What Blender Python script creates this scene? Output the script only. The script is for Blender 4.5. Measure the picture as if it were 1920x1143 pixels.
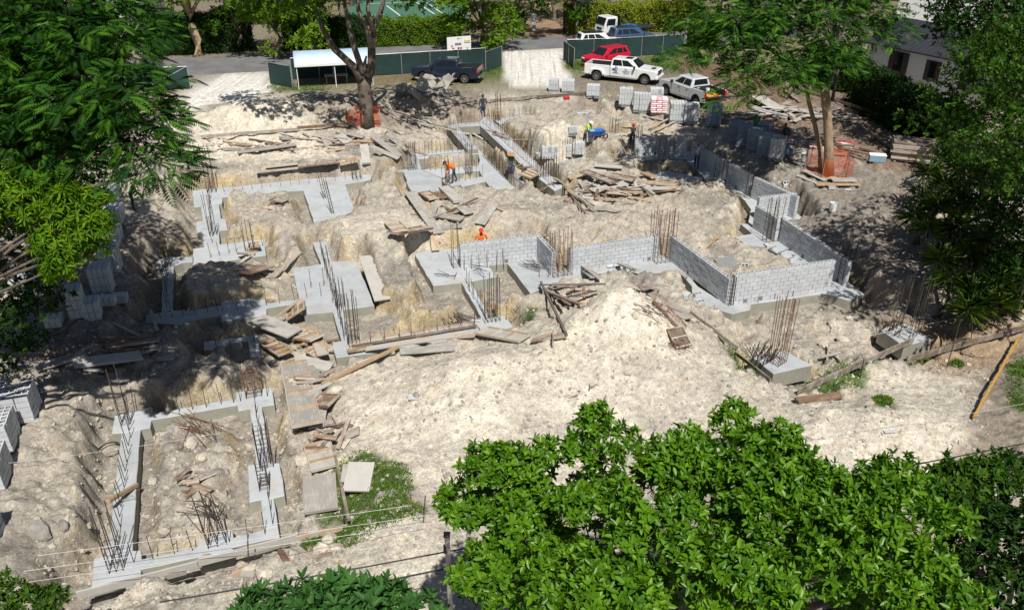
import bpy, bmesh, math, random
import numpy as np
from mathutils import Vector, Matrix, Euler
random.seed(7); RNG = np.random.default_rng(7)
for o in list(bpy.data.objects): bpy.data.objects.remove(o)
scene = bpy.context.scene; COL = scene.collection
R = math.radians

# ---------------------------------------------------------------- camera
CAM_H, PITCH, FPX = 17.0, R(28.4), 1493.0
cd = bpy.data.cameras.new('camera'); cam = bpy.data.objects.new('camera', cd); COL.objects.link(cam)
cam.location = (0, 0, CAM_H); cam.rotation_euler = (R(90) - PITCH, 0, 0)
cd.sensor_width = 36.0; cd.lens = 28.0; cd.clip_start = 0.1; cd.clip_end = 2000
scene.camera = cam

# ---------------------------------------------------------------- sky, sun, exposure
SHX, SHY = -0.15, 0.64                     # shadow shift per metre of height
sun_dir = Vector((-SHX, -SHY, 1.0)).normalized()
elev = math.asin(sun_dir.z); azim = math.atan2(sun_dir.x, sun_dir.y)
world = bpy.data.worlds.new('World'); scene.world = world; world.use_nodes = True
wn = world.node_tree; bgn = wn.nodes['Background']
sky = wn.nodes.new('ShaderNodeTexSky'); sky.sky_type = 'NISHITA'; sky.sun_disc = False
sky.sun_elevation = elev; sky.sun_rotation = azim
wn.links.new(sky.outputs[0], bgn.inputs[0]); bgn.inputs[1].default_value = 0.05
sl = bpy.data.lights.new('sun', 'SUN'); sl.energy = 5.0; sl.angle = R(0.5); sl.color = (1.0, 0.955, 0.88)
so = bpy.data.objects.new('sun', sl); COL.objects.link(so); so.location = (20, -40, 80)
so.rotation_euler = sun_dir.to_track_quat('Z', 'Y').to_euler()
vs = scene.view_settings; vs.view_transform = 'Standard'; vs.look = 'None'; vs.exposure = 0.18; vs.gamma = 1.0
vs.use_curve_mapping = False
scene.cycles.max_bounces = 6; scene.cycles.diffuse_bounces = 2; scene.cycles.transmission_bounces = 4
scene.cycles.transparent_max_bounces = 6

# ---------------------------------------------------------------- helpers
SP, CP = math.sin(PITCH), math.cos(PITCH)
def ray(px, py):
    u = (px - 960.0) / FPX; v = (py - 571.5) / FPX
    return Vector((u, CP - v * SP, -SP - v * CP))
def at(px, py, z=0.0):
    "point of the place seen at a spot of the 1920 px photograph, at height z"
    d = ray(px, py); t = (z - CAM_H) / d.z
    return Vector((d.x * t, d.y * t, z))
def atd(px, py, depth):
    "point seen at px, py lying `depth` metres along the view axis"
    d = ray(px, py); return Vector((0, 0, CAM_H)) + d * depth
def tag(o, label=None, cat=None, group=None, kind=None):
    if label: o['label'] = label
    if cat: o['category'] = cat
    if group: o['group'] = group
    if kind: o['kind'] = kind
    return o
def empty(name, loc=(0, 0, 0), rz=0.0, label=None, cat=None, group=None):
    o = bpy.data.objects.new(name, None); COL.objects.link(o)
    o.location = loc; o.rotation_euler = (0, 0, rz); o.empty_display_size = 0.2
    return tag(o, label, cat, group)
def addobj(name, me, parent=None, loc=None, rot=None):
    o = bpy.data.objects.new(name, me); COL.objects.link(o)
    if parent is not None: o.parent = parent
    if loc is not None: o.location = loc
    if rot is not None: o.rotation_euler = rot
    return o
def mats_on(me, mats):
    for m in (mats if isinstance(mats, (list, tuple)) else [mats]): me.materials.append(m)
def pymesh(name, v, f, mats=None, fm=None, smooth=False):
    me = bpy.data.meshes.new(name); me.from_pydata([tuple(p) for p in v], [], f)
    if mats: mats_on(me, mats)
    if fm is not None: me.polygons.foreach_set('material_index', fm)
    if smooth: me.polygons.foreach_set('use_smooth', [True] * len(me.polygons))
    me.update(); return me
class MB:
    "collects simple solids and builds them as one mesh"
    def __init__(s): s.v = []; s.f = []; s.m = []
    def add(s, v, f, mi=0):
        n = len(s.v); s.v += [tuple(p) for p in v]; s.f += [tuple(i + n for i in q) for q in f]; s.m += [mi] * len(f)
        return s
    def box(s, c, d, mi=0, M=None):
        x, y, z = d[0] / 2, d[1] / 2, d[2] / 2
        v = [Vector((c[0] + a * x, c[1] + b * y, c[2] + e * z)) for e in (-1, 1) for b in (-1, 1) for a in (-1, 1)]
        if M is not None: v = [M @ p for p in v]
        return s.add(v, [(0, 2, 3, 1), (4, 5, 7, 6), (0, 1, 5, 4), (2, 6, 7, 3), (0, 4, 6, 2), (1, 3, 7, 5)], mi)
    def tube(s, pts, r, n=6, mi=0, cap=True):
        pts = [Vector(p) for p in pts]; rs = r if isinstance(r, (list, tuple)) else [r] * len(pts)
        rings = []; 
        for i, p in enumerate(pts):
            d = (pts[min(i + 1, len(pts) - 1)] - pts[max(i - 1, 0)])
            d = d.normalized() if d.length > 1e-9 else Vector((0, 0, 1))
            a = d.cross(Vector((0, 0, 1)));
            if a.length < 1e-3: a = d.cross(Vector((1, 0, 0)))
            a.normalize(); b = d.cross(a)
            rings.append([p + a * (rs[i] * math.cos(2 * math.pi * k / n)) + b * (rs[i] * math.sin(2 * math.pi * k / n)) for k in range(n)])
        v = [q for rg in rings for q in rg]; f = []
        for i in range(len(pts) - 1):
            for k in range(n):
                k2 = (k + 1) % n; f.append((i * n + k, i * n + k2, (i + 1) * n + k2, (i + 1) * n + k))
        if cap: f.append(tuple(range(n))[::-1]); f.append(tuple((len(pts) - 1) * n + k for k in range(n)))
        return s.add(v, f, mi)
    def prism(s, poly, z0, z1, mi=0, M=None):
        n = len(poly)
        ar = sum(poly[i][0] * poly[(i + 1) % n][1] - poly[(i + 1) % n][0] * poly[i][1] for i in range(n))
        if ar < 0: poly = poly[::-1]
        v = [Vector((p[0], p[1], z0)) for p in poly] + [Vector((p[0], p[1], z1)) for p in poly]
        if M is not None: v = [M @ p for p in v]
        f = [tuple(range(n))[::-1], tuple(range(n, 2 * n))] + [(i, (i + 1) % n, n + (i + 1) % n, n + i) for i in range(n)]
        return s.add(v, f, mi)
    def prof(s, pts, y0, y1, mi=0):
        "side profile (x, z) extruded from y0 to y1"
        M = Matrix(((1, 0, 0, 0), (0, 0, 1, 0), (0, 1, 0, 0), (0, 0, 0, 1)))
        n = len(pts); ar = sum(pts[i][0] * pts[(i + 1) % n][1] - pts[(i + 1) % n][0] * pts[i][1] for i in range(n))
        if ar < 0: pts = pts[::-1]
        v = [(p[0], y0, p[1]) for p in pts] + [(p[0], y1, p[1]) for p in pts]
        f = [tuple(range(n)), tuple(range(n, 2 * n))[::-1]] + [(i, n + i, n + (i + 1) % n, (i + 1) % n) for i in range(n)]
        return s.add(v, f, mi)
    def disc(s, c, r, axis='y', h=0.05, n=20, mi=0):
        v = []; f = []
        for e in (-h / 2, h / 2):
            for k in range(n):
                a = 2 * math.pi * k / n; p = (r * math.cos(a), r * math.sin(a))
                v.append({'y': (c[0] + p[0], c[1] + e, c[2] + p[1]), 'x': (c[0] + e, c[1] + p[0], c[2] + p[1]), 'z': (c[0] + p[0], c[1] + p[1], c[2] + e)}[axis])
        f = [tuple(range(n)), tuple(range(n, 2 * n))[::-1]] + [(k, n + k, n + (k + 1) % n, (k + 1) % n) for k in range(n)]
        return s.add(v, f, mi)
    def mesh(s, name, mats, smooth=False): 
        me = pymesh(name, s.v, s.f, mats, s.m, smooth); return me
    def build(s, name, mats, parent=None, loc=None, rot=None, smooth=False, bevel=0):
        o = addobj(name, s.mesh(name, mats, smooth), parent, loc, rot)
        if bevel:
            b = o.modifiers.new('bevel', 'BEVEL'); b.width = bevel; b.segments = 2; b.limit_method = 'ANGLE'; b.angle_limit = R(35)
        return o
def fixnormals(o):
    bm = bmesh.new(); bm.from_mesh(o.data); bmesh.ops.recalc_face_normals(bm, faces=bm.faces); bm.to_mesh(o.data); bm.free(); return o
def copy_tree(o, parent=None):
    c = o.copy(); COL.objects.link(c); c.parent = parent
    for ch in o.children: copy_tree(ch, c)
    return c
def fbm(x, y, sc=1.0, oc=4, seed=0):
    "cheap value noise on numpy arrays"
    out = np.zeros_like(x); amp = 1.0; tot = 0
    for k in range(oc):
        fx = x * sc + 17.3 * (k + seed); fy = y * sc - 9.1 * (k + 2 * seed)
        ix = np.floor(fx).astype(np.int64); iy = np.floor(fy).astype(np.int64)
        tx = fx - ix; ty = fy - iy; tx = tx * tx * (3 - 2 * tx); ty = ty * ty * (3 - 2 * ty)
        def h(a, b):
            n = (a * 374761393 + b * 668265263 + (k + seed) * 1442695041) & 0xffffffff
            n = ((n ^ (n >> 13)) * 1274126177) & 0xffffffff
            return ((n ^ (n >> 16)) & 0xffff) / 65535.0 * 2 - 1
        v = (h(ix, iy) * (1 - tx) + h(ix + 1, iy) * tx) * (1 - ty) + (h(ix, iy + 1) * (1 - tx) + h(ix + 1, iy + 1) * tx) * ty
        out += v * amp; tot += amp; amp *= 0.55; sc *= 2.03
    return out / tot

# ---------------------------------------------------------------- materials
MATS = {}
def newmat(name):
    m = bpy.data.materials.new(name); m.use_nodes = True; MATS[name] = m
    nt = m.node_tree; return m, nt, nt.nodes['Principled BSDF']
def plain(name, col, rough=0.7, metal=0.0, spec=0.5, noise=0.12, scale=6.0, bump=0.0, bscale=40.0):
    m, nt, b = newmat(name); N = nt.nodes; L = nt.links
    b.inputs['Roughness'].default_value = rough; b.inputs['Metallic'].default_value = metal
    b.inputs['Specular IOR Level'].default_value = spec
    tc = N.new('ShaderNodeTexCoord'); nz = N.new('ShaderNodeTexNoise'); nz.inputs['Scale'].default_value = scale
    nz.inputs['Detail'].default_value = 6; nz.inputs['Roughness'].default_value = 0.65
    L.new(tc.outputs['Object'], nz.inputs['Vector'])
    oi = N.new('ShaderNodeObjectInfo')
    mr = N.new('ShaderNodeMapRange'); mr.inputs[3].default_value = 1 - noise; mr.inputs[4].default_value = 1 + noise
    L.new(nz.outputs[0], mr.inputs[0]); mr.inputs[1].default_value = 0.3; mr.inputs[2].default_value = 0.7
    mr2 = N.new('ShaderNodeMapRange'); mr2.inputs[3].default_value = 1 - noise * 0.6; mr2.inputs[4].default_value = 1 + noise * 0.6
    L.new(oi.outputs['Random'], mr2.inputs[0])
    mu = N.new('ShaderNodeMath'); mu.operation = 'MULTIPLY'; L.new(mr.outputs[0], mu.inputs[0]); L.new(mr2.outputs[0], mu.inputs[1])
    mx = N.new('ShaderNodeMix'); mx.data_type = 'RGBA'; mx.blend_type = 'MULTIPLY'; mx.inputs[0].default_value = 1
    mx.inputs[6].default_value = (*col, 1); L.new(mu.outputs[0], mx.inputs[7]); L.new(mx.outputs[2], b.inputs['Base Color'])
    if bump:
        n2 = N.new('ShaderNodeTexNoise'); n2.inputs['Scale'].default_value = bscale; n2.inputs['Detail'].default_value = 4
        L.new(tc.outputs['Object'], n2.inputs['Vector'])
        bp = N.new('ShaderNodeBump'); bp.inputs['Strength'].default_value = bump; bp.inputs['Distance'].default_value = 0.02
        L.new(n2.outputs[0], bp.inputs['Height']); L.new(bp.outputs[0], b.inputs['Normal'])
    return m
def leafmat(name, col, col2, gloss=0.35, trans=0.35, spec=0.12):
    m, nt, b = newmat(name); N = nt.nodes; L = nt.links
    a = N.new('ShaderNodeAttribute'); a.attribute_name = 'tint'
    mx = N.new('ShaderNodeMix'); mx.data_type = 'RGBA'; mx.inputs[6].default_value = (*col, 1); mx.inputs[7].default_value = (*col2, 1)
    L.new(a.outputs['Fac'], mx.inputs[0]); L.new(mx.outputs[2], b.inputs['Base Color'])
    b.inputs['Roughness'].default_value = gloss + .1; b.inputs['Specular IOR Level'].default_value = spec
    t = N.new('ShaderNodeBsdfTranslucent'); mx2 = N.new('ShaderNodeMix'); mx2.data_type = 'RGBA'; mx2.blend_type = 'MULTIPLY'
    mx2.inputs[0].default_value = 1; L.new(mx.outputs[2], mx2.inputs[6]); mx2.inputs[7].default_value = (1.1, 1.25, 0.5, 1)
    L.new(mx2.outputs[2], t.inputs['Color'])
    ms = N.new('ShaderNodeMixShader'); ms.inputs[0].default_value = trans
    L.new(b.outputs[0], ms.inputs[1]); L.new(t.outputs[0], ms.inputs[2]); L.new(ms.outputs[0], N['Material Output'].inputs['Surface'])
    return m
def woodmat(name, col, col2, rough=0.8):
    m, nt, b = newmat(name); N = nt.nodes; L = nt.links
    tc = N.new('ShaderNodeTexCoord'); mp = N.new('ShaderNodeMapping'); mp.inputs['Scale'].default_value = (1.2, 16, 16)
    L.new(tc.outputs['Object'], mp.inputs[0])
    nz = N.new('ShaderNodeTexNoise'); nz.inputs['Scale'].default_value = 2.0; nz.inputs['Detail'].default_value = 6; L.new(mp.outputs[0], nz.inputs['Vector'])
    n3 = N.new('ShaderNodeTexNoise'); n3.inputs['Scale'].default_value = 2.5; n3.inputs['Detail'].default_value = 5; L.new(tc.outputs['Object'], n3.inputs['Vector'])
    oi = N.new('ShaderNodeObjectInfo')
    ad = N.new('ShaderNodeMath'); ad.operation = 'ADD'; L.new(nz.outputs[0], ad.inputs[0])
    ml = N.new('ShaderNodeMath'); ml.operation = 'MULTIPLY_ADD'; L.new(oi.outputs['Random'], ml.inputs[0]); ml.inputs[1].default_value = 0.5; ml.inputs[2].default_value = -0.25
    L.new(ml.outputs[0], ad.inputs[1])
    ad2 = N.new('ShaderNodeMath'); ad2.operation = 'ADD'; L.new(ad.outputs[0], ad2.inputs[0])
    ml2 = N.new('ShaderNodeMath'); ml2.operation = 'MULTIPLY_ADD'; L.new(n3.outputs[0], ml2.inputs[0]); ml2.inputs[1].default_value = 1.0; ml2.inputs[2].default_value = -0.5
    L.new(ml2.outputs[0], ad2.inputs[1])
    cr = N.new('ShaderNodeValToRGB'); cr.color_ramp.elements[0].position = 0.25; cr.color_ramp.elements[1].position = 0.8
    cr.color_ramp.elements[0].color = (*col, 1); cr.color_ramp.elements[1].color = (*col2, 1)
    L.new(ad2.outputs[0], cr.inputs[0]); b.inputs['Roughness'].default_value = rough
    n5 = N.new('ShaderNodeTexNoise'); n5.inputs['Scale'].default_value = 1.6; n5.inputs['Detail'].default_value = 8; n5.inputs['Roughness'].default_value = 0.7; L.new(tc.outputs['Object'], n5.inputs['Vector'])
    a5 = N.new('ShaderNodeMath'); a5.operation = 'MULTIPLY_ADD'; L.new(oi.outputs['Random'], a5.inputs[0]); a5.inputs[1].default_value = 0.3; L.new(n5.outputs[0], a5.inputs[2])
    m5 = N.new('ShaderNodeMapRange'); m5.inputs[1].default_value = 0.6; m5.inputs[2].default_value = 0.8; m5.inputs[4].default_value = 0.8; L.new(a5.outputs[0], m5.inputs[0])
    x5 = N.new('ShaderNodeMix'); x5.data_type = 'RGBA'; x5.inputs[7].default_value = (0.43, 0.415, 0.385, 1); L.new(m5.outputs[0], x5.inputs[0]); L.new(cr.outputs[0], x5.inputs[6]); L.new(x5.outputs[2], b.inputs['Base Color'])
    bp = N.new('ShaderNodeBump'); bp.inputs['Strength'].default_value = 0.4; bp.inputs['Distance'].default_value = 0.01
    L.new(nz.outputs[0], bp.inputs['Height']); L.new(bp.outputs[0], b.inputs['Normal'])
    return m
def concmat(name, col, dark, scale=1.3, mottling=0.5, dirt=0.75):
    m, nt, b = newmat(name); N = nt.nodes; L = nt.links
    ge = N.new('ShaderNodeNewGeometry')
    n1 = N.new('ShaderNodeTexNoise'); n1.inputs['Scale'].default_value = scale; n1.inputs['Detail'].default_value = 8; n1.inputs['Roughness'].default_value = 0.62
    n2 = N.new('ShaderNodeTexNoise'); n2.inputs['Scale'].default_value = 30; n2.inputs['Detail'].default_value = 4
    L.new(ge.outputs['Position'], n1.inputs['Vector']); L.new(ge.outputs['Position'], n2.inputs['Vector'])
    oi = N.new('ShaderNodeObjectInfo')
    ad = N.new('ShaderNodeMath'); ad.operation = 'MULTIPLY_ADD'; ad.inputs[1].default_value = 0.25; L.new(n2.outputs[0], ad.inputs[0]); L.new(n1.outputs[0], ad.inputs[2])
    ad3 = N.new('ShaderNodeMath'); ad3.operation = 'MULTIPLY_ADD'; ad3.inputs[1].default_value = 0.22; L.new(oi.outputs['Random'], ad3.inputs[0]); L.new(ad.outputs[0], ad3.inputs[2])
    cr = N.new('ShaderNodeValToRGB'); cr.color_ramp.elements[0].position = 0.72 - mottling * 0.4; cr.color_ramp.elements[1].position = 0.72 + mottling * 0.25
    cr.color_ramp.elements[0].color = (*dark, 1); cr.color_ramp.elements[1].color = (*col, 1)
    L.new(ad3.outputs[0], cr.inputs[0]); b.inputs['Roughness'].default_value = 0.85
    n3 = N.new('ShaderNodeTexNoise'); n3.inputs['Scale'].default_value = 0.9; n3.inputs['Detail'].default_value = 9; n3.inputs['Roughness'].default_value = 0.72; n3.inputs['Distortion'].default_value = 0.6; L.new(ge.outputs['Position'], n3.inputs['Vector'])
    mrd = N.new('ShaderNodeMapRange'); mrd.inputs[1].default_value = 0.54; mrd.inputs[2].default_value = 0.70; mrd.inputs[4].default_value = dirt; L.new(n3.outputs[0], mrd.inputs[0])
    mxd = N.new('ShaderNodeMix'); mxd.data_type = 'RGBA'; mxd.inputs[7].default_value = (0.42, 0.37, 0.29, 1); L.new(mrd.outputs[0], mxd.inputs[0]); L.new(cr.outputs[0], mxd.inputs[6])
    n4 = N.new('ShaderNodeTexNoise'); n4.inputs['Scale'].default_value = 2.3; n4.inputs['Detail'].default_value = 6; L.new(ge.outputs['Position'], n4.inputs['Vector'])
    mr4 = N.new('ShaderNodeMapRange'); mr4.inputs[1].default_value = 0.58; mr4.inputs[2].default_value = 0.72; mr4.inputs[4].default_value = dirt * .6; L.new(n4.outputs[0], mr4.inputs[0])
    mx4 = N.new('ShaderNodeMix'); mx4.data_type = 'RGBA'; mx4.inputs[7].default_value = (0.25, 0.26, 0.265, 1); L.new(mr4.outputs[0], mx4.inputs[0]); L.new(mxd.outputs[2], mx4.inputs[6]); L.new(mx4.outputs[2], b.inputs['Base Color'])
    b.inputs['Specular IOR Level'].default_value = 0.25
    bp = N.new('ShaderNodeBump'); bp.inputs['Strength'].default_value = 0.25; bp.inputs['Distance'].default_value = 0.01
    L.new(n2.outputs[0], bp.inputs['Height']); L.new(bp.outputs[0], b.inputs['Normal'])
    return m
def meshnet(name, col, scale=18.0, thresh=0.35):
    "woven plastic netting: real holes"
    m, nt, b = newmat(name); N = nt.nodes; L = nt.links
    b.inputs['Base Color'].default_value = (*col, 1); b.inputs['Roughness'].default_value = 0.5
    tc = N.new('ShaderNodeTexCoord')
    ck = N.new('ShaderNodeTexBrick'); ck.inputs['Scale'].default_value = scale; ck.inputs['Mortar Size'].default_value = 0.035
    ck.inputs['Color1'].default_value = (0, 0, 0, 1); ck.inputs['Color2'].default_value = (0, 0, 0, 1); ck.inputs['Mortar'].default_value = (1, 1, 1, 1)
    ck.offset = 0.0; ck.inputs['Brick Width'].default_value = 0.4; ck.inputs['Row Height'].default_value = 0.4
    L.new(tc.outputs['UV'], ck.inputs['Vector']); L.new(ck.outputs['Color'], b.inputs['Alpha'])
    return m
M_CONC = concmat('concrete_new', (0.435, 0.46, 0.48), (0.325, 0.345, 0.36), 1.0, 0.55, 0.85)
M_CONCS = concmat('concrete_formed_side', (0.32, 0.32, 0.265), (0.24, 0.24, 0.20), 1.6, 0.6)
M_BLOCK = concmat('grey_concrete_block', (0.545, 0.57, 0.595), (0.43, 0.455, 0.475), 2.0, 0.6, 0.3)
M_MORTAR = plain('mortar', (0.17, 0.175, 0.18), 0.9, noise=0.2, bump=0.2)
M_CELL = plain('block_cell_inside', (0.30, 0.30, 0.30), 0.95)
M_REBAR = plain('rebar_steel', (0.085, 0.065, 0.055), 0.75, 0.3, noise=0.35, scale=3)
M_RUST = plain('rusty_rebar', (0.17, 0.085, 0.045), 0.85, 0.1, noise=0.35, scale=3)
M_WG = woodmat('weathered_grey_plywood', (0.30, 0.275, 0.245), (0.47, 0.45, 0.41))
M_WB = woodmat('brown_form_lumber', (0.17, 0.105, 0.068), (0.34, 0.24, 0.16))
M_WT = woodmat('tan_lumber', (0.34, 0.225, 0.125), (0.52, 0.39, 0.255))
M_WD = woodmat('dark_old_board', (0.13, 0.095, 0.07), (0.27, 0.21, 0.16))
M_WY = plain('orange_yellow_pole', (0.46, 0.25, 0.05), 0.7, noise=0.2)
M_WHITE = plain('white_paint', (0.78, 0.79, 0.79), 0.35, noise=0.04)
M_WALLW = plain('white_stucco', (0.72, 0.73, 0.73), 0.85, noise=0.07, scale=2)
M_BLACK = plain('black_plastic', (0.015, 0.015, 0.016), 0.5, noise=0.1)
M_RUBBER = plain('tyre_rubber', (0.022, 0.021, 0.021), 0.85, noise=0.2)
M_CHROME = plain('chrome', (0.6, 0.6, 0.6), 0.22, 0.95, noise=0.03)
M_GLASS = plain('dark_window_glass', (0.012, 0.016, 0.02), 0.06, 0.0, spec=0.8, noise=0.0)
M_GREYP = plain('galvanised_steel', (0.46, 0.47, 0.48), 0.45, 0.6, noise=0.1)
M_GREEN = plain('green_privacy_screen', (0.010, 0.036, 0.033), 0.8, noise=0.18, scale=1.5, bump=0.3, bscale=60)
M_BLUE = plain('blue_plastic', (0.02, 0.12, 0.45), 0.4)
M_RED = plain('red_plastic', (0.55, 0.03, 0.03), 0.45)
M_ORNET = meshnet('orange_safety_netting', (0.62, 0.085, 0.012), 10.0, 1.0)
M_BARK = plain('grey_brown_bark', (0.125, 0.10, 0.078), 0.95, noise=0.45, scale=4, bump=1.0, bscale=12)
M_BARKT = plain('tan_bark', (0.30, 0.225, 0.14), 0.95, noise=0.35, scale=3, bump=0.8, bscale=10)
M_TWIG = plain('pale_dead_twig', (0.40, 0.36, 0.29), 0.9, noise=0.2)
# ================================================================= footing outlines (photo px, top of concrete at z)
FOOT = {
 'cell_frame_back': ([(216,775),(286,763.6),(287,774.4),(420,751),(443,746.5),(443,734.4),(509.3,726),(514.5,758),(491.5,761.3),(468.6,765.3),(447,770),(445,758.7),(420,763),(284.3,786.6),(281.7,801),(264,804.3),(228,811),(210,812)], 0),
 'cell_frame_left': ([(228,811),(264,804.3),(256.8,890),(249,1031),(202,1032),(218,890)], 0),
 'cell_frame_front': ([(176,1047),(200,1040),(202,1032),(249,1031),(264,1031),(266,1047),(371,1025),(372,1011),(436,993),(438,1006.5),(494,992),(521,985),(524.5,1006.5),(437,1025),(437,1035),(373,1054),(372,1043),(265,1066),(264,1079),(171,1100)], 0),
 'cell_frame_right': ([(468.6,765.3),(491.5,761.3),(506,868),(523.8,867),(533.6,928),(513,933),(521,985),(494,992),(489,936),(467.5,940.4),(464,871.6),(480,869.6)], 0),
 'mid_left': ([(274,590),(346,580),(347,584),(413.5,572),(413.5,565.6),(496,556),(499,568.4),(556,561.2),(560,560.6),(549.6,502.8),(602,495),(586,455),(612,452),(621.7,489.7),(669,489.7),(701.8,572.4),(645,580),(655,637),(681.5,634.8),(690,641),(893,609),(905,628),(679.5,663.7),(630.3,670.2),(623.7,642),(640,638.7),(623.7,584.2),(570.6,589.4),(564,567.8),(499.7,577.6),(500,591),(415.5,602.3),(413.5,590.5),(346,603),(345,609.5),(272,604)], 0),
 'small_l': ([(381,640),(483,627),(489,668),(469,670),(464.7,638),(401,650),(401,656),(382,655)], 0),
 'back_left': ([(361,357),(409,352),(441,350),(508,342.7),(560,337),(685,327),(697,328),(696,336),(682,340),(647,345),(661,382),(664,395),(622,415),(589,418),(569,357),(553,358),(440,367),(417,370),(416,382),(411,382),(414,410),(423,410),(427.5,431),(410.5,432),(412,458),(382,463),(381,436),(368.6,436),(367.7,416.6),(380,415),(377.5,387),(364,389)], 0),
 'left_tee': ([(382,463),(412,458),(493.6,448),(499,478),(423,489),(362,497),(362,466)], 0),
 'shaded_l': ([(291.5,491),(307,482),(361.5,480.7),(361.5,491),(343,492),(326,499),(324,580),(303,585),(305,503),(290,505)], 0),
 'centre_pad': ([(777.7,476),(804,469),(860,465),(1005,449),(1008,483),(951,493.5),(916.9,497),(930,519),(882.7,527.4),(918,594.4),(944,590.6),(962,612),(906,627),(894,608.5),(883.7,609),(881,598.4),(902.4,595),(865,529.4),(812,535.3)], 0.004),
 'wall_pad': ([(951,493.5),(1008,483),(1008,470),(1042,505),(1066,500),(1180,484),(1245,476),(1275,500),(1308,536),(1345,560),(1368,560),(1408,570),(1407,580),(1372,588),(1328,575),(1300,561),(1297,536),(1273,509),(1193,513),(1119.8,512),(1097.5,527),(1050,526),(994.5,550)], 0.008),
 'front_wall_strip': ([(1368,560),(1540,531),(1582,522),(1620,551),(1592,563),(1545,550),(1408,570)], 0.0),
 'side_wall_strip': ([(1389,419.5),(1403,419.5),(1425,425),(1470,452),(1530,494),(1583,523),(1541,531),(1500,505),(1438,462),(1403,462),(1377.5,444),(1410,438)], 0.004),
 'return_strip': ([(1400,366),(1420,372),(1440,392),(1490,396),(1507,410),(1488,410),(1425,417),(1425,425),(1403,419),(1408,392),(1398,378),(1386,366)], 0.0),
 'right_strip': ([(1283,285),(1300,283),(1345,318),(1410,358),(1400,366),(1385,365),(1335,336),(1320,333),(1286,298)], 0.008),
 'back_wall_pad': ([(1153,301),(1188,286),(1265,280),(1286,284),(1286,298),(1227,299),(1163.6,306)], 0.0),
 'shade_slab': ([(1203,323),(1234.5,316.8),(1319,334),(1310,342),(1220,334)], 0.0),
 'slab_top': ([(772,291),(778,285),(897,279),(905,288),(785,298)], 0.0),
 'slab_left': ([(740,321),(773,314.6),(771.5,292),(785,298.5),(790,318),(828.5,334),(828.5,359),(793.6,365),(776.6,368),(761.4,341),(763,339.6),(756,322)], 0.003),
 'slab_bridge': ([(790.5,318),(896,311),(898.5,320),(846,326),(829.5,333)], 0.0),
 'slab_g': ([(905.5,288.5),(966,352),(953,356),(922,354),(910.5,340),(866,350.5),(863,346),(847,349),(829.5,342),(829.5,335),(846,338),(903,331),(899,320),(896.5,311),(900,300),(897,289)], 0.0),
 'beam_a': ([(837.4,235.4),(850.5,234),(857,231.5),(900,229),(900,235.4),(858,238.3),(896.5,278.7),(875.5,280)], 0.35),
 'beam_b': ([(900,229),(905,221),(915,218),(1002,300),(1057,350),(1040,358),(976,307),(900,235.4)], 0.35),
 'far_slab_a': ([(925,224),(985,216),(991,222),(936,233)], 0.0),
 'far_slab_b': ([(1079,209),(1116,207.5),(1109,217),(1084,217)], 0.1),
 'far_slab_c': ([(1122,253.5),(1141,248),(1176,251),(1177,258),(1128,258)], 0.2),
 'pad_h': ([(1049,303),(1095,294),(1110,299),(1086,309),(1052,314)], 0.0),
 'right_pad_a': ([(1409,668),(1471,656),(1523,684),(1450,700)], 0.5),
 'right_pad_b': ([(1648,616),(1700,605.5),(1748,636),(1695,648.5)], 0.5),
}
FOOTW = {k: [at(x, y, z) for x, y in p] for k, (p, z) in FOOT.items()}
LOW = [[(655,585),(705,580),(760,600),(780,622),(690,640),(660,630)], [(815,540),(862,535),(900,595),(790,618),(775,590)],
       [(885,530),(930,525),(990,552),(1000,575),(940,590)], [(415,605),(500,596),(570,592),(620,590),(630,640),(560,655),(490,625)],
       [(860,240),(898,240),(930,268),(900,290)], [(650,350),(690,345),(700,365),(668,385)], [(850,327),(892,323),(899,331),(850,336.5)],
       [(790,301),(893,291),(896,308),(794,315)], [(1230,302),(1300,300),(1318,330),(1235,315)], [(1420,398),(1485,392),(1480,405),(1425,412)]]
LOWW = [[at(x, y, -0.45) for x, y in p] for p in LOW]
GRADES = [  # patches whose natural level differs
 ([(285,800),(440,770),(465,930),(430,1000),(270,1040)], 0.12), ([(525,720),(600,720),(650,1000),(545,1012)], 0.25),
 ([(500,610),(630,640),(640,700),(560,720),(500,660)], -0.15), ([(1370,590),(1620,560),(1800,600),(1790,650),(1490,745),(1400,725)], 0.08),
 ([(440,375),(550,365),(580,440),(500,470),(440,450)], 0.5), ([(380,510),(480,490),(540,520),(545,555),(400,565)], 0.45),
 ([(500,475),(545,500),(548,555),(500,560)], -0.1), ([(1400,700),(1480,745),(1700,690),(1800,650),(1900,640),(1900,1143),(1400,1143)], 0.6),
 ([(640,650),(900,640),(1290,600),(1400,720),(1450,760),(1250,1143),(800,960),(700,850)], 0.62)]
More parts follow.
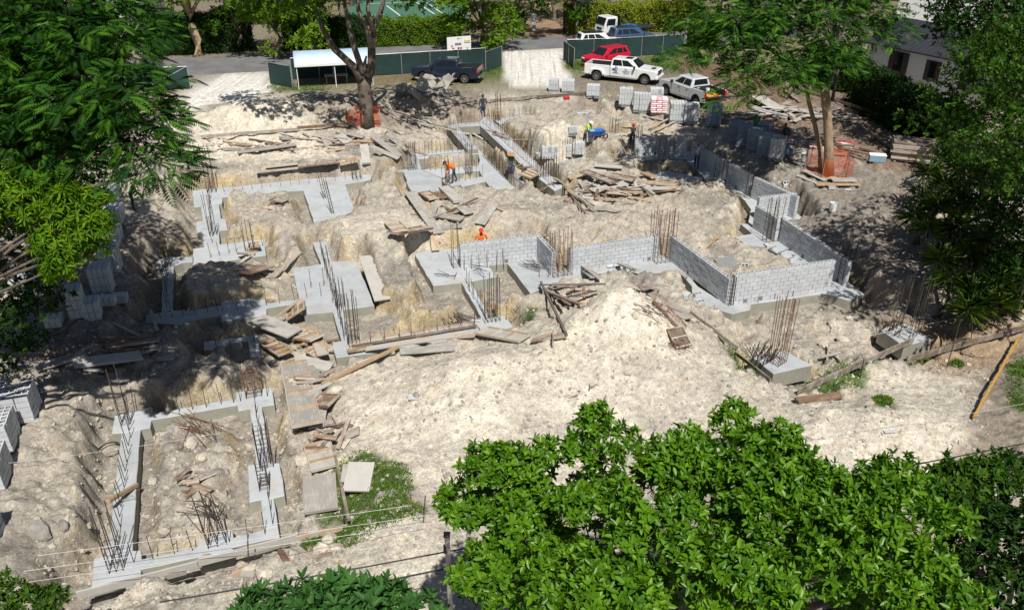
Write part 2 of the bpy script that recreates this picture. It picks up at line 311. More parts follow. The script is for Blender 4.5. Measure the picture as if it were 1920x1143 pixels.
MOUNDS = [  # px, py, rx, ry (m), height
 (1165,575,3.2,1.9,1.75),(1150,620,4.8,2.6,0.55),(960,690,5.5,2.4,0.65),(1060,650,4,2.0,0.5),(1290,690,4.0,2.2,0.55),(870,735,4,2.0,0.45),(740,425,3.0,1.9,1.0),(700,400,1.8,1.5,0.5),(1045,235,4.2,2.6,1.5),(1100,262,2.5,1.5,0.5),
 (455,215,5.5,2.6,1.5),(590,205,6.5,3.0,1.1),(760,185,6,2.2,0.9),(930,385,3.2,1.6,0.6),(1130,400,6,2.6,0.5),(1430,495,3.2,1.6,0.5),
 (1690,770,4.5,2.4,0.7),(1560,800,3.5,1.8,0.4),(1310,130,5.0,2.5,1.1),(1380,150,4,2.5,0.7),(430,700,2.8,1.3,0.55),(900,690,2.4,1.2,0.4),(1190,225,5,2,0.5),
 (780,300,2,1.2,0.3),(560,300,5,1.6,0.4),(170,820,3,2.5,0.25),(740,860,2.6,1.6,0.35),(960,150,5,1.6,0.2),(1300,480,2.2,1.2,0.25),(700,520,1.6,1.6,0.2),(770,560,1.2,1.4,0.35),
 (1230,545,2.2,1.1,0.3)]
GRADE = 1.15
# ---- grid
def spaced(a, b, d0, d1):
    out = [a]
    while out[-1] < b: out.append(out[-1] + d0 + (d1 - d0) * (out[-1] - a) / (b - a))
    return out
gx = np.array([-420, -300, -210, -150, -110, -80, -60, -46, -37, -31, -28] + list(np.arange(-26, 31.0, 0.115)) + [31.5, 33, 36, 41, 48, 60, 80, 110, 150, 210, 300, 420])
gy = np.array([-120, -60, -30, -12, -2, 4, 8, 10] + spaced(11.0, 66.0, 0.085, 0.20) + [67, 69, 72, 76, 82, 90, 100, 115, 135, 160, 200, 260, 360, 520])
X, Y = np.meshgrid(gx, gy); SH = X.shape
def seg_poly(Xf, Yf, poly):
    "signed distance to polygon, negative inside"
    d2 = np.full(Xf.shape, 1e9); ins = np.zeros(Xf.shape, bool); n = len(poly)
    for i in range(n):
        ax, ay = poly[i][0], poly[i][1]; bx, by = poly[(i + 1) % n][0], poly[(i + 1) % n][1]
        ex, ey = bx - ax, by - ay; wx, wy = Xf - ax, Yf - ay
        t = np.clip((wx * ex + wy * ey) / (ex * ex + ey * ey + 1e-12), 0, 1)
        d2 = np.minimum(d2, (wx - ex * t) ** 2 + (wy - ey * t) ** 2)
        c = ((ay <= Yf) & (by > Yf)) | ((by <= Yf) & (ay > Yf))
        ins ^= c & (Xf < ax + (Yf - ay) / (by - ay + 1e-12) * ex)
    d = np.sqrt(d2); return np.where(ins, -d, d)
def sdist(poly, margin=4.0):
    xs = [p[0] for p in poly]; ys = [p[1] for p in poly]
    out = np.full(SH, 99.0)
    i0, i1 = np.searchsorted(gx, [min(xs) - margin, max(xs) + margin]); j0, j1 = np.searchsorted(gy, [min(ys) - margin, max(ys) + margin])
    if i1 > i0 and j1 > j0: out[j0:j1, i0:i1] = seg_poly(X[j0:j1, i0:i1], Y[j0:j1, i0:i1], poly)
    return out
def sstep(a, b, x):
    t = np.clip((x - a) / (b - a), 0, 1); return t * t * (3 - 2 * t)
fine = sstep(33, 29, np.abs(X - 2.0)) * sstep(67, 62, Y)          # 1 on the site, 0 on the flat land round it
n_big = fbm(X, Y, 0.22, 4, 1); n_mid = fbm(X, Y, 0.9, 5, 2); n_fine = fbm(X, Y, 3.1, 4, 3); n_grit = fbm(X, Y, 7.5, 2, 5)
zh = GRADE + np.zeros(SH)
ZONE = [(330,300),(500,262),(700,240),(880,200),(1000,192),(1120,200),(1300,245),(1420,330),(1600,500),(1680,600),(1500,770),(1300,640),(1000,640),(800,665),(660,900),(640,1030),(400,1085),(140,1143),(120,1020),(180,720),(250,560),(320,420)]
dZ = sdist([at(x, y, 0.6) for x, y in ZONE], 6.0); zh = zh + (0.58 - zh) * sstep(1.6, -0.6, dZ + 0.9 * n_big + 0.5 * n_mid)
for poly, z in GRADES:
    d = sdist([at(x, y, max(z, 0)) for x, y in poly]); zh = zh + (z - zh) * sstep(0.9, -0.3, d + 0.4 * n_mid)
for px, py, rx, ry, h in MOUNDS:
    c = at(px, py, GRADE + h * 0.6); q = ((X - c.x) / rx) ** 2 + ((Y - c.y) / ry) ** 2
    zh = np.maximum(zh, zh + h * np.exp(-q * 1.6) * (1 + 0.25 * n_mid))
FLATS = [([(1085,120),(1245,125),(1250,172),(1080,162)], 1.15), ([(1225,140),(1290,125),(1395,175),(1370,215),(1290,205)], 1.15), ([(760,128),(910,122),(915,165),(760,168)], 1.15), ([(540,115),(700,105),(705,172),(540,175)], 1.15)]
for poly, z in FLATS:
    d = sdist([at(x, y, z) for x, y in poly]); zh = zh + (z - zh) * sstep(1.0, 0.2, d)
SMOOTH = np.zeros(SH)
for poly in ([(660,690),(900,640),(1000,620),(1100,560),(1200,560),(1290,640),(1380,700),(1480,760),(1840,690),(1840,880),(1300,1000),(880,1000),(760,920),(640,860)], [(200,1143),(560,1030),(830,960),(1000,960),(1000,1143)], [(620,400),(760,380),(830,430),(720,470),(620,440)], [(350,255),(370,200),(470,185),(600,235),(640,262),(340,275)]):
    SMOOTH = np.maximum(SMOOTH, sstep(0.8, -0.8, sdist([at(x, y, 0.7) for x, y in poly])))
dF = np.full(SH, 99.0)
dN = np.full(SH, 99.0)
for k, poly in FOOTW.items():
    dF = np.minimum(dF, sdist([(p.x, p.y) for p in poly])); dN = np.minimum(dN, sdist([(p.x - 0.04, p.y - 0.55) for p in poly]))
dL = np.full(SH, 99.0)
for poly in LOWW: dL = np.minimum(dL, sdist([(p.x, p.y) for p in poly]))
dE = np.minimum(np.minimum(dF - 0.32, dN - 0.30), dL) + 0.36 * n_mid + 0.10 * n_fine
tt = np.clip(dE / 0.42, 0, 1) ** 0.85
floor = -0.46 + 0.07 * n_mid + 0.03 * n_fine
zt = floor + (zh + 0.3 * np.abs(fbm(X, Y, 0.75, 3, 51)) * (1 - .8 * SMOOTH) + 0.2 * np.abs(fbm(X, Y, 2.2, 3, 52)) * (1 - .8 * SMOOTH) - 0.08 + 0.2 * n_big + (0.12 - 0.08 * SMOOTH) * n_mid + (0.10 - 0.065 * SMOOTH) * n_fine + 0.06 * n_grit - (1 - SMOOTH) * 0.18 * np.clip(0.12 - np.abs(fbm(X, Y, 0.55, 3, 21)), 0, 1) / 0.12 - floor) * tt
zt = np.where(dF < 0.05, np.minimum(zt, -0.40), zt)
Z = GRADE + (zt - GRADE) * fine
Z = np.where(fine < 1e-4, GRADE, Z)
def hz(x, y):
    i = int(np.clip(np.searchsorted(gx, x) - 1, 0, len(gx) - 2)); j = int(np.clip(np.searchsorted(gy, y) - 1, 0, len(gy) - 2))
    a = min(max((x - gx[i]) / (gx[i + 1] - gx[i]), 0), 1); b = min(max((y - gy[j]) / (gy[j + 1] - gy[j]), 0), 1)
    return float((Z[j, i] * (1 - a) + Z[j, i + 1] * a) * (1 - b) + (Z[j + 1, i] * (1 - a) + Z[j + 1, i + 1] * a) * b)
def infoot(x, y):
    "top height of concrete at x, y, or None"
    for k, poly in FOOTW.items():
        c = False; n = len(poly)
        for i in range(n):
            a = poly[i]; b = poly[(i + 1) % n]
            if (a.y > y) != (b.y > y) and x < (b.x - a.x) * (y - a.y) / (b.y - a.y) + a.x: c = not c
        if c: return FOOT[k][1]
    return None
def gz(x, y):
    f = infoot(x, y); h = hz(x, y)
    return h if f is None else max(f, h)
def G(px, py, dz=0.0):
    "point of the ground (or footing top) seen at px, py"
    d = ray(px, py); t = (4.0 - CAM_H) / d.z; p = None
    while t < 400:
        p = Vector((0, 0, CAM_H)) + d * t
        if p.z - dz <= gz(p.x, p.y): break
        t += 0.06 + t * 0.0012
    return Vector((p.x, p.y, gz(p.x, p.y) + dz))
# ---- colours of the different soils (their own colour, no light in it)
PAL = dict(cream=(0.58, 0.53, 0.44), grey=(0.235, 0.215, 0.19), pale=(0.40, 0.36, 0.30), tan=(0.46, 0.36, 0.20), mulch=(0.155, 0.10, 0.068), grass=(0.07, 0.115, 0.028), gravel=(0.64, 0.62, 0.57), soil=(0.215, 0.18, 0.145), dgrass=(0.13, 0.125, 0.05), leaf=(0.30, 0.21, 0.13))
Cc = np.zeros(SH + (3,)); Cc[:] = PAL['pale']
def blend(col, w):
    global Cc
    w = np.clip(w, 0, 1)[..., None]; Cc = Cc + (np.array(PAL[col]) - Cc) * w
def patch(col, pts, z=GRADE, soft=0.6, amp=0.8, w=1.0):
    d = sdist([at(x, y, z) for x, y in pts]); blend(col, w * sstep(soft, -soft, d + amp * n_mid + amp * 0.5 * n_fine))
blend('grey', sstep(-0.1, 0.3, n_big + 0.55 * n_mid) * 0.9)
blend('cream', sstep(0.05, 0.5, n_mid + 0.6 * n_big) * 0.5)
blend('cream', sstep(1.35, 1.9, Z) * 0.9)
blend('tan', np.clip((1 - np.abs(tt - 0.45) * 2.4), 0, 1) * sstep(-0.2, 0.5, fbm(X, Y, 0.5, 3, 9)) * 0.7)
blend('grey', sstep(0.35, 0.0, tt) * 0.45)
gyy, gxx = np.gradient(Z); slope = np.hypot(gyy / np.gradient(gy)[:, None], gxx / np.gradient(gx)[None, :]); slope = np.where(fine > .9, slope, 0)
blend('tan', sstep(0.7, 1.7, slope) * sstep(-0.35, 0.35, fbm(X, Y, 0.45, 3, 41)) * 0.75); blend('soil', sstep(0.9, 2.0, slope) * sstep(0.0, 0.4, fbm(X, Y, 0.8, 3, 43)) * 0.6)
far = sstep(64, 70, Y); blend('dgrass', far * (0.75 + 0.25 * n_mid)); blend('mulch', far * sstep(0.1, 0.4, n_big) * 0.6)
patch('cream', [(660,690),(900,640),(1000,620),(1130,535),(1200,560),(1290,640),(1380,700),(1480,760),(1520,850),(1300,900),(880,960),(760,920),(620,860)], 0.7, 0.9, 0.9, 0.95)
patch('cream', [(120,1143),(250,1090),(560,1010),(830,960),(1000,960),(1000,1143)], 0.8, 0.8, 0.6, 0.8)
patch('cream', [(1480,760),(1620,700),(1790,685),(1840,720),(1810,860),(1700,900),(1450,900)], 0.75, 0.5, 0.5, 0.95)
blend('grey', SMOOTH * sstep(0.1, 0.5, fbm(X, Y, 0.35, 4, 31)) * 0.28); blend('tan', SMOOTH * sstep(0.25, 0.55, fbm(X, Y, 0.6, 4, 33)) * 0.15)
patch('cream', [(620,400),(760,380),(830,430),(720,470),(620,440)], 0.9, 0.5, 0.5, 0.8)
patch('cream', [(990,240),(1040,205),(1085,240),(1060,270),(1010,272)], 1.8, 0.6, 0.5, 0.9)
patch('cream', [(350,255),(370,200),(470,185),(600,235),(640,262),(340,275)], 1.8, 0.8, 0.6, 0.9)
patch('soil', [(520,175),(650,165),(850,150),(930,175),(800,215),(700,225),(600,225)], 1.5, 0.9, 0.9, 0.65)
patch('soil', [(1370,345),(1500,330),(1650,300),(1760,330),(1760,640),(1600,560),(1500,470)], 1.1, 1.0, 1.2, 0.75)
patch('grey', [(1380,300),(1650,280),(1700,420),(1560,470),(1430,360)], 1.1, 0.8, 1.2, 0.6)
patch('mulch', [(1240,105),(1350,105),(1470,140),(1480,250),(1330,225),(1240,160)], 1.4, 0.7, 0.6, 0.85)
patch('mulch', [(1460,170),(1560,160),(1780,260),(1800,330),(1640,320),(1480,240)], 1.15, 0.8, 0.8, 0.75)
patch('soil', [(1060,140),(1250,125),(1300,150),(1340,215),(1240,200),(1080,180)], 1.15, 0.9, 0.8, 0.75)
patch('leaf', [(1690,570),(1920,560),(1920,690),(1780,690),(1700,640)], 0.9, 0.7, 0.8, 0.8)
patch('soil', [(1840,680),(1920,660),(1920,900),(1780,900),(1830,760)], 0.9, 0.5, 0.5, 0.85)
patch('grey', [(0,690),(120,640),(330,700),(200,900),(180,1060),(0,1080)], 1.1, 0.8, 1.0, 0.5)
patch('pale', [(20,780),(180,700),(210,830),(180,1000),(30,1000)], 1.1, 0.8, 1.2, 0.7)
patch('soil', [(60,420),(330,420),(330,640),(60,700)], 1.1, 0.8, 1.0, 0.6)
for pp in ([(610,870),(700,850),(770,930),(640,985),(600,960)], [(560,1010),(700,970),(800,958),(690,1000),(570,1035)], [(1480,720),(1600,675),(1660,690),(1600,745),(1500,760)],
           [(1360,640),(1400,665),(1450,720),(1380,700)], [(1700,645),(1770,630),(1780,655),(1720,665)], [(1880,690),(1920,680),(1920,790),(1890,780)], [(1630,770),(1665,770),(1665,795),(1640,790)],
           [(980,570),(1005,575),(1005,600),(985,595)]):
    patch('grass', pp, 0.5, 0.25, 0.5, 0.95)
patch('grass', [(880,132),(945,118),(960,140),(860,158)], 1.15, 0.5, 0.7, 0.8)
patch('grass', [(1170,108),(1265,100),(1275,128),(1200,135)], 1.15, 0.4, 0.5, 0.9)
patch('grass', [(505,158),(560,162),(620,172),(500,172)], 1.15, 0.4, 0.6, 0.8)
patch('grass', [(1060,115),(1095,120),(1095,132),(1060,130)], 1.15, 0.4, 0.5, 0.9)
patch('dgrass', [(760,128),(900,122),(900,150),(760,160)], 1.15, 0.4, 0.6, 0.7)
patch('gravel', [(350,215),(345,140),(500,134),(512,170),(470,186),(390,195)], 1.15, 0.4, 0.3, 1)
patch('gravel', [(945,96),(1058,90),(1056,125),(1075,140),(1060,165),(960,162),(940,135)], 1.15, 0.4, 0.4, 1)
side = sstep(-25.5, -27, X) + sstep(30, 32, X) + sstep(12, 10, Y); blend('soil', side * 0.7)
Cc *= (1 + 0.16 * n_mid + 0.12 * n_fine)[..., None]
# grit colour speckle
spk = RNG.random(SH); Cc *= np.where(spk > 0.93, 1.18, np.where(spk < 0.07, 0.72, 1.0))[..., None]
def gridmesh(name, X, Y, Z):
    ny, nx = X.shape; me = bpy.data.meshes.new(name)
    me.vertices.add(nx * ny); me.vertices.foreach_set('co', np.stack([X, Y, Z], -1).astype(np.float32).ravel())
    idx = np.arange(nx * ny).reshape(ny, nx); q = np.stack([idx[:-1, :-1], idx[:-1, 1:], idx[1:, 1:], idx[1:, :-1]], -1).reshape(-1)
    nf = (nx - 1) * (ny - 1); me.loops.add(nf * 4); me.loops.foreach_set('vertex_index', q.astype(np.int32))
    me.polygons.add(nf); me.polygons.foreach_set('loop_start', np.arange(0, nf * 4, 4, dtype=np.int32))
    me.update(calc_edges=True); me.validate(); return me
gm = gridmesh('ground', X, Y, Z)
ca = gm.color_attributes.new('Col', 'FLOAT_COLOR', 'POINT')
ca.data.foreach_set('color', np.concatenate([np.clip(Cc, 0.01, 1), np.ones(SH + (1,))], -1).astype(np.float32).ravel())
gm.polygons.foreach_set('use_smooth', np.ones(len(gm.polygons), bool))
def groundmat():
    m, nt, b = newmat('limestone_rubble_ground'); N = nt.nodes; L = nt.links
    a = N.new('ShaderNodeAttribute'); a.attribute_name = 'Col'; ge = N.new('ShaderNodeNewGeometry')
    vo = N.new('ShaderNodeTexVoronoi'); vo.inputs['Scale'].default_value = 6.5; L.new(ge.outputs['Position'], vo.inputs['Vector'])
    v2 = N.new('ShaderNodeTexVoronoi'); v2.inputs['Scale'].default_value = 24; L.new(ge.outputs['Position'], v2.inputs['Vector'])
    nz = N.new('ShaderNodeTexNoise'); nz.inputs['Scale'].default_value = 2.4; nz.inputs['Detail'].default_value = 9; nz.inputs['Roughness'].default_value = 0.7; L.new(ge.outputs['Position'], nz.inputs['Vector'])
    sp = N.new('ShaderNodeSeparateColor'); L.new(vo.outputs['Color'], sp.inputs[0]); s2 = N.new('ShaderNodeSeparateColor'); L.new(v2.outputs['Color'], s2.inputs[0])
    def mr(src, lo, hi, a0=0.0, a1=1.0):
        n = N.new('ShaderNodeMapRange'); L.new(src, n.inputs[0]); n.inputs[1].default_value = a0; n.inputs[2].default_value = a1; n.inputs[3].default_value = lo; n.inputs[4].default_value = hi; return n.outputs[0]
    def mul(x, y):
        n = N.new('ShaderNodeMath'); n.operation = 'MULTIPLY'; L.new(x, n.inputs[0]); L.new(y, n.inputs[1]); return n.outputs[0]
    k = mul(mul(mr(sp.outputs[0], 0.90, 1.08), mr(s2.outputs[0], 0.78, 1.2)), mr(nz.outputs[0], 0.74, 1.2, 0.3, 0.7))
    mx = N.new('ShaderNodeMix'); mx.data_type = 'RGBA'; mx.blend_type = 'MULTIPLY'; mx.inputs[0].default_value = 1
    L.new(a.outputs['Color'], mx.inputs[6]); L.new(k, mx.inputs[7])
    # here and there a rusty-yellow stone
    mx2 = N.new('ShaderNodeMix'); mx2.data_type = 'RGBA'; mx2.inputs[7].default_value = (0.45, 0.30, 0.12, 1); L.new(mx.outputs[2], mx2.inputs[6]); L.new(mr(sp.outputs[1], 0, 0.4, 0.975, 0.985), mx2.inputs[0])
    L.new(mx2.outputs[2], b.inputs['Base Color']); b.inputs['Roughness'].default_value = 0.95; b.inputs['Specular IOR Level'].default_value = 0.1
    ad = N.new('ShaderNodeMath'); ad.operation = 'ADD'; L.new(mr(vo.outputs['Distance'], 0.06, 0, 0, 0.12), ad.inputs[0]); L.new(mr(nz.outputs[0], 0, 0.12), ad.inputs[1])
    ad2 = N.new('ShaderNodeMath'); ad2.operation = 'ADD'; L.new(ad.outputs[0], ad2.inputs[0]); L.new(mr(v2.outputs['Distance'], 0.03, 0, 0, 0.035), ad2.inputs[1])
    bp = N.new('ShaderNodeBump'); bp.inputs['Strength'].default_value = 1.0; bp.inputs['Distance'].default_value = 1.0; L.new(ad2.outputs[0], bp.inputs['Height']); L.new(bp.outputs[0], b.inputs['Normal'])
    return m
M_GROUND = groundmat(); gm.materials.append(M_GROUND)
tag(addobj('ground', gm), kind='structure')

# ---------------------------------------------------------------- road, drive, tennis court
def sheet(name, pts, z, mat, kind='structure', thick=0.0):
    p = [at(x, y, z) for x, y in pts]; mb = MB(); n = len(p)
    if sum(p[i].x * p[(i + 1) % n].y - p[(i + 1) % n].x * p[i].y for i in range(n)) < 0: p = p[::-1]
    mb.add(p, [tuple(range(n))]); o = mb.build(name, mat); tag(o, kind=kind); return o
M_ASPH = plain('worn_asphalt', (0.17, 0.17, 0.172), 0.9, noise=0.25, scale=0.6, bump=0.3, bscale=30)
M_DIRTD = plain('brown_drive', (0.27, 0.175, 0.11), 0.95, noise=0.35, scale=0.7)
M_COURT = plain('green_tennis_court', (0.045, 0.13, 0.085), 0.9, noise=0.12, scale=0.3)
sheet('road', [(180,152),(280,146),(350,141),(500,134),(700,114),(840,101),(945,97),(1060,90),(1290,80),(1500,70),(1500,46),(1300,60),(1110,64),(1000,72),(905,77),(830,81),(560,98),(420,106),(280,113),(180,118)], 1.158, M_ASPH)
sheet('side_drive', [(985,72),(1085,66),(1030,36),(1045,18),(1020,-10),(975,-10),(1000,20),(985,40)], 1.163, M_DIRTD)
sheet('tennis_court', [(640,40),(880,36),(850,-40),(690,-40)], 1.163, M_COURT)
def courtline(a, b, w=0.09):
    p, q = at(*a, 1.168), at(*b, 1.168); d = (q - p).normalized(); s = Vector((-d.y, d.x, 0)) * w
    MB().add([p - s, q - s, q + s, p + s], [(0, 1, 2, 3)]).build('court_line', M_WHITE, CT)
CT = tag(empty('court_markings', at(760, 20, 1.168)), kind='structure')
CTL = CT.location.copy(); CT.location = (0, 0, 0)
for a, b in (((684,8),(832,1)),((725,11),(760,37)),((780,4),(815,27)),((795,2),(829,25)),((690,30),(720,28))): courtline(a, b)
# loose stones: too many to count, one object per kind of stone
def stonefield(name, n, area, rmin, rmax, mat, label, z=1.2):
    V = []; F = []; base = np.array([(-1,-1,-1),(1,-1,-1),(1,1,-1),(-1,1,-1),(-.7,-.7,.8),(.7,-.7,.8),(.7,.7,.8),(-.7,.7,.8)], float)
    fc = [(0,3,2,1),(4,5,6,7),(0,1,5,4),(1,2,6,5),(2,3,7,6),(3,0,4,7)]
    k = 0
    while k < n:
        px = random.uniform(area[0], area[2]); py = random.uniform(area[1], area[3]); p = at(px, py, z)
        if infoot(p.x, p.y) is not None: k += 0.2; continue
        r = rmin + (rmax - rmin) * random.random() ** 3; v = base + RNG.normal(0, 0.28, (8, 3))
        a = random.uniform(0, 6.28); c, s = math.cos(a), math.sin(a); v = v * np.array([r, r * random.uniform(.6, 1), r * random.uniform(.45, .8)])
        v = np.stack([v[:, 0] * c - v[:, 1] * s, v[:, 0] * s + v[:, 1] * c, v[:, 2]], 1) + np.array([p.x, p.y, hz(p.x, p.y) + r * 0.15])
        m = len(V); V += v.tolist(); F += [tuple(i + m for i in q) for q in fc]; k += 1
    o = addobj(name, pymesh(name, V, F, mat)); tag(o, label, 'rubble', kind='stuff'); return o
M_STONE = plain('limestone_chunk', (0.50, 0.45, 0.365), 0.95, noise=0.25, scale=1.5, bump=0.5, bscale=15)
M_STONEG = plain('grey_rubble_chunk', (0.28, 0.26, 0.235), 0.95, noise=0.3, scale=1.5, bump=0.5, bscale=15)
stonefield('limestone_rubble', 8500, (60, 480, 1860, 1130), 0.012, 0.085, M_STONE, 'pale limestone chips lying all over the dug ground')
stonefield('grey_rubble', 5200, (150, 330, 1700, 1100), 0.012, 0.085, M_STONEG, 'grey stone chips strewn over the dug ground')
stonefield('distant_rubble', 4200, (340, 170, 1500, 480), 0.015, 0.085, M_STONE, 'pale broken rock scattered over the far half of the site')
# ================================================================= footings
def footmesh(key, thick=0.66):
    poly = FOOTW[key]; top = FOOT[key][1]; n = len(poly)
    p = [(q.x, q.y) for q in poly]
    if sum(p[i][0] * p[(i + 1) % n][1] - p[(i + 1) % n][0] * p[i][1] for i in range(n)) < 0: p = p[::-1]
    q = []
    for i in range(n):
        a, b = Vector(p[i]), Vector(p[(i + 1) % n]); m = max(1, int((b - a).length / .4)); nn_ = Vector((-(b - a).y, (b - a).x)).normalized()
        for k in range(m): q.append(tuple(a.lerp(b, k / m) + (nn_ * random.gauss(0, .013) if k else nn_ * 0)))
    p = q; n = len(p); mb = MB(); c = 0.018
    # small arris at the top edge, edges slightly wavy like hand-finished concrete
    def ins(i, d):
        a, b, e = Vector(p[i - 1]), Vector(p[i]), Vector(p[(i + 1) % n]); u = (b - a).normalized(); w = (e - b).normalized()
        n1 = Vector((-u.y, u.x)); n2 = Vector((-w.y, w.x)); m = (n1 + n2); m = m / max(0.35, m.dot(n1)) if m.length > 1e-6 else n1
        return b + m * d
    v = [(q[0], q[1], top - thick) for q in p] + [(q[0], q[1], top - c) for q in p] + [(*ins(i, c), top) for i in range(n)]
    f = [tuple(range(2 * n, 3 * n))]; fm = [0]
    for i in range(n):
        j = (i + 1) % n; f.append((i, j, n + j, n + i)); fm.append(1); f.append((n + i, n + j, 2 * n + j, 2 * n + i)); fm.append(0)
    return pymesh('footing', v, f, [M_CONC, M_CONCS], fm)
FL = {
 'mid_left': 'long branching concrete footing with two wide pads at middle left', 'small_l': 'small L-shaped footing beside the tipped form panels, lower left',
 'back_left': 'pale footing with a large square pad, back left', 'left_tee': 'short footing pad under the tan boards in half shade at left',
 'shaded_l': 'narrow L-shaped footing lying in deep tree shade at left', 'centre_pad': 'wide bare footing pad with a thin arm, left of the nearest block wall',
 'wall_pad': 'wide footing under the two middle block walls with cut rebar lying on it', 'front_wall_strip': 'footing strip under the long front block wall at right',
 'side_wall_strip': 'stepped footing running under the long right side block wall', 'return_strip': 'footing under the short block return wall by the orange fenced tree',
 'right_strip': 'footing under the shaded side wall at the far right', 'back_wall_pad': 'square footing block in front of the back block wall',
 'shade_slab': 'flat slab in tree shade inside the far right room', 'slab_g': 'footing slab edged by upright bars, right of the orange vested worker', 'slab_top': 'long narrow footing strip behind the orange vested worker', 'slab_left': 'square footing pad left of the orange vested worker', 'slab_bridge': 'short footing strip between two pits at the orange vested worker', 'beam_a': 'short raised grade beam beside the lumber heap at the back',
 'beam_b': 'long diagonal raised grade beam lined with upright rebar', 'far_slab_a': 'narrow slab at the far end of the rebar lined beam', 'far_slab_b': 'little slab behind the lime shirted worker',
 'far_slab_c': 'slab with form board between lime shirted and red capped workers', 'pad_h': 'raised footing pad beside the stacked blocks behind the rebar rows',
 'right_pad_a': 'isolated square footing pad with a tall rebar bundle, right foreground', 'right_pad_b': 'isolated square footing pad with rebar near the spiky palms at right'}
FT = {}
fr = empty('concrete_footing', (0, 0, 0), 0, 'rectangular concrete footing frame at lower left with rows of short rebar', 'footing', 'poured concrete footings')
for k in ('cell_frame_back', 'cell_frame_left', 'cell_frame_front', 'cell_frame_right'): addobj('footing_strip', footmesh(k), fr); FT[k] = fr
for k, l in FL.items():
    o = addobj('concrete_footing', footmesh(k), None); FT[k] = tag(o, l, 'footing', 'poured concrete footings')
# ---- rebar
dowel_me = MB().tube([(0, 0, -0.25), (0, 0, 1)], 0.0125, 5).mesh('dowel', M_REBAR)
dowel_rust = MB().tube([(0, 0, -0.25), (0, 0, 1)], 0.012, 5).mesh('dowel', M_RUST)
def dowels(key, a, b, n, h, rust=False, jit=0.03):
    z = FOOT[key][1]; p, q = at(*a, z), at(*b, z)
    for i in range(n):
        t = i / max(1, n - 1); c = p.lerp(q, t) + Vector((random.gauss(0, jit), random.gauss(0, jit), 0))
        o = addobj('dowel', dowel_rust if rust else dowel_me, FT[key], c, (random.gauss(0, .035), random.gauss(0, .035), 0)); o.scale = (1, 1, h * random.uniform(.85, 1.12))
dowels('cell_frame_left', (244, 806), (221, 1028), 14, .85); dowels('cell_frame_back', (283, 781), (440, 754), 7, .85)
dowels('cell_frame_front', (252, 1056), (500, 1000), 8, .8); dowels('cell_frame_right', (482, 775), (511, 985), 10, .85); dowels('cell_frame_back', (455, 752), (503, 742), 3, .8)
dowels('mid_left', (604, 478), (649, 645), 30, .85); dowels('mid_left', (612, 480), (640, 585), 14, .7); dowels('mid_left', (300, 597), (410, 582), 6, .8); dowels('mid_left', (420, 585), (600, 555), 8, .8)
dowels('mid_left', (700, 648), (890, 614), 9, .8, True); dowels('mid_left', (583, 540), (606, 536), 2, .9); dowels('small_l', (385, 650), (478, 640), 5, .85); dowels('small_l', (476, 640), (479, 664), 3, .85)
dowels('back_left', (420, 361), (680, 334), 16, .6, True); dowels('back_left', (394, 372), (398, 455), 9, .8); dowels('left_tee', (395, 483), (492, 462), 7, .75); dowels('shaded_l', (315, 498), (313, 578), 9, .8)
dowels('centre_pad', (874, 532), (908, 592), 9, .8); dowels('centre_pad', (870, 507), (945, 496), 6, .9); dowels('centre_pad', (890, 612), (950, 600), 4, .7)
dowels('beam_b', (905, 231), (1040, 352), 44, 1.0, True, .02); dowels('beam_b', (913, 222), (1050, 346), 40, 1.0, False, .02); dowels('beam_a', (843, 238), (886, 279), 12, .9, True); dowels('beam_a', (858, 234), (898, 232), 6, .8, True)
dowels('slab_g', (908, 296), (962, 350), 26, 1.1, False, .02); dowels('slab_g', (915, 293), (950, 330), 16, 1.1, False, .02); dowels('slab_top', (780, 289), (896, 282), 16, .95); dowels('slab_bridge', (795, 321), (894, 315), 10, .95); dowels('slab_g', (830, 345), (905, 333), 8, .9, True); dowels('slab_left', (778, 295), (782, 318), 6, .9)
dowels('pad_h', (1052, 308), (1100, 298), 6, .9, True); dowels('far_slab_a', (928, 226), (984, 219), 7, .8, True); dowels('back_wall_pad', (1165, 303), (1222, 296), 5, .6); dowels('shade_slab', (1215, 326), (1300, 330), 6, .6, True)
dowels('wall_pad', (1010, 520), (1060, 516), 4, .5); dowels('front_wall_strip', (1420, 566), (1520, 549), 4, .3)
bar_me = MB().tube([(0, 0, -0.2), (0, 0, 1)], 0.0145, 6).mesh('bar', M_REBAR); bar_rust = MB().tube([(0, 0, -0.2), (0, 0, 1)], 0.0145, 6).mesh('bar', M_RUST)
def cage(px, py, z, w, d, h, nx, ny, label, rz=R(20), ties=4, rust=False, lean=(0, 0), tieh=0.5, group='rebar column cages'):
    p = at(px, py, z); c = empty('rebar_cage', p, rz, label, 'rebar', group); c.rotation_euler = (lean[0], lean[1], rz)
    for i in range(nx):
        for j in range(ny):
            x = -w / 2 + w * i / max(1, nx - 1); y = -d / 2 + d * j / max(1, ny - 1)
            if 0 < i < nx - 1 and 0 < j < ny - 1: continue
            o = addobj('bar', bar_rust if rust else bar_me, c, (x, y, 0), (random.gauss(0, .016), random.gauss(0, .016), 0)); o.scale = (1, 1, h * random.uniform(.93, 1.04))
    for k in range(ties):
        zz = 0.08 + tieh * h * k / max(1, ties); mb = MB(); q = [(-w / 2, -d / 2, zz), (w / 2, -d / 2, zz), (w / 2, d / 2, zz), (-w / 2, d / 2, zz), (-w / 2, -d / 2, zz)]
        mb.tube(q, 0.009, 4); mb.build('tie', M_RUST if rust else M_REBAR, c)
    return c
cage(236, 793, 0, .28, .28, 2.3, 2, 2, 'tall four-bar rebar cage at the back left corner of the footing frame')
cage(219, 1064, 0, .35, .3, 2.2, 3, 2, 'tall rebar cage with shadow at the front left corner of the footing frame')
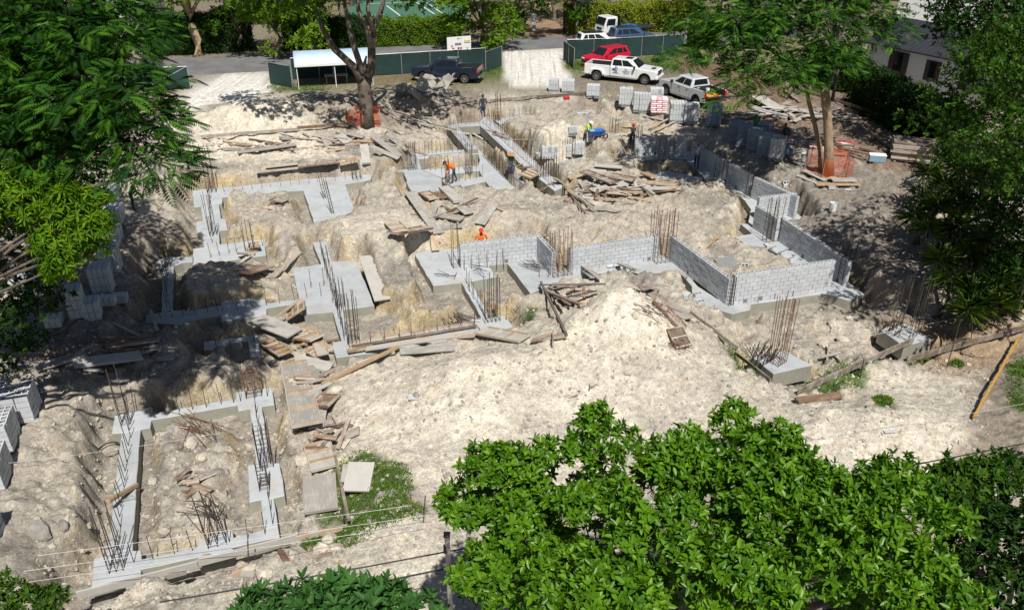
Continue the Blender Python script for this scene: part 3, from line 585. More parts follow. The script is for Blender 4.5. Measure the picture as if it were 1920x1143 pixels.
cage(476, 742, 0, .55, .25, 1.35, 3, 2, 'ladder-like rebar cage at the back right corner of the footing frame', ties=9, rust=True, tieh=.9)
cage(500, 872, 0, .42, .3, 1.7, 3, 2, 'dark rebar cage with many ties on the right arm of the footing frame', ties=9, tieh=.95)
cage(496, 915, 0, .3, .2, 1.1, 2, 2, 'short rebar cage just below the many-tied cage on the footing frame', ties=7, tieh=.9)
cage(408, 1018, 0, .5, .25, 1.9, 3, 2, 'leaning rebar bundle on the front arm of the footing frame', ties=3, lean=(.02, -.08))
cage(397, 360, 0, .5, .4, 2.9, 3, 3, 'tallest slender rebar cage at the back left footing corner', ties=6); cage(400, 440, 0, .35, .3, 2.3, 3, 2, 'tall rebar cage in half shade on the left tee footing', ties=5)
cage(313, 500, 0, .35, .3, 1.8, 3, 2, 'rebar cage standing in the deep shade at left', ties=4); cage(470, 480, 0, .4, .15, 1.9, 3, 2, 'three thin bars rising by the tan boards at left', ties=1)
cage(624, 400, 0, .14, .14, 2.1, 2, 2, 'slim leaning rebar cage on the large square back pad', ties=8, lean=(0.06, -.12), tieh=.8); cage(609, 372, 0, .15, .15, 1.9, 2, 2, 'thin pair of bars behind the slim leaning cage', ties=5, lean=(.02, -.1))
cage(669, 336, 0, .5, .35, 1.25, 3, 2, 'low boxy rebar cage by the small pad near the orange-tan board', ties=4, tieh=.9); cage(664, 646, 0, .45, .35, 2.4, 4, 2, 'tall rebar cage at the foot of the long rebar row, centre left', ties=5)
cage(640, 575, 0, .3, .25, 1.4, 3, 2, 'dense rebar bunch halfway along the centre left rebar row', ties=3); cage(855, 500, 0, .35, .3, 2.4, 2, 2, 'four tall bars left of the nearest block wall', ties=3)
cage(924, 600, 0, .55, .35, 2.2, 4, 2, 'tall rebar cage at the end of the thin footing arm, centre', ties=4); cage(1051, 514, 0, .95, .6, 2.35, 5, 3, 'wide rebar cage between the short side wall and the middle block wall', ties=6, rust=True, tieh=.5)
cage(1240, 487, 0, .95, .8, 2.7, 5, 4, 'tallest rusty rebar cage standing between the middle wall and the side wall', ties=6, rust=True, tieh=.6); cage(1366, 570, 0, .25, .35, 1.45, 3, 2, 'narrow rebar column between side wall and front wall corner', ties=7, tieh=.9)
cage(1457, 679, .5, .55, .45, 2.9, 5, 3, 'very tall brown rebar bundle on the isolated pad, right foreground', ties=2, rust=True, tieh=.2, rz=R(40)); cage(1695, 626, .5, .95, .8, 2.6, 4, 3, 'eight tall bars on the isolated pad near the spiky palms', ties=2, tieh=.12, rz=R(40))
cage(1443, 452, 0, .7, .35, 2.5, 4, 2, 'tall thin bars at the joint of the right side block walls', ties=2); cage(1577, 531, 0, .25, .35, 1.5, 3, 2, 'rebar column closing the near end of the long side wall', ties=6, tieh=.9)
cage(1578, 497, .4, .9, .5, 1.5, 4, 2, 'loose upright bars just beyond the long side wall', ties=0); cage(1404, 366, 0, .3, .3, 1.7, 3, 2, 'bars at the gap between two shaded side walls', ties=4)
cage(1352, 345, 0, .8, .5, 2.0, 4, 3, 'group of bars in shade before the side wall', ties=0); cage(772, 318, 0, .5, .35, 1.9, 4, 2, 'dense dark rebar cage left of the orange vested worker', ties=6, tieh=.9)
cage(840, 352, 0, .2, .2, 1.8, 2, 2, 'dark slim rebar cage in front of the orange vested worker', ties=6, tieh=.9); cage(880, 325, 0, .35, .25, 2.0, 3, 2, 'rebar cage right of the orange vested worker', ties=4)
cage(1196, 292, 0, .3, .25, 2.1, 3, 2, 'bars beside the red capped worker', ties=2, rust=True); cage(1150, 253, .2, .5, .35, 1.3, 3, 2, 'bars on the slab behind the blue wheelbarrow', ties=1)
cage(934, 226, 0, .4, .3, 2.2, 3, 2, 'dark rebar cage at the far end of the diagonal beam', ties=7, tieh=.9); cage(1245, 300, -.1, 1.2, .5, 1.6, 4, 2, 'bars in the shaded pit before the back block wall', ties=0, rust=True)
cage(1064, 295, 0, .9, .3, 1.3, 6, 2, 'row of bars before the upright block stacks', ties=3, rust=True); cage(1026, 340, 0, 1.4, .3, 1.6, 9, 2, 'thick row of bars at the near end of the diagonal beam', ties=3)
# short hooks on the two isolated pads
for px, py in ((1432, 676), (1676, 620)):
    hk = empty('rebar_hooks', at(px, py, .5), R(40), 'dense bed of short bent bars on the %s isolated pad' % ('nearer' if px < 1500 else 'farther'), 'rebar', 'bent bar beds')
    for i in range(9):
        x = -.45 + .1 * i
        for y in (-.2, .1, .35):
            if px < 1500 or y > -.3: o = addobj('bar', bar_me, hk, (x, y, 0), (random.gauss(.25, .1), random.gauss(0, .15), 0)); o.scale = (1, 1, random.uniform(.35, .95) if px < 1500 else random.uniform(.25, .4))
# cut bars lying in heaps
def barheap(px, py, n, ln, label, spread=.3, rise=0.03, mat=M_REBAR):
    p = G(px, py); h = empty('cut_rebar_heap', p, 0, label, 'rebar', 'heaps of cut bars')
    for i in range(n):
        a = random.gauss(R(-35), .35); x, y = random.gauss(0, spread), random.gauss(0, spread * .5); l = ln * random.uniform(.5, 1); z = .02 + rise * i * .6
        dx, dy = math.cos(a) * l / 2, math.sin(a) * l / 2
        MB().tube([(x - dx, y - dy, z + random.uniform(0, rise * 6)), (x + dx, y + dy, z + random.uniform(0, rise * 6))], .013, 5).build('bar', mat, h)
barheap(1003, 505, 13, 1.6, 'fan of cut dark bars lying on the wall footing pad', .2); barheap(852, 617, 22, 1.5, 'tangled heap of bars below the centre pad', .4, .03); barheap(370, 808, 16, 2.2, 'brown bars heaped inside the footing frame', .4, .025, M_RUST)
barheap(838, 520, 5, 1.1, 'few bars lying on the bare centre pad', .15); barheap(905, 515, 6, 1.3, 'bent bars propped over the small pit by the nearest wall', .25, .06); barheap(390, 985, 12, 1.4, 'stiff bars standing askew at the front of the footing frame', .3, .08)
barheap(1385, 375, 9, 1.3, 'wire-like bars on a small shaded pad', .3, .05); barheap(1265, 655, 18, .5, 'pinkish tangle of thin wire beside the sloping panels', .25, .02, M_RUST); barheap(1215, 590, 7, 1.6, 'thin bars leaning on the mound by the sloping panels', .35, .05)

# ================================================================= concrete block walls
BL, BH, BW = 0.40, 0.20, 0.20
def blockmesh(l, w, h, cells=2, j=0.009):
    "hollow concrete block, origin at the middle of its base"
    mb = MB(); x, y = l / 2 - j, w / 2; z0, z1 = j, h - j; t = 0.034; m = MB()
    xs = [-x]; cw = (2 * x - (cells + 1) * t) / cells
    V = [(-x, -y, z0), (x, -y, z0), (x, y, z0), (-x, y, z0), (-x, -y, z1), (x, -y, z1), (x, y, z1), (-x, y, z1)]; F = [(0, 1, 5, 4), (1, 2, 6, 5), (2, 3, 7, 6), (3, 0, 4, 7), (0, 3, 2, 1)]; fm = [0] * 5
    edges = [-x]
    rects = []
    for c in range(cells):
        a = -x + t + c * (cw + t); rects.append((a, a + cw))
    yi = y - t; b = len(V)
    # top face strips
    def q(x0, y0, x1, y1):
        n = len(V); V.extend([(x0, y0, z1), (x1, y0, z1), (x1, y1, z1), (x0, y1, z1)]); F.append((n, n + 1, n + 2, n + 3)); fm.append(0)
    q(-x, -y, x, -yi); q(-x, yi, x, y); px = -x
    for a, e in rects: q(px, -yi, a, yi); px = e
    q(px, -yi, x, yi)
    for a, e in rects:
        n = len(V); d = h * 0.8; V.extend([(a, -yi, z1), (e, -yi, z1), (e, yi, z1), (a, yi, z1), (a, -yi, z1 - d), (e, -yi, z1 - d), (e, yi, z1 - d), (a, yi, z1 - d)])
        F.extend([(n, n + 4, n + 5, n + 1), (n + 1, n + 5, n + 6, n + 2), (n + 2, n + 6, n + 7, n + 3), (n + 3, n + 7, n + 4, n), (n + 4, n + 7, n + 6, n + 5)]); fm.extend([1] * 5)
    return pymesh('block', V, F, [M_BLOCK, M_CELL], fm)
def solidmesh(l, w, h, j=0.009):
    return MB().box((0, 0, h / 2), (l - 2 * j, w, h - 2 * j)).mesh('block', M_BLOCK)
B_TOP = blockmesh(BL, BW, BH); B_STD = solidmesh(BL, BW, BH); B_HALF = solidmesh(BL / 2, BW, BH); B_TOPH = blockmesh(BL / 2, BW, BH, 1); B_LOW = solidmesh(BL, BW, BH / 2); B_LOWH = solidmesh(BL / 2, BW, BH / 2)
def wall(a, b, label, full=5, half=True, z=0.004, name='block_wall', gaps=True):
    p, q = at(*a, z), at(*b, z); d = q - p; L = d.length; rz = math.atan2(d.y, d.x); u = d.normalized(); nrm = Vector((-u.y, u.x, 0))
    if nrm.dot(-((p + q) / 2)) > 0: nrm = -nrm          # away from the camera
    w = empty(name, p + nrm * (BW / 2), rz, label, 'wall', 'concrete block walls')
    n = max(1, round(L / BL)); L = n * BL
    rows = [BH] * full + ([BH / 2] if half else []) + [BH]; zz = 0
    for r, h in enumerate(rows):
        top = r == len(rows) - 1; low = h < BH
        off = (r % 2) * BL / 2; xs = []
        if off: xs.append((BL / 4, True))
        x = off
        while x + BL <= L + 1e-6: xs.append((x + BL / 2, False)); x += BL
        if x < L - 1e-6: xs.append((x + BL / 4, True))
        for x, hf in xs:
            if gaps and r == 0 and not hf and random.random() < .18 and 0.5 < x < L - .5: 
                me = B_HALF; x -= BL / 4 - .02         # clean-out opening at the foot of the wall
            else: me = (B_TOPH if hf else B_TOP) if top else ((B_LOWH if hf else B_LOW) if low else (B_HALF if hf else B_STD))
            addobj('block', me, w, (x + random.gauss(0, .0015), random.gauss(0, .004), zz), (0, 0, random.gauss(0, .004)))
        zz += h
    mb = MB(); mb.box((L / 2, 0, (zz - .04) / 2), (L - .03, BW - .03, zz - .05)); mb.build('mortar_core', M_MORTAR, w)
    return w
wall((864, 503), (1005, 487), 'sunlit block wall hiding the legs of the orange shirted worker'); wall((1006, 487), (1036, 521), 'short shaded block wall meeting the nearest sunlit wall at a right angle', gaps=False)
wall((1067, 512), (1229, 487), 'long sunlit middle block wall with two loose blocks at its foot'); wall((1251, 485), (1361, 572), 'dark-faced side block wall with clean-out holes running toward the front corner')
wall((1370, 572), (1559, 543), 'long bright front block wall at the right corner', full=6, half=True); wall((1410, 427), (1449, 452), 'short side block wall section behind tall thin bars', full=5)
wall((1456, 450), (1580, 536), 'longest side block wall, tree shade falling on its near half', full=5); wall((1418, 412), (1486, 403), 'short sunlit return wall joining the side walls by the trench', full=5)
wall((1408, 371), (1483, 408), 'side block wall above the return wall, lit from inside the yard', full=5); wall((1340, 331), (1403, 367), 'blue-shaded side block wall next to the bars', full=5)
wall((1294, 297), (1338, 329), 'blue-shaded side block wall behind the lilac shirted worker', full=5); wall((1189, 294), (1265, 288), 'back block wall dappled with tree shade', full=5, half=True)
wall((1266, 289), (1288, 294), 'short shaded wall piece at the corner of the back wall', full=5, gaps=False)
# ================================================================= stacks of blocks
def near_stack(p, rz, nx, ny, nz, label, skip=()):
    s = empty('block_stack', p, rz, label, 'block stack', 'stacks of grey concrete blocks')
    for k in range(nz):
        for i in range(nx):
            for j in range(ny):
                if 0 < i < nx - 1 and 0 < j < ny - 1 and k < nz - 1: continue
                if k < nz - 1 and j > 0 and j < ny - 1 and i == 0 and rz < .5 and False: continue
                if (i, j, k) in skip: continue
                off = (k % 2) * .1
                addobj('block', B_TOP, s, ((i - (nx - 1) / 2) * BL + random.gauss(0, .006), (j - (ny - 1) / 2) * BW + random.gauss(0, .004), k * BH), (0, 0, random.gauss(0, .012)))
    return s
near_stack(G(36, 778), R(18), 3, 6, 5, 'light grey block stack at the left frame edge, the farthest of the lit row', skip=((1, 5, 4), (1, 4, 4)))
near_stack(G(8, 832), R(18), 2, 6, 5, 'light grey block stack, second of the lit row at the left edge'); near_stack(G(-8, 900), R(18), 2, 6, 5, 'light grey block stack, third of the lit row at the left edge')
near_stack(G(-32, 1020), R(14), 2, 6, 5, 'light grey block stack nearest the camera at the left edge')
def far_stack(px, py, rz, nx, ny, nz, label, base=True, mat=None, wrap=False, name='block_stack', z=None):
    "blocks stood on end; single blocks are only a few pixels"
    p = G(px, py) if z is None else at(px, py, z); s = empty(name, p, rz, label, 'block stack', 'stacks of grey concrete blocks')
    z0 = 0
    if base:
        mb = MB()
        for i in range(nx): 
            for k in (0, 1):
                if random.random() < .85: addobj('block', B_SIDE, s, ((i - (nx - 1) / 2) * .205, -(ny - 1) * .1, .0 + 0), (0, 0, 0)) if k == 0 else None
        for i in range(nx):
            for j in range(1, ny): mb.box(((i - (nx - 1) / 2) * .205, (j - (ny - 1) / 2) * .2, .1), (.195, .2, .195))
        if mb.v: o = mb.build('bottom_blocks', M_BLOCK, s); o['kind'] = 'stuff'
        z0 = .2
    mb = MB()
    for k in range(nz):
        for i in range(nx):
            for j in range(ny):
                if 0 < i < nx - 1 and 0 < j < ny - 1 and k < nz - 1: continue
                if k == nz - 1 and random.random() < .06: continue
                mb.box(((i - (nx - 1) / 2) * .205 + random.gauss(0, .004), (j - (ny - 1) / 2) * .205 + random.gauss(0, .006), z0 + k * .4 + .2), (.182, .196, .378))
    o = mb.build('upright_blocks', mat or M_BLOCK, s); o['kind'] = 'stuff'
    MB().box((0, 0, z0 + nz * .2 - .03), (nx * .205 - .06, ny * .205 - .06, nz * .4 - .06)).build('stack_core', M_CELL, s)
    return s
# block seen end-on; black plates paint the shade of its two open cells
mbk = MB(); mbk.box((0, .01, .1), (.195, .19, .195)); 
for cx in (-.048, .048): mbk.box((cx, -.0875, .1), (.068, .01, .11), 1)
B_SIDE = mbk.mesh('block', [M_BLOCK, M_BLACK])
far_stack(1038, 171, R(-8), 4, 4, 2, 'block stack by the white drive, left of a touching pair'); far_stack(1065, 173, R(-6), 5, 5, 2, 'block stack by the white drive, right of a touching pair'); far_stack(1112, 184, R(-12), 5, 4, 2, 'single block stack between the white drive and the big block group')
far_stack(1172, 201, R(-6), 5, 4, 3, 'tall block stack at the left end of the group behind the silver pickup'); far_stack(1194, 210, R(-6), 3, 4, 3, 'block stack, the narrow one of the group behind the silver pickup'); far_stack(1207, 211, R(-6), 4, 4, 3, 'block stack with two dark openings low on its front')
far_stack(1229, 200, R(-6), 5, 4, 3, 'block stack standing behind the pink bagged pallet'); far_stack(1267, 227, R(-6), 5, 6, 3, 'block stack with long dark left side, right of the pink bags'); far_stack(1294, 231, R(-6), 5, 4, 3, 'block stack with an offset bottom row beside the silver pickup')
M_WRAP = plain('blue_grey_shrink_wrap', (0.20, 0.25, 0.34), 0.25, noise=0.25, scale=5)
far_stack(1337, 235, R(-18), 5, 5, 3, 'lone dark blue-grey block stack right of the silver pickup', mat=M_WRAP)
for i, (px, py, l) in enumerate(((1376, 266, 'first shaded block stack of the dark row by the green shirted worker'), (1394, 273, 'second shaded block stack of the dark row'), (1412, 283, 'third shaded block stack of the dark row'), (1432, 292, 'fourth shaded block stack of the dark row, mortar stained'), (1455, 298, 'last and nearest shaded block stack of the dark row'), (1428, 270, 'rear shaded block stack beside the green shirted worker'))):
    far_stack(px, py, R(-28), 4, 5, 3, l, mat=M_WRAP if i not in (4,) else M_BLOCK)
far_stack(1083, 293, R(2), 4, 4, 2, 'block stack standing on the pad before the lime shirted worker', base=False); far_stack(1104, 276, R(2), 2, 2, 2, 'small block pile right at the lime shirted worker', base=False); far_stack(1066, 297, R(2), 2, 2, 2, 'narrow block pile behind the row of bars', base=False)
far_stack(1030, 299, R(4), 5, 2, 2, 'half hidden block stack behind the thick rebar row', base=False); far_stack(1010, 300, R(4), 2, 2, 1, 'two-wide block pile left of the thick rebar row', base=False); far_stack(1072, 255, R(20), 3, 2, 1, 'loose block pile left of the lime shirted worker'); far_stack(1163, 293, R(4), 2, 1, 1, 'small block pile at the feet of the red capped worker')
for px, py, rz, n, l in ((216, 372, 14, (3, 4, 2), 'farthest shaded block stack in the row at left'), (218, 415, 14, (4, 5, 2), 'second shaded block stack in the row at left'), (214, 455, 14, (4, 5, 2), 'third shaded block stack in the row at left, half under leaves'), (212, 508, 16, (4, 5, 3), 'fourth shaded block stack in the row at left'), (196, 545, 16, (4, 4, 3), 'big shaded block stack with sunny top edge at left'),
                      (150, 592, 20, (3, 4, 3), 'slanting narrow block stack at the left near the dim end of the row'), (178, 595, 20, (3, 4, 2), 'short narrow block stack beside the slanting one'), (205, 572, 10, (3, 2, 1), 'low pile of blocks at the front of the shaded row'), (228, 568, 10, (3, 2, 1), 'low pile of three blocks right of the shaded row'), (55, 550, 14, (5, 5, 2), 'block stack almost lost in deep shade at far left'), (105, 610, 14, (3, 3, 1), 'half buried block pile in deep shade at far left')):
    far_stack(px, py, R(rz), *n, l, base=False)
# pink bags of mortar on a pallet
M_PINK = plain('pink_white_bag', (0.72, 0.42, 0.45), 0.5, noise=0.3, scale=5); M_BAGW = plain('pale_bag', (0.78, 0.68, 0.68), 0.5, noise=0.2, scale=5)
pb = empty('bag_pallet', G(1234, 213), R(-6), 'pallet stacked with pink and white mortar bags among the block stacks', 'bag pallet')
mb = MB(); 
for y in (-.4, 0, .4): mb.box((0, y, .05), (1.2, .1, .1))
for x in (-.5, -.25, 0, .25, .5): mb.box((x, 0, .115), (.14, 1.0, .03))
mb.build('pallet', M_WB, pb)
for k in range(7):
    for i in range(3):
        for j in range(2):
            mb = MB(); mb.box((0, 0, .075), (.41, .52, .15)); o = mb.build('bag', M_PINK if (k + i) % 2 else M_BAGW, pb, ((i - 1) * .42 + random.gauss(0, .015), (j - .5) * .54, .14 + k * .15), (0, 0, random.gauss(0, .03)), bevel=.05)
# loose blocks
def loose(px, py, rz, label, me=None, rot=None):
    o = addobj('loose_block', me or B_TOP, None, G(px, py), rot or (0, 0, R(rz))); tag(o, label, 'block', 'loose concrete blocks')
loose(1143, 500, 15, 'left one of two loose blocks at the foot of the middle wall', rot=(R(90), 0, R(15))); loose(1155, 499, 15, 'right one of two loose blocks at the foot of the middle wall', rot=(R(90), 0, R(15)))
loose(1308, 556, 20, 'upright block beside the dark side wall', B_TOP); loose(1313, 572, 20, 'bottom block of the little post by the dark side wall'); loose(1284, 556, -30, 'tipped block left of the little block post', rot=(R(80), 0, R(60)))
loose(1393, 497, 12, 'block with two dark cells lying inside the right room', rot=(R(70), 0, R(12))); loose(1455, 556, 5, 'block on a pale heap before the front wall', rot=(R(88), 0, R(5))); loose(1388, 430, 35, 'block standing on the stepped side footing')
loose(1434, 462, 30, 'block on end near the side wall bars', rot=(R(90), 0, R(100))); loose(1450, 470, 30, 'first of three flat blocks along the side wall'); loose(1466, 478, 30, 'second of three flat blocks along the side wall'); loose(1483, 490, 30, 'third of three flat blocks along the side wall')
loose(1471, 345, 10, 'block lying in the yard near the orange fence', rot=(R(60), 0, R(10))); loose(1558, 357, 4, 'block at the edge of the boards by the orange fence'); loose(1588, 357, 6, 'block with cells at the right end of the boards by the orange fence', rot=(R(90), 0, R(6)))
loose(1463, 409, 8, 'double block at the foot of the return wall'); loose(1472, 352, 70, 'small block below the one in the yard', B_HALF); loose(1400, 332, 20, 'pale block beyond the shaded side wall')
# broken concrete slabs heaped by the dark pickup
for i in range(26):
    p = G(random.gauss(810, 24), random.gauss(172, 9)); r = random.uniform(.35, .85); n = random.randint(5, 7); poly = [(r * random.uniform(.6, 1) * math.cos(6.28 * k / n), r * random.uniform(.6, 1) * math.sin(6.28 * k / n)) for k in range(n)]
    mb = MB(); mb.prism(poly, 0, random.uniform(.1, .16)); o = mb.build('broken_slab', M_STONEG if i % 3 else M_CONCS, None, p + Vector((0, 0, random.uniform(.05, .55))), (random.gauss(0, .5), random.gauss(0, .5), random.uniform(0, 6)))
    tag(o, 'broken grey concrete slab piece in the heap in front of the dark pickup', 'slab', 'heap of broken slabs')
# larger rocks
for px, py, r, l in ((1190, 592, .16, 'ochre stone on the cream pile near the sloping panels'), (648, 425, .3, 'tan boulder on the centre-left mound'), (1048, 694, .16, 'ochre stone left of the cream pile middle'), (1178, 702, .18, 'ochre stone on the cream pile right of its middle'), (570, 868, .3, 'pale boulder left of the ribbed panel on the slope'), (715, 930, .12, 'white stone on the grass by the large grey panel'), (395, 1066, .22, 'boulder just in front of the frame, left one'), (470, 1070, .25, 'boulder in front of the frame near a dark stake'), (500, 1078, .22, 'boulder right of the dark stake at the front boards'), (630, 1030, .25, 'tan boulder in front of the boards, right one'), (620, 1015, .3, 'pale boulder touching the front boards'), (605, 1035, .28, 'pale boulder in front of the boards, left one'), (945, 690, .14, 'small ochre stone at the left of the cream pile'), (780, 745, .16, 'stone beside the small blue-grey slate'), (1165, 640, .12, 'small stone below the cream pile peak'), (310, 1000, .25, 'boulder in the front left of the footing frame'), (290, 905, .2, 'boulder along the left arm inside the footing frame'), (360, 835, .3, 'boulder under the brown bars in the footing frame'), (380, 860, .25, 'boulder below the brown bars in the footing frame'), (76, 1000, .35, 'crumbled grey stone on the dirt at lower left'), (120, 990, .22, 'pale stone right of the crumbled grey one'), (1560, 610, .25, 'topmost boulder between the two isolated pads'), (1580, 640, .3, 'middle boulder between the two isolated pads'), (1545, 655, .28, 'lowest boulder between the two isolated pads'), (1590, 600, .22, 'rear boulder between the two isolated pads'), (470, 840, .3, 'boulder left of the many-tied rebar cage'), (385, 945, .2, 'yellow rock inside the footing frame')):
    bm = bmesh.new(); bmesh.ops.create_icosphere(bm, subdivisions=2, radius=1)
    for v in bm.verts: v.co *= random.uniform(.82, 1.12)
    me = bpy.data.meshes.new('rock'); bm.to_mesh(me); bm.free(); me.materials.append(M_STONEG if 'grey' in l else (M_WT if 'yellow' in l else M_STONE)); p = G(px, py)
    o = addobj('rock', me, None, p + Vector((0, 0, r * .2)), (random.random(), random.random(), random.random() * 6)); o.scale = (r, r * random.uniform(.6, .95), r * .6)
    tag(o, l if len(l) > 8 else 'pale limestone boulder lying among the rubble', 'rock', 'limestone boulders')
# ================================================================= form boards and lumber
WM = dict(g=M_WG, b=M_WB, t=M_WT, d=M_WD, y=M_WY)
def frame_between(p, q, up=Vector((0, 0, 1)), roll=0.0):
    x = (q - p).normalized(); y = up.cross(x).normalized(); z = x.cross(y); M = Matrix((x, y, z)).transposed()
    return (M @ Matrix.Rotation(roll, 3, 'X')).to_euler()
def plank(a, b, w, t, m, label, group=None, dz=0.0, roll=0.0, name='plank', cat='plank', battens=0, bm='t', dz2=None, za=None):
    p = G(*a) if za is None else at(*a, za); q = G(*b) if za is None else at(*b, za); p = p + Vector((0, 0, dz + t / 2)); q = q + Vector((0, 0, (dz if dz2 is None else dz2) + t / 2))
    if za is None:      # rest the board on the highest ground beneath it
        d_ = (q - p); s_ = Vector((-d_.y, d_.x, 0)).normalized() * w / 2; lift = 0.0
        for k in range(9):
            for e in (-1, 0, 1):
                c_ = p + d_ * (k / 8) + s_ * e; lift = max(lift, gz(c_.x, c_.y) + .01 - (c_.z - t / 2))
        lift = min(lift, .55) * .9; p = p + Vector((0, 0, lift)); q = q + Vector((0, 0, lift))
    L = (q - p).length; rot = frame_between(p, q, roll=roll); c = (p + q) / 2
    if not battens:
        o = MB().box((0, 0, 0), (L, w, t)).build(name, WM[m], None, c, rot)
        return tag(o, label, cat, group)
    o = empty('form_panel', c, 0, label, 'form panel', group); o.rotation_euler = rot
    MB().box((0, 0, 0), (L, w, .025)).build('sheet', WM[m], o)
    for s in (-1, 1): MB().box((0, s * (w / 2 - .02), .04), (L, .04, .08)).build('rail', WM[bm], o)
    for k in range(battens):
        x = -L / 2 + .04 + (L - .08) * k / max(1, battens - 1); MB().box((x, 0, .04), (.06, w - .08, .078)).build('batten', WM[bm], o)
    return o
def pl(items, group):
    for it in items: plank(it[0], it[1], it[2], it[3], it[4], it[5], group, *(it[6:]))
def heap(px, py, n, sx, sy, lmin, lmax, ang, da, mats, label, group, w=(.06, .2), rise=.25, name='board', joined=False):
    J = []
    c = G(px, py); ax = Vector((math.cos(ang), math.sin(ang), 0)); ay = Vector((-ax.y, ax.x, 0))
    for i in range(n):
        u, v = random.gauss(0, sx), random.gauss(0, sy); p = c + ax * u + ay * v; a = ang + random.gauss(0, da); l = random.uniform(lmin, lmax) / 2; d = Vector((math.cos(a), math.sin(a), 0)) * l
        p0, p1 = p - d, p + d; t = random.uniform(.03, .07); lift = random.uniform(0, rise) * math.exp(-(u / sx) ** 2 / 3 - (v / sy) ** 2 / 3)
        p0.z = gz(p0.x, p0.y) + t / 2 + lift * random.uniform(.4, 1.2); p1.z = gz(p1.x, p1.y) + t / 2 + lift * random.uniform(.4, 1.2)
        if abs(p0.z - p1.z) > .7 * (2 * l): m = min(p0.z, p1.z); p0.z = min(p0.z, m + .5 * l); p1.z = min(p1.z, m + .5 * l)
        o = MB().box((0, 0, 0), ((p1 - p0).length, random.uniform(*w), t)).build(name, WM[random.choice(mats)], None, (p0 + p1) / 2, frame_between(p0, p1, roll=random.gauss(0, .25)))
        if joined: J.append(o)
        else: tag(o, label, 'board', group)
    if joined:
        V = []; F = []; fm = []; ms = []
        for o in J:
            n = len(V); Mx = o.matrix_basis; m_ = o.data.materials[0]
            if m_ not in ms: ms.append(m_)
            V += [Mx @ v.co for v in o.data.vertices]; F += [tuple(i + n for i in pg.vertices) for pg in o.data.polygons]; fm += [ms.index(m_)] * len(o.data.polygons); bpy.data.objects.remove(o)
        tag(addobj('board_heap', pymesh('board_heap', V, F, ms, fm)), label, 'boards', kind='stuff')
BK = 'form panels at the back left'
pl([((689,499),(719,583),.72,.05,'g','long pale form panel lying right of the wide double pad',.02), ((684,289),(689,327),.55,.14,'g','short pale slab-like panel by the small back pad',.05)], 'single form panels')
plank((560,326),(631,317),.55,.05,'d','dark ribbed form panel at the back of the large square pad',BK,battens=5,bm='b',dz=.1); plank((584,335),(637,324),.5,.05,'b','brown ribbed form panel in front of the dark ribbed one',BK,battens=4,bm='b',dz=.05)
plank((484,342),(570,331),.45,.06,'b','long brown board along the back left footing',BK,.02); plank((500,328),(560,322),.35,.06,'t','tan board behind the long brown one',BK,.1); plank((638,327),(672,320),.9,.05,'t','orange-tan panel beside the low boxy rebar cage',BK,battens=3,bm='t',dz=.05)
plank((700,266),(750,305),.5,.06,'g','first of three slanting panels left of the lumber heap',BK,.05); plank((723,266),(765,299),.6,.05,'g','ribbed middle panel of three slanting ones',BK,battens=4,bm='d',dz=.1); plank((700,292),(749,317),.5,.06,'g','nearest of three slanting panels',BK,.1)
plank((340,326),(379,345),.6,.05,'b','brown panel near the hanging left branch tip',BK,battens=3,bm='d'); 
CH = 'panels on the centre rubble mound'
plank((769,373),(824,452),.62,.06,'g','longest grey panel sliding down the centre mound',CH,.12); plank((814,451),(817,474),.4,.05,'t','short tan board at the foot of the longest grey panel',CH,.1); plank((832,357),(860,386),.62,.16,'g','thick grey slab-like panel below the orange vested worker',CH,.1)
plank((795,365),(815,378),.7,.05,'t','small tan box panel left of the thick slab',CH,battens=3,bm='b',dz=.1); plank((815,366),(834,376),.5,.06,'b','brown offcut between tan box and thick slab',CH,.1); plank((819,410),(868,420),.62,.06,'g','mauve-grey panel on the centre mound facing the camera',CH,.1); plank((900,433),(925,394),.6,.05,'g','grey panel pointing uphill behind the orange shirted worker',CH,.05)
plank((829,432),(866,428),.45,.06,'g','half-buried grey panel below the mauve one',CH,.02); plank((864,396),(880,410),.55,.05,'g','small square grey panel on the centre mound',CH,.1); plank((817,417),(895,380),.1,.08,'d','long thin pole across the centre mound',CH,.2); plank((800,388),(808,412),.3,.05,'t','tan strip between panels',CH,.12); plank((816,392),(808,415),.35,.05,'g','narrow grey strip beside the tan one',CH,.14)
plank((735,424),(752,447),.8,.05,'t','upright-looking tan ribbed panel on the pale mound',CH,battens=3,bm='t',dz=.1); plank((739,460),(803,449),.7,.05,'b','brown ribbed panel bridging the trench above the bare pad',CH,battens=4,bm='b',dz=.15); plank((925,392),(943,404),.1,.05,'t','thin tan stick right of the uphill panel',CH,.05)
heap(850,402,26,.9,.6,.4,1.3,R(20),.7,'gbtd','splintered board in the heap on the centre mound','boards on the centre mound')
BG = 'panels of the big lumber pile'
plank((1094,336),(1151,361),.62,.05,'b','orange-brown ribbed panel on top of the big lumber pile',BG,battens=4,bm='b',dz=.4,dz2=.5); plank((1110,369),(1172,354),.7,.05,'g','grey panel at the front of the big lumber pile',BG,.3); plank((1141,343),(1188,352),.7,.05,'b','brown ribbed panel behind the topmost one',BG,battens=3,bm='b',dz=.4)
plank((1212,347),(1269,352),.5,.05,'t','tan ribbed panel at the right end of the big lumber pile',BG,battens=5,bm='t',dz=.1); plank((1176,362),(1267,362),.45,.06,'g','long grey panel at the right front of the big pile',BG,.1); plank((1107,331),(1136,333),.5,.05,'g','grey panel at the back of the big pile',BG,.35); plank((1115,315),(1167,318),.45,.06,'g','grey board on the rubble behind the big pile',BG,.1)
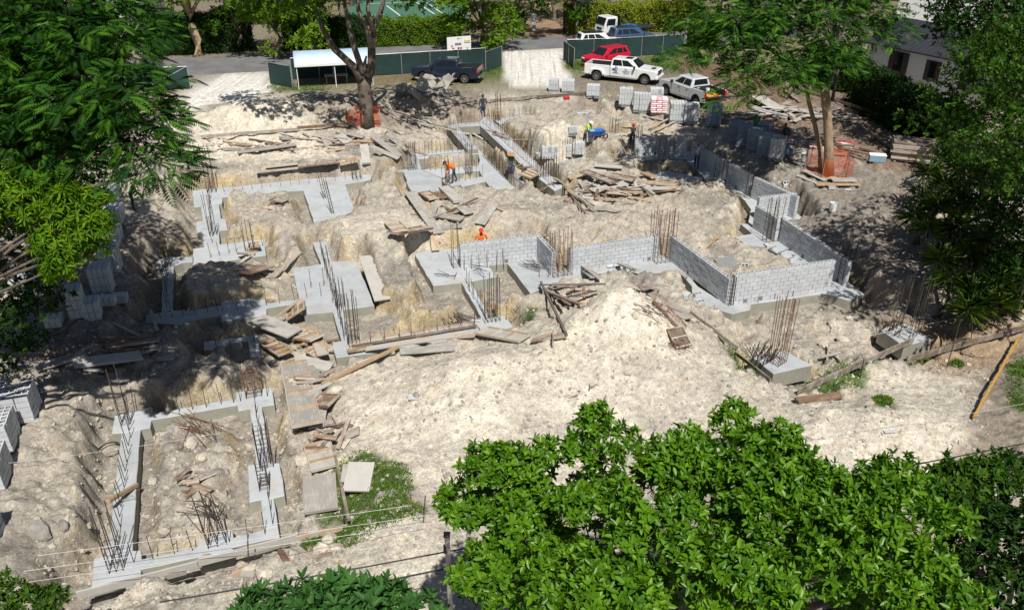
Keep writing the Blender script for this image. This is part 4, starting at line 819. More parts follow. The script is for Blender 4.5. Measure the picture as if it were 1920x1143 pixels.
plank((1041,348),(1058,362),.55,.08,'t','tan box board at the end of the diagonal beam',BG,.1); plank((1066,344),(1090,338),.4,.08,'t','tan board left of the big pile',BG,.15); plank((1091,394),(1165,397),.14,.03,'g','pale bent strip below the big pile',BG); plank((1206,332),(1225,340),.5,.08,'t','tan box form at the edge of the shaded slab',BG,.2)
for i in range(5): plank((1055+4*i,364+i),(1098+4*i,404-2*i),.08,.07,'bdtgb'[i],'long thin stick trailing downhill from the big pile',"sticks below the big pile",.03+.03*i)
heap(1165,366,52,1.6,.6,.5,1.6,R(8),.6,'bbtgd','jumbled offcut in the big lumber pile','boards of the big lumber pile',rise=.55); heap(1130,350,22,1.0,.5,.5,1.4,R(15),.6,'gbt','broken boards at the back of the big lumber pile','boards of the big lumber pile',rise=.5,joined=True)
SL = 'panels sloping down the cream pile'
plank((1226,566),(1284,626),.6,.05,'b','long brown ribbed panel sliding down the cream pile',SL,battens=6,bm='b',dz=.08); plank((1263,622),(1281,657),.7,.05,'d','dark ribbed panel end below the long brown one',SL,battens=3,bm='b',dz=.05); plank((1257,582),(1289,604),.5,.05,'g','grey panel behind the long brown one',SL,.05); plank((1184,541),(1230,549),.3,.08,'b','brown beam at the top of the cream pile',SL,.1); plank((1205,548),(1245,580),.5,.05,'b','second brown panel near the top of the cream pile',SL,.1)
ST = 'poles on the cream pile'
pl([((1012,544),(1139,542),.16,.06,'g','straight grey board laid across the cream pile',.2),((1026,551),(1091,577),.16,.07,'b','brown board slanting under the grey one',.08),((1047,567),(1122,551),.14,.06,'d','dark board crossing the slanting brown one',.1),((1014,546),(1062,643),.09,.09,'d','dark crooked pole running down to the corner board',.06),((1092,508),(1123,533),.2,.05,'b','brown plank leaning at the footing pad edge',.1),((1100,512),(1117,526),.55,.04,'g','grey sheet beside the brown leaning plank',.05),((1030,545),(1110,536),.12,.05,'b','thin brown board behind the grey one',.1),((1094,548),(1096,568),.12,.06,'b','short upright offcut among the crossed boards',.15),((1075,572),(1118,556),.1,.05,'d','curved dark stick below the crossed boards',.05),((1160,505),(1195,520),.25,.06,'b','brown board at the mound top near the two loose blocks',.1),((1172,504),(1190,516),.14,.05,'d','dark stick beside that brown board',.2)], ST)
heap(1075,556,14,1.0,.4,.5,1.6,R(5),.5,'bdt','thin stick in the crossed boards on the cream pile','sticks on the cream pile',w=(.05,.12))
CF = 'corner form boards'
pl([((997,647),(1062,639),.3,.06,'b','brown form corner at the end of the crooked pole',.1),((1003,640),(1035,632),.4,.05,'t','tan inside piece of the brown form corner',.05),((1036,655),(1037,636),.05,.3,'d','stake nailed to the brown form corner',.1)], CF)
plank((903,627),(984,641),.75,.05,'g','grey ribbed panel at the right end of the tan form run',CF,battens=4,bm='t',dz=.1)
FR = 'form run in front of the middle footing'
plank((660,653),(892,614),.36,.05,'g','long ribbed form run along the middle footing',FR,battens=9,bm='b',dz=.1); pl([((688,666),(889,632),.3,.05,'t','tan board below the long form run',.02),((750,662),(853,655),.42,.06,'g','grey board leaning below the tan one',.05),((605,732),(748,661),.12,.1,'t','long tan pole beside the tipped panels',.1),((670,686),(733,666),.16,.05,'g','grey stick below the form run',.05),((780,652),(890,640),.25,.05,'t','second tan board at the right of the form run',.04),((652,665),(700,655),.3,.05,'b','brown form end at the tall rebar cage',.12)], FR)
TP = 'tipped form panels at lower left'
plank((484,617),(556,645),.88,.06,'g','large mauve-grey panel tipped over the trench',TP,.45); plank((503,655),(538,677),.62,.05,'b','tan ribbed panel left of the tipped heap',TP,battens=5,bm='t',dz=.3); plank((566,645),(598,652),.75,.05,'g','small tan ribbed panel in the middle of the tipped heap',TP,battens=4,bm='t',dz=.35); plank((541,611),(577,604),.75,.05,'b','orange-brown box form at the top of the tipped heap',TP,battens=4,bm='t',dz=.4)
plank((523,613),(569,590),.1,.05,'t','bright tan stick behind the box form',TP,.5); plank((557,685),(622,701),.62,.12,'g','thick grey slab panel below the tipped heap',TP,.2); plank((583,666),(606,679),.55,.05,'t','tan ribbed panel end right of the tipped heap',TP,battens=4,bm='t',dz=.2); plank((592,642),(608,684),.5,.05,'b','brown ribbed panel standing along the trench',TP,battens=5,bm='t',dz=.25); plank((545,627),(590,640),.55,.05,'t','tan ribbed panel half hidden in the tipped heap',TP,battens=4,bm='t',dz=.3)
heap(560,650,22,.9,.7,.4,1.2,R(-20),.9,'bdtg','offcut in the tipped panel heap','offcuts of the tipped heap',rise=.3)
LD = 'panels laid in a row down the slope'
plank((554,701),(579,820),1.0,.05,'g','ladder-like ribbed panel, longest of the row down the slope',LD,battens=5,bm='t',dz=.15); plank((588,740),(597,808),.62,.05,'g','grey panel tucked behind the ladder-like one',LD,.05); plank((591,768),(629,767),.8,.05,'b','square brown panel right of the ladder-like one',LD,battens=2,bm='b',dz=.15); plank((596,845),(612,891),.9,.05,'g','ribbed panel below the offcuts on the slope',LD,battens=4,bm='t',dz=.1)
plank((600,900),(603,965),1.0,.1,'g','pale panel with orange edge at the grass',LD,.08); plank((680,878),(669,934),.8,.06,'g','large grey panel lying on the grass',LD,.05); plank((662,886),(658,921),.55,.05,'d','brown-grey panel half over the large one on grass',LD,.12); plank((627,852),(656,990),.09,.09,'d','dark steel-like pole lying across the grass',LD,.25); plank((648,823),(674,812),.4,.06,'b','brown box piece right of the offcuts',LD,.1); plank((612,895),(632,950),.14,.05,'b','reddish board beside the dark pole',LD,.04); plank((600,810),(607,770),.35,.06,'g','narrow grey offcut above the slope heap',LD,.2)
plank((572,696),(592,722),.7,.05,'g','grey panel under the thick slab',LD,.05)
heap(607,822,20,.5,.55,.4,1.2,R(40),.9,'bbdt','brown offcut in the heap on the slope','offcuts on the slope',rise=.4); heap(590,722,12,.6,.4,.5,1.3,R(30),.4,'tbg','tan stick between the slab panel and the ladder-like panel','sticks above the slope',rise=.2)
BD = 'boundary boards'
def edge_board(a, b, label, m='d', h=.24, dz=0.0, t=.05, za=None): plank(a, b, t, h, m, label, BD, dz, za=za)
edge_board((147,1121),(372,1063),'weathered board on edge at the front of the footing frame','g',za=.3); edge_board((370,1061),(560,1012),'weathered board on edge, middle piece of the front line','g',za=.3); edge_board((556,1014),(815,953),'tan board on edge, right piece of the front line','t',.18,za=.42); edge_board((238,1108),(300,1088),'short grey board below the front line','g',.12,za=.42); edge_board((285,1092),(350,1075),'grey board leaning on the front line','g',.16,za=.42)
edge_board((1494,744),(1700,680),'brown board on edge by the green patch at right','d',.26); edge_board((1698,681),(1925,620),'brown board on edge running out of frame at right','d',.26); edge_board((1292,603),(1380,672),'upper half of the diagonal brown board at the cream pile','d',.14); edge_board((1378,671),(1443,722),'lower half of the diagonal brown board at the cream pile','d',.14)
edge_board((378,263),(560,249),'far boundary board, left piece','b',.2,.1); edge_board((558,249),(716,236),'far boundary board, right piece at the orange net','b',.2,.15); edge_board((890,198),(1010,186),'far boundary board before the white drive','d',.2,.1); edge_board((1008,187),(1112,180),'far boundary board at the block stacks','d',.2,.1); edge_board((810,205),(895,191),'dark board by the far dark-clothed worker','d',.16,.1)
edge_board((1500,178),(1610,212),'upper shaded boundary rail at right','d',.2,.25); edge_board((1608,211),(1735,262),'lower shaded boundary rail at right','d',.2,.25)
pl([((1823,790),(1908,640),.075,.07,'y','orange-yellow pole lying by the gravel pile at right edge',.12),((1492,757),(1575,749),.3,.08,'b','reddish board lying on the gravel pile',.03),((212,966),(264,933),.11,.11,'t','tan post laid across the left arm of the footing frame',.1),((1548,688),(1552,656),.07,.1,'g','grey stake cross near the isolated pad',.2),((1536,682),(1572,674),.1,.05,'g','second piece of the grey stake cross',.25),((1556,668),(1574,685),.1,.05,'g','third piece of the grey stake cross',.15),((1205,220),(1250,229),.14,.06,'t','tan board at the foot of the pink bags',.02),((1217,250),(1262,225),.12,.06,'t','long tan board below the block stacks',.05),((1226,250),(1272,227),.12,.06,'t','second long tan board below the block stacks',.05),((1222,246),(1256,226),.1,.06,'t','third thin tan board below the block stacks',.12),((457,526),(503,512),.75,.05,'b','flat brown panel under the tan frames at left',.1)], 'single boards')
plank((455,484),(477,485),.5,.05,'t','tan frame panel on the heap at left half shade','frames at left',battens=2,bm='t',dz=.25); plank((468,474),(490,472),.5,.05,'t','upper tan frame panel on the heap at left half shade','frames at left',battens=2,bm='t',dz=.35); heap(455,500,16,.9,.35,.7,1.9,R(25),.35,'tbbg','tan board in the heap at left half shade','boards at left half shade',rise=.2)
plank((513,381),(536,386),.55,.05,'b','small brown frame on the back left mound','frames at left',battens=2,bm='b',dz=.05); heap(512,388,9,.6,.35,.4,1.4,R(-15),.5,'btg','stick round the small brown frame on the back left mound','sticks on the back left mound',rise=.15)
SH_ = 'boards in the left shade'
pl([((140,689),(267,673),.65,.1,'g','long shaded panel catching light spots at left',.1),((157,697),(194,699),.4,.05,'g','pale panel offcut below the long shaded panel',.03),((113,688),(181,654),.18,.06,'d','dark beam behind the long shaded panel',.08),((70,700),(160,672),.5,.06,'d','wide dark panel at the left end of the shade',.05),((200,655),(300,640),.3,.06,'d','shaded board above the long panel',.05),((285,592),(298,632),.14,.06,'g','upright pale stake board at the shade edge',.25)], SH_)
heap(210,655,26,1.6,.7,.6,2.0,R(18),.5,'ddgb','weathered boards in the shaded heap at left','shaded heap at left',rise=.25,joined=True)
heap(800,238,38,1.4,.8,1.0,3.0,R(-30),.28,'ggdb','weathered pole in the lumber heap behind the slanting panels','far lumber heap',w=(.06,.13),rise=.6)
heap(480,278,34,2.4,.5,.6,2.6,R(4),.35,'btgd','scattered board along the far left edge of the dig','scattered far boards',w=(.06,.2)); heap(640,268,30,1.8,.6,.6,2.2,R(-2),.5,'btgt','scattered board near the orange netted tree','scattered boards by the tree',w=(.07,.25),rise=.3)
plank((446,290),(555,276),.5,.05,'g','long grey sheet among the far scattered boards','far sheets',.08); plank((608,258),(618,278),.55,.05,'g','grey sheet propped among the boards by the tree','far sheets',.1); plank((635,258),(655,272),.8,.05,'g','wide grey sheet by the netted tree','far sheets',.1); plank((652,257),(682,262),.5,.05,'g','small grey sheet right of the wide one','far sheets',.1); plank((527,266),(543,264),.6,.15,'g','grey box among the far boards','far sheets',.05)
YD = 'yard boards at right'
pl([((1506,325),(1546,343),.4,.05,'b','brown board left of the orange fence',.03),((1527,352),(1611,351),.34,.05,'t','long tan board at the foot of the orange fence',.1),((1558,345),(1603,346),.6,.05,'g','grey sheet on the tan board by the orange fence',.18),((1493,333),(1535,349),.2,.05,'g','grey board left of the long tan board',.03),((1553,341),(1563,343),.6,.05,'t','small tan square board by the orange fence',.2),((1613,279),(1677,300),.5,.08,'d','dark plank near the brown crate',.05),((1640,262),(1730,318),.2,.12,'d','long dark beam passing the brown crate',.05),((1418,188),(1464,216),1.1,.06,'g','pale leaning slab board under the right tree',.25),((1470,172),(1500,196),.3,.06,'b','reddish board above the shaded lumber',.1)], YD)
heap(1500,222,44,2.4,1.0,1.2,3.6,R(-5),.6,'ddgd','dark planks in the shaded lumber pile under the right tree','shaded lumber pile',w=(.08,.26),rise=.8,joined=True); heap(1600,285,14,2.2,.8,1.0,3.0,R(-25),.3,'ddb','dark planks in the yard near the brown crate','planks near the brown crate',w=(.1,.25),joined=True)
heap(362,912,10,.35,.3,.4,1.1,R(20),.8,'bbt','brown offcut in the small cross inside the footing frame','offcuts in the footing frame',rise=.4); heap(560,1040,10,1.0,.4,.3,.9,R(20),.8,'btd','offcut by the front boundary line','offcuts at the front line'); heap(985,330,8,.6,.5,.5,1.2,R(10),.5,'tb','tan brace board beside the diagonal beam','brace boards',rise=.3)
plank((984,342),(1006,332),1.0,.06,'t','ribbed tan panel in the pit beside the diagonal beam','brace boards',battens=4,bm='t',dz=.3)
heap(1030,352,10,.8,.25,.4,1.0,R(-5),.5,'bbt','reddish offcut at the near end of the diagonal beam','offcuts by the beam'); heap(920,250,8,2.5,.4,.8,2.2,R(-40),.3,'dbg','loose board by the raised beams','loose boards by the beams')
# form faces on the raised beams
for a, b, l in (((837,237),(875,281),'dark form boards on the left face of the short raised beam'), ((900,237),(975,308),'dark form boards on the left face of the long diagonal beam'), ((786,299),(897,288),'dark form board hung along the broad slab edge'), ((858,239),(899,236),'dark form board joining the two raised beams')):
    plank(a, b, .04, .22, 'd', l, 'fixed form boards', za=(.35 if 'beam' in l else .0) - .2)
# plywood crate stack at the right yard
cr_ = empty('plywood_crate', G(1712, 300), R(-22), 'big brown weathered plywood crate at the foot of the dark hedge', 'crate')
for k in range(9): MB().box((random.gauss(0, .05), random.gauss(0, .05), .14 + k * .13), (2.7, 1.7, .1)).build('plywood_layer', (M_WB, M_WT, M_WD)[k % 3], cr_, None, (0, 0, random.gauss(0, .03)))
for s in (-1, 1): MB().box((s * 1.1, 0, .04), (.15, 1.7, .08)).build('skid', M_WD, cr_)
# ================================================================= vehicles
def paint(name, col, metal=0.0, rough=0.25):
    m = plain(name, col, rough, metal, spec=0.5, noise=0.05, scale=2); b = m.node_tree.nodes['Principled BSDF']
    b.inputs['Coat Weight'].default_value = 0.5; b.inputs['Coat Roughness'].default_value = 0.08; return m
P_WHITE = paint('white_car_paint', (0.74, 0.75, 0.76)); P_SILV = paint('silver_white_car_paint', (0.62, 0.64, 0.66), 0.1); P_NAVY = paint('dark_navy_car_paint', (0.012, 0.02, 0.04)); P_RED = paint('red_car_paint', (0.52, 0.008, 0.03)); P_BLUE = paint('blue_grey_car_paint', (0.055, 0.10, 0.20), .2)
M_LENSR = plain('red_lamp_lens', (0.5, 0.01, 0.01), 0.2); M_LENSW = plain('clear_lamp_lens', (0.75, 0.77, 0.8), 0.1); M_BEDL = plain('black_bed_liner', (0.02, 0.02, 0.022), 0.8)
M_GRILL = plain('dark_grille', (0.05, 0.055, 0.065), 0.4, 0.5); M_RIM = plain('alloy_rim', (0.42, 0.42, 0.43), 0.35, 0.7)
def arc(cx, cz, r, n=9): return [(cx + r * math.cos(math.pi * (1 - k / (n - 1))), cz + r * math.sin(math.pi * (1 - k / (n - 1)))) for k in range(n)]
def tyre_mesh(r, w):
    prof = [(.62, -.42), (.9, -.5), (.985, -.36), (1, 0), (.985, .36), (.9, .5), (.62, .42)]; n = 22; V = []; F = []
    for k in range(n):
        a = 2 * math.pi * k / n
        for q, e in prof: V.append((q * r * math.cos(a), e * w, q * r * math.sin(a)))
    m = len(prof)
    for k in range(n):
        for i in range(m): i2 = (i + 1) % m; k2 = (k + 1) % n; F.append((k * m + i, k2 * m + i, k2 * m + i2, k * m + i2))
    return pymesh('wheel', V, F, M_RUBBER, smooth=True)
def rim_mesh(r, w):
    mb = MB(); mb.disc((0, 0, 0), r * .63, 'y', w * .5, 20, 1)
    for s in (-1, 1):
        mb.disc((0, s * w * .3, 0), r * .14, 'y', w * .3, 12)
        for k in range(6):
            a = math.pi * k / 3; mb.box((0, 0, 0), (r * .5, w * .05, r * .15), 0, Matrix.Translation((math.cos(a) * r * .36, s * w * .36, math.sin(a) * r * .36)) @ Matrix.Rotation(-a, 4, 'Y'))
        n = 20
        for k in range(n):
            a = 2 * math.pi * k / n; mb.box((0, 0, 0), (r * .05, w * .1, r * .21), 0, Matrix.Translation((math.cos(a) * r * .62, s * w * .38, math.sin(a) * r * .62)) @ Matrix.Rotation(-a, 4, 'Y'))
    return mb.mesh('rim', [M_RIM, M_BLACK])
TY, RM = {}, {}
def wheel(veh, x, y, r=.4, w=.28):
    k = (r, w)
    if k not in TY: TY[k] = tyre_mesh(r, w); RM[k] = rim_mesh(r, w)
    o = addobj('wheel', TY[k], veh, (x, y, r)); addobj('rim', RM[k], o)
def quadpatch(veh, name, c, mat, u0=0, u1=1, v0=0, v1=1, off=.008, sk=(0, 0), th=0.012, parent_name=None):
    "pane laid on the quad c (bl, br, tr, tl) a little proud of it"
    c = [Vector(p) for p in c]; n = (c[1] - c[0]).cross(c[3] - c[0]).normalized()
    def P(u, v): return (c[0] * (1 - u) + c[1] * u) * (1 - v) + (c[3] * (1 - u) + c[2] * u) * v
    q = [P(u0, v0), P(u1, v0), P(u1 - sk[1], v1), P(u0 + sk[0], v1)]
    v = [p + n * off for p in q] + [p - n * th for p in q]
    return MB().add(v, [(0, 1, 2, 3), (7, 6, 5, 4), (0, 4, 5, 1), (1, 5, 6, 2), (2, 6, 7, 3), (3, 7, 4, 0)]).build(name, mat, veh)
def greenhouse(veh, mat, x0, x1, xt0, xt1, w, wt, z0, z1):
    V = [(x0, -w, z0), (x1, -w, z0), (x1, w, z0), (x0, w, z0), (xt0, -wt, z1), (xt1, -wt, z1), (xt1, wt, z1), (xt0, wt, z1)]
    xm = (xt0 + xt1) / 2
    o = MB().add(V, [(0, 3, 2, 1), (4, 5, 6, 7), (0, 1, 5, 4), (1, 2, 6, 5), (2, 3, 7, 6), (3, 0, 4, 7)]).build('cab', mat, veh, bevel=.07); return V
def place_vehicle(name, label, near_rear, near_front, near_right, W, z=1.15):
    a, b = at(*near_rear, z), at(*near_front, z); h = (b - a).normalized(); left = Vector((-h.y, h.x, 0)); c = (a + b) / 2 + left * (W / 2 if near_right else -W / 2)
    v = empty(name, Vector((c.x, c.y, z)), math.atan2(h.y, h.x), label, 'vehicle', 'parked vehicles'); return v
def pickup(veh, mat, L=6.0, W=2.03, wb=3.9, dually=False, hoodscoop=False, open_gate=False, lift=0.0):
    f = L / 2; fa = f - 1.02; ra = fa - wb; xc = f - 1.62; xb = xc - 2.55; r = .41; ar = .52; y = W / 2; zb = .5
    MB().prof([(xb, zb), *arc(fa, .44, ar), (f - .06, .52), (f, .78), (f, 1.1), (f - .16, 1.2), (xc, 1.3), (xb, 1.3)], -y, y).build('body', mat, veh, bevel=.05)
    MB().box(((fa + ra) / 2, 0, .5), (L * .93, W - .5, .3)).build('chassis', M_BLACK, veh)
    V = greenhouse(veh, mat, xb + .02, xc + .05, xb + .14, xc - .68, y - .07, y - .3, 1.28, 1.93)
    for s, q in ((-1, (V[0], V[1], V[5], V[4])), (1, (V[2], V[3], V[7], V[6]))):
        fr_ = (0.47, 0.88) if s < 0 else (0.12, 0.53); re_ = (0.07, 0.44) if s < 0 else (0.56, 0.93)
        quadpatch(veh, 'side_window', q, M_GLASS, fr_[0], fr_[1], .16, .86, sk=(0, .14) if s < 0 else (.14, 0)); quadpatch(veh, 'side_window', q, M_GLASS, re_[0], re_[1], .16, .86)
        for xs in (xc - .12, xc - 1.2, xb + .12): MB().box((xs, s * (y + .001), .92), (.012, .012, .72)).build('door_seam', M_BLACK, veh)
        for xs in (xc - 1.05, xc - 2.1): MB().box((xs, s * (y + .01), 1.12), (.2, .03, .05)).build('door_handle', M_BLACK, veh, bevel=.01)
        MB().box((xc - .3, s * (y + .16), 1.38), (.14, .24, .26)).build('mirror', M_BLACK, veh, bevel=.04)
        MB().box(((fa + ra) / 2, s * (y - .08), .42), (wb - 1.3, .2, .06)).build('running_board', M_GREYP, veh)
        # bed side with wheel arch
        MB().prof([(-f + .03, zb + .03), *arc(ra, .44, ar), (xb - .02, zb), (xb - .02, 1.36), (-f + .03, 1.36)], s * (y - .12), s * y).build('bed_side', mat, veh, bevel=.03)
        if dually: MB().prof([(ra - .72, .62), *arc(ra, .44, ar), (ra + .72, .62), (ra + .55, 1.02), (ra - .55, 1.02)], s * (y - .02), s * (y + .2)).build('rear_fender', mat, veh, bevel=.07)
        for k in range(8):
            a0 = math.pi * k / 8; a1 = math.pi * (k + 1) / 8
        for cx in ((fa,) if dually else (fa, ra)): 
            A = arc(cx, .44, ar + .045, 11); B = arc(cx, .44, ar - .03, 11)
            mb = MB(); mb.prof(A + B[::-1], s * (y - .04), s * (y + .03)); fixnormals(mb.build('arch_trim', M_BLACK, veh))
        MB().box((f - .06, s * (y - .3), .98), (.14, .46, .2)).build('headlight', M_LENSW, veh, bevel=.03); MB().box((-f + .02, s * (y - .06), 1.12), (.1, .14, .36)).build('taillight', M_LENSR, veh, bevel=.02)
        wheel(veh, fa, s * (y - .16)); wheel(veh, ra, s * (y - .16))
        if dually: wheel(veh, ra, s * (y + .08))
    quadpatch(veh, 'windshield', (V[1], V[2], V[6], V[5]), M_GLASS, .05, .95, .08, .92); quadpatch(veh, 'rear_window', (V[3], V[0], V[4], V[7]), M_GLASS, .12, .88, .25, .88)
    MB().box(((xb - f) / 2, 0, .86), (f + xb, W - .2, .06)).build('bed_floor', M_BEDL, veh); MB().box((xb - .05, 0, 1.1), (.06, W - .2, .5)).build('bed_bulkhead', M_BEDL, veh)
    for s in (-1, 1): MB().box(((xb - f) / 2, s * (y - .135), 1.1), (f + xb - .1, .02, .46)).build('bed_lining', M_BEDL, veh)
    if open_gate: MB().box((-f - .26, 0, .9), (.58, W - .3, .06)).build('tailgate', M_GRILL, veh, bevel=.02)
    else: MB().box((-f + .05, 0, 1.08), (.08, W - .26, .56)).build('tailgate', mat, veh, bevel=.02)
    MB().box((-f - .08, 0, .62), (.22, W - .1, .2)).build('rear_bumper', M_CHROME, veh, bevel=.04); MB().box((f + .03, 0, .62), (.2, W - .1, .24)).build('front_bumper', mat if hoodscoop else M_CHROME, veh, bevel=.05)
    MB().box((f + .01, 0, .98), (.06, W - 1.0, .36)).build('grille', M_GRILL, veh, bevel=.02)
    if hoodscoop: MB().box((f - .55, 0, 1.255), (.35, .5, .06)).build('hood_vent', M_BLACK, veh, bevel=.02); MB().box((xc - 1.1, 0, 1.94), (.6, .75, .02)).build('sunroof', M_GLASS, veh)
    return veh
def suv(veh, mat, L=4.75, W=1.88, wb=2.8, H=1.72, roofmat=None, rails=False):
    f = L / 2; fa = f - .92; ra = fa - wb; y = W / 2; xc = f - 1.25
    MB().prof([(-f + .05, .42), *arc(ra, .36, .43), *arc(fa, .36, .43), (f - .05, .42), (f, .6), (f - .03, .88), (f - .2, .98), (xc, 1.08), (-f + .03, 1.08), (-f, .7)], -y, y).build('body', mat, veh, bevel=.06)
    V = greenhouse(veh, mat, -f + .06, xc + .05, -f + .26, xc - .72, y - .06, y - .26, 1.06, H)
    for s, q in ((-1, (V[0], V[1], V[5], V[4])), (1, (V[2], V[3], V[7], V[6]))):
        for a, b, k in ((.53, .86, (0, .16)), (.27, .5, (0, 0)), (.06, .24, (.08, 0))):
            if s > 0: a, b, k = 1 - b, 1 - a, (k[1], k[0])
            quadpatch(veh, 'side_window', q, M_GLASS, a, b, .16, .85, sk=k)
        MB().box((xc - .25, s * (y + .12), 1.16), (.12, .2, .16)).build('mirror', mat, veh, bevel=.03)
        for xs in (xc - .1, xc - 1.1, xc - 2.0): MB().box((xs, s * (y + .001), .8), (.012, .012, .6)).build('door_seam', M_BLACK, veh)
        MB().box((f - .08, s * (y - .25), .8), (.2, .4, .14)).build('headlight', M_LENSW, veh, bevel=.03); MB().box((-f + .06, s * (y - .1), .98), (.12, .2, .3)).build('taillight', M_LENSR, veh, bevel=.02)
        if rails: MB().tube([(-f + .5, s * (y - .32), H + .06), (xc - .9, s * (y - .32), H + .06)], .025).build('roof_rail', M_BLACK, veh)
        wheel(veh, fa, s * (y - .12), .35, .22); wheel(veh, ra, s * (y - .12), .35, .22)
    if rails:
        for k in range(4): MB().box((-f + .8 + k * .55, 0, H + .07), (.12, W - .6, .03)).build('roof_bar', M_BLACK, veh)
    quadpatch(veh, 'windshield', (V[1], V[2], V[6], V[5]), M_GLASS, .05, .95, .06, .92); quadpatch(veh, 'rear_window', (V[3], V[0], V[4], V[7]), M_GLASS, .1, .9, .2, .88)
    MB().box((f + .0, 0, .55), (.08, W - .3, .2)).build('grille', M_GRILL, veh, bevel=.02); MB().box((0, 0, .35), (L - .5, W - .4, .2)).build('chassis', M_BLACK, veh)
    if roofmat: MB().box(((-f + .45 + xc - .78) / 2, 0, H + .005), (xc - .78 + f - .6, W - .62, .02)).build('roof_panel', roofmat, veh)
    return veh
v = pickup(place_vehicle('pickup_truck', 'white crew cab pickup with blue emblem on its door, beside the white drive', (1116, 151.5), (1203, 160.5), True, 2.4), P_WHITE, 6.5, 2.05, 4.26, True, True)
# emblem and lettering on the near door
M_EMB = plain('emblem_blue', (0.02, 0.07, 0.3), .4); M_EMG = plain('emblem_green', (0.12, 0.25, 0.12), .4)
em = MB(); Y0 = -1.031
for x, h, mi in ((-.12, .42, 0), (.0, .62, 0), (.11, .5, 0), (.055, .6, 2)): em.box((-.35 + x, Y0, .78 + h / 2), (.075, .006, h), mi)
em.box((-.35, Y0, .77), (.62, .006, .05), 1); em.box((-.6, Y0, 1.05), (.16, .006, .14), 0)
for k in range(3): em.box((.6, Y0, .98 - k * .1), (.7 - .12 * k, .006, .035), 0)
em.build('door_emblem', [M_EMB, M_EMG, M_WHITE], v)
v = pickup(place_vehicle('pickup_truck', 'silver-white pickup with open tailgate beside the mulch heap', (1308, 203), (1243, 178.5), False, 2.03), P_SILV, 6.0, 2.03, 3.9, False, False, True)
for x, y, m, l in ((-1.2, .35, M_BLUE, 0), (-1.75, -.2, M_WHITE, 1)):
    b = empty('paint_bucket', v.matrix_basis @ Vector((x, y, .89)), 0, ('blue-white bucket near the cab in the silver pickup bed', 'white bucket in the middle of the silver pickup bed')[l], 'bucket', 'buckets in the pickup bed')
    MB().disc((0, 0, .18), .15, 'z', .36, 16).build('pail', m, b); MB().disc((0, 0, .37), .16, 'z', .03, 16).build('lid', plain('lid_pale', (.55, .68, .72), .4), b)
tb = MB().box((-2.5, 0, .93), (.9, 1.2, .06)).build('orange_board', plain('orange_board', (.75, .28, .05), .5), None, v.location, (0, 0, v.rotation_euler.z)); tag(tb, 'orange boards at the open tailgate of the silver pickup', 'board')
pickup(place_vehicle('pickup_truck', 'dark navy pickup parked in front of the green screen fence', (876, 158), (791, 154), False, 2.03), P_NAVY, 5.9, 2.03, 3.7)
suv(place_vehicle('suv_car', 'bright red hatchback SUV behind the white pickup', (1172, 122), (1122, 130), False, 1.85), P_RED, 4.5, 1.85, 2.65, 1.68)
suv(place_vehicle('suv_car', 'blue-grey SUV parked on the road behind the right green fence', (1168, 87), (1213, 84), True, 1.9), P_BLUE, 4.9, 1.92, 2.85, 1.75, rails=True); suv(place_vehicle('suv_car', 'white SUV with black roof bars half hidden by the right green fence', (1108, 97), (1147, 95), True, 1.85), P_WHITE, 4.6, 1.85, 2.7, 1.72, M_BLACK, True)
# cab-over flatbed truck
v = place_vehicle('flatbed_truck', 'white cab-over flatbed truck at the yellow-green hedge', (1207, 69), (1146, 74.5), False, 2.1)
MB().prof([(1.35, .55), (3.0, .55), (3.08, .95), (2.98, 1.5), (2.66, 2.3), (1.42, 2.34), (1.35, 2.1)], -1.0, 1.0).build('cab', P_WHITE, v, bevel=.09)
quadpatch(v, 'windshield', ((2.99, -.92, 1.48), (2.99, .92, 1.48), (2.69, .86, 2.22), (2.69, -.86, 2.22)), M_GLASS, .02, .98, .02, .98, off=.03)
for s in (-1, 1):
    c = ((1.6, s * 1.0, 1.42), (2.85, s * 1.0, 1.42), (2.62, s * 1.0, 2.15), (1.6, s * 1.0, 2.15)); c = c if s < 0 else (c[1], c[0], c[3], c[2]); quadpatch(v, 'side_window', c, M_GLASS, .05, .95, .05, .95, off=.012)
    MB().box((2.72, s * 1.22, 1.85), (.06, .22, .4)).build('mirror', M_BLACK, v, bevel=.03); MB().box((3.08, s * .72, .95), (.08, .34, .16)).build('headlight', M_LENSW, v, bevel=.02); wheel(v, 2.1, s * .86, .4, .25); wheel(v, -1.5, s * .86, .4, .25); wheel(v, -1.5, s * .6, .4, .25)
    MB().box((1.5, s * 1.012, 1.2), (.03, .02, 1.1)).build('door_seam', M_BLACK, v); MB().box((-1.0, s * .45, .72), (5.2, .1, .2)).build('frame_rail', M_BLACK, v)
MB().box((3.1, 0, .62), (.16, 2.05, .26)).build('front_bumper', P_WHITE, v, bevel=.04); MB().box((3.06, 0, 1.1), (.05, 1.1, .2)).build('grille', M_GRILL, v)
MB().box((-1.2, 0, .95), (4.6, 2.2, .14)).build('flatbed', M_GRILL, v, bevel=.02); MB().box((1.12, 0, 1.65), (.1, 2.1, 1.4)).build('headboard', M_BLACK, v); MB().box((.9, -.8, 1.3), (.4, .4, .55)).build('water_cooler', plain('yellow_plastic', (.8, .5, .02), .4), v, bevel=.05); MB().box((-.8, -.2, 1.1), (1.6, .8, .16)).build('tool_tray', M_BLUE, v)
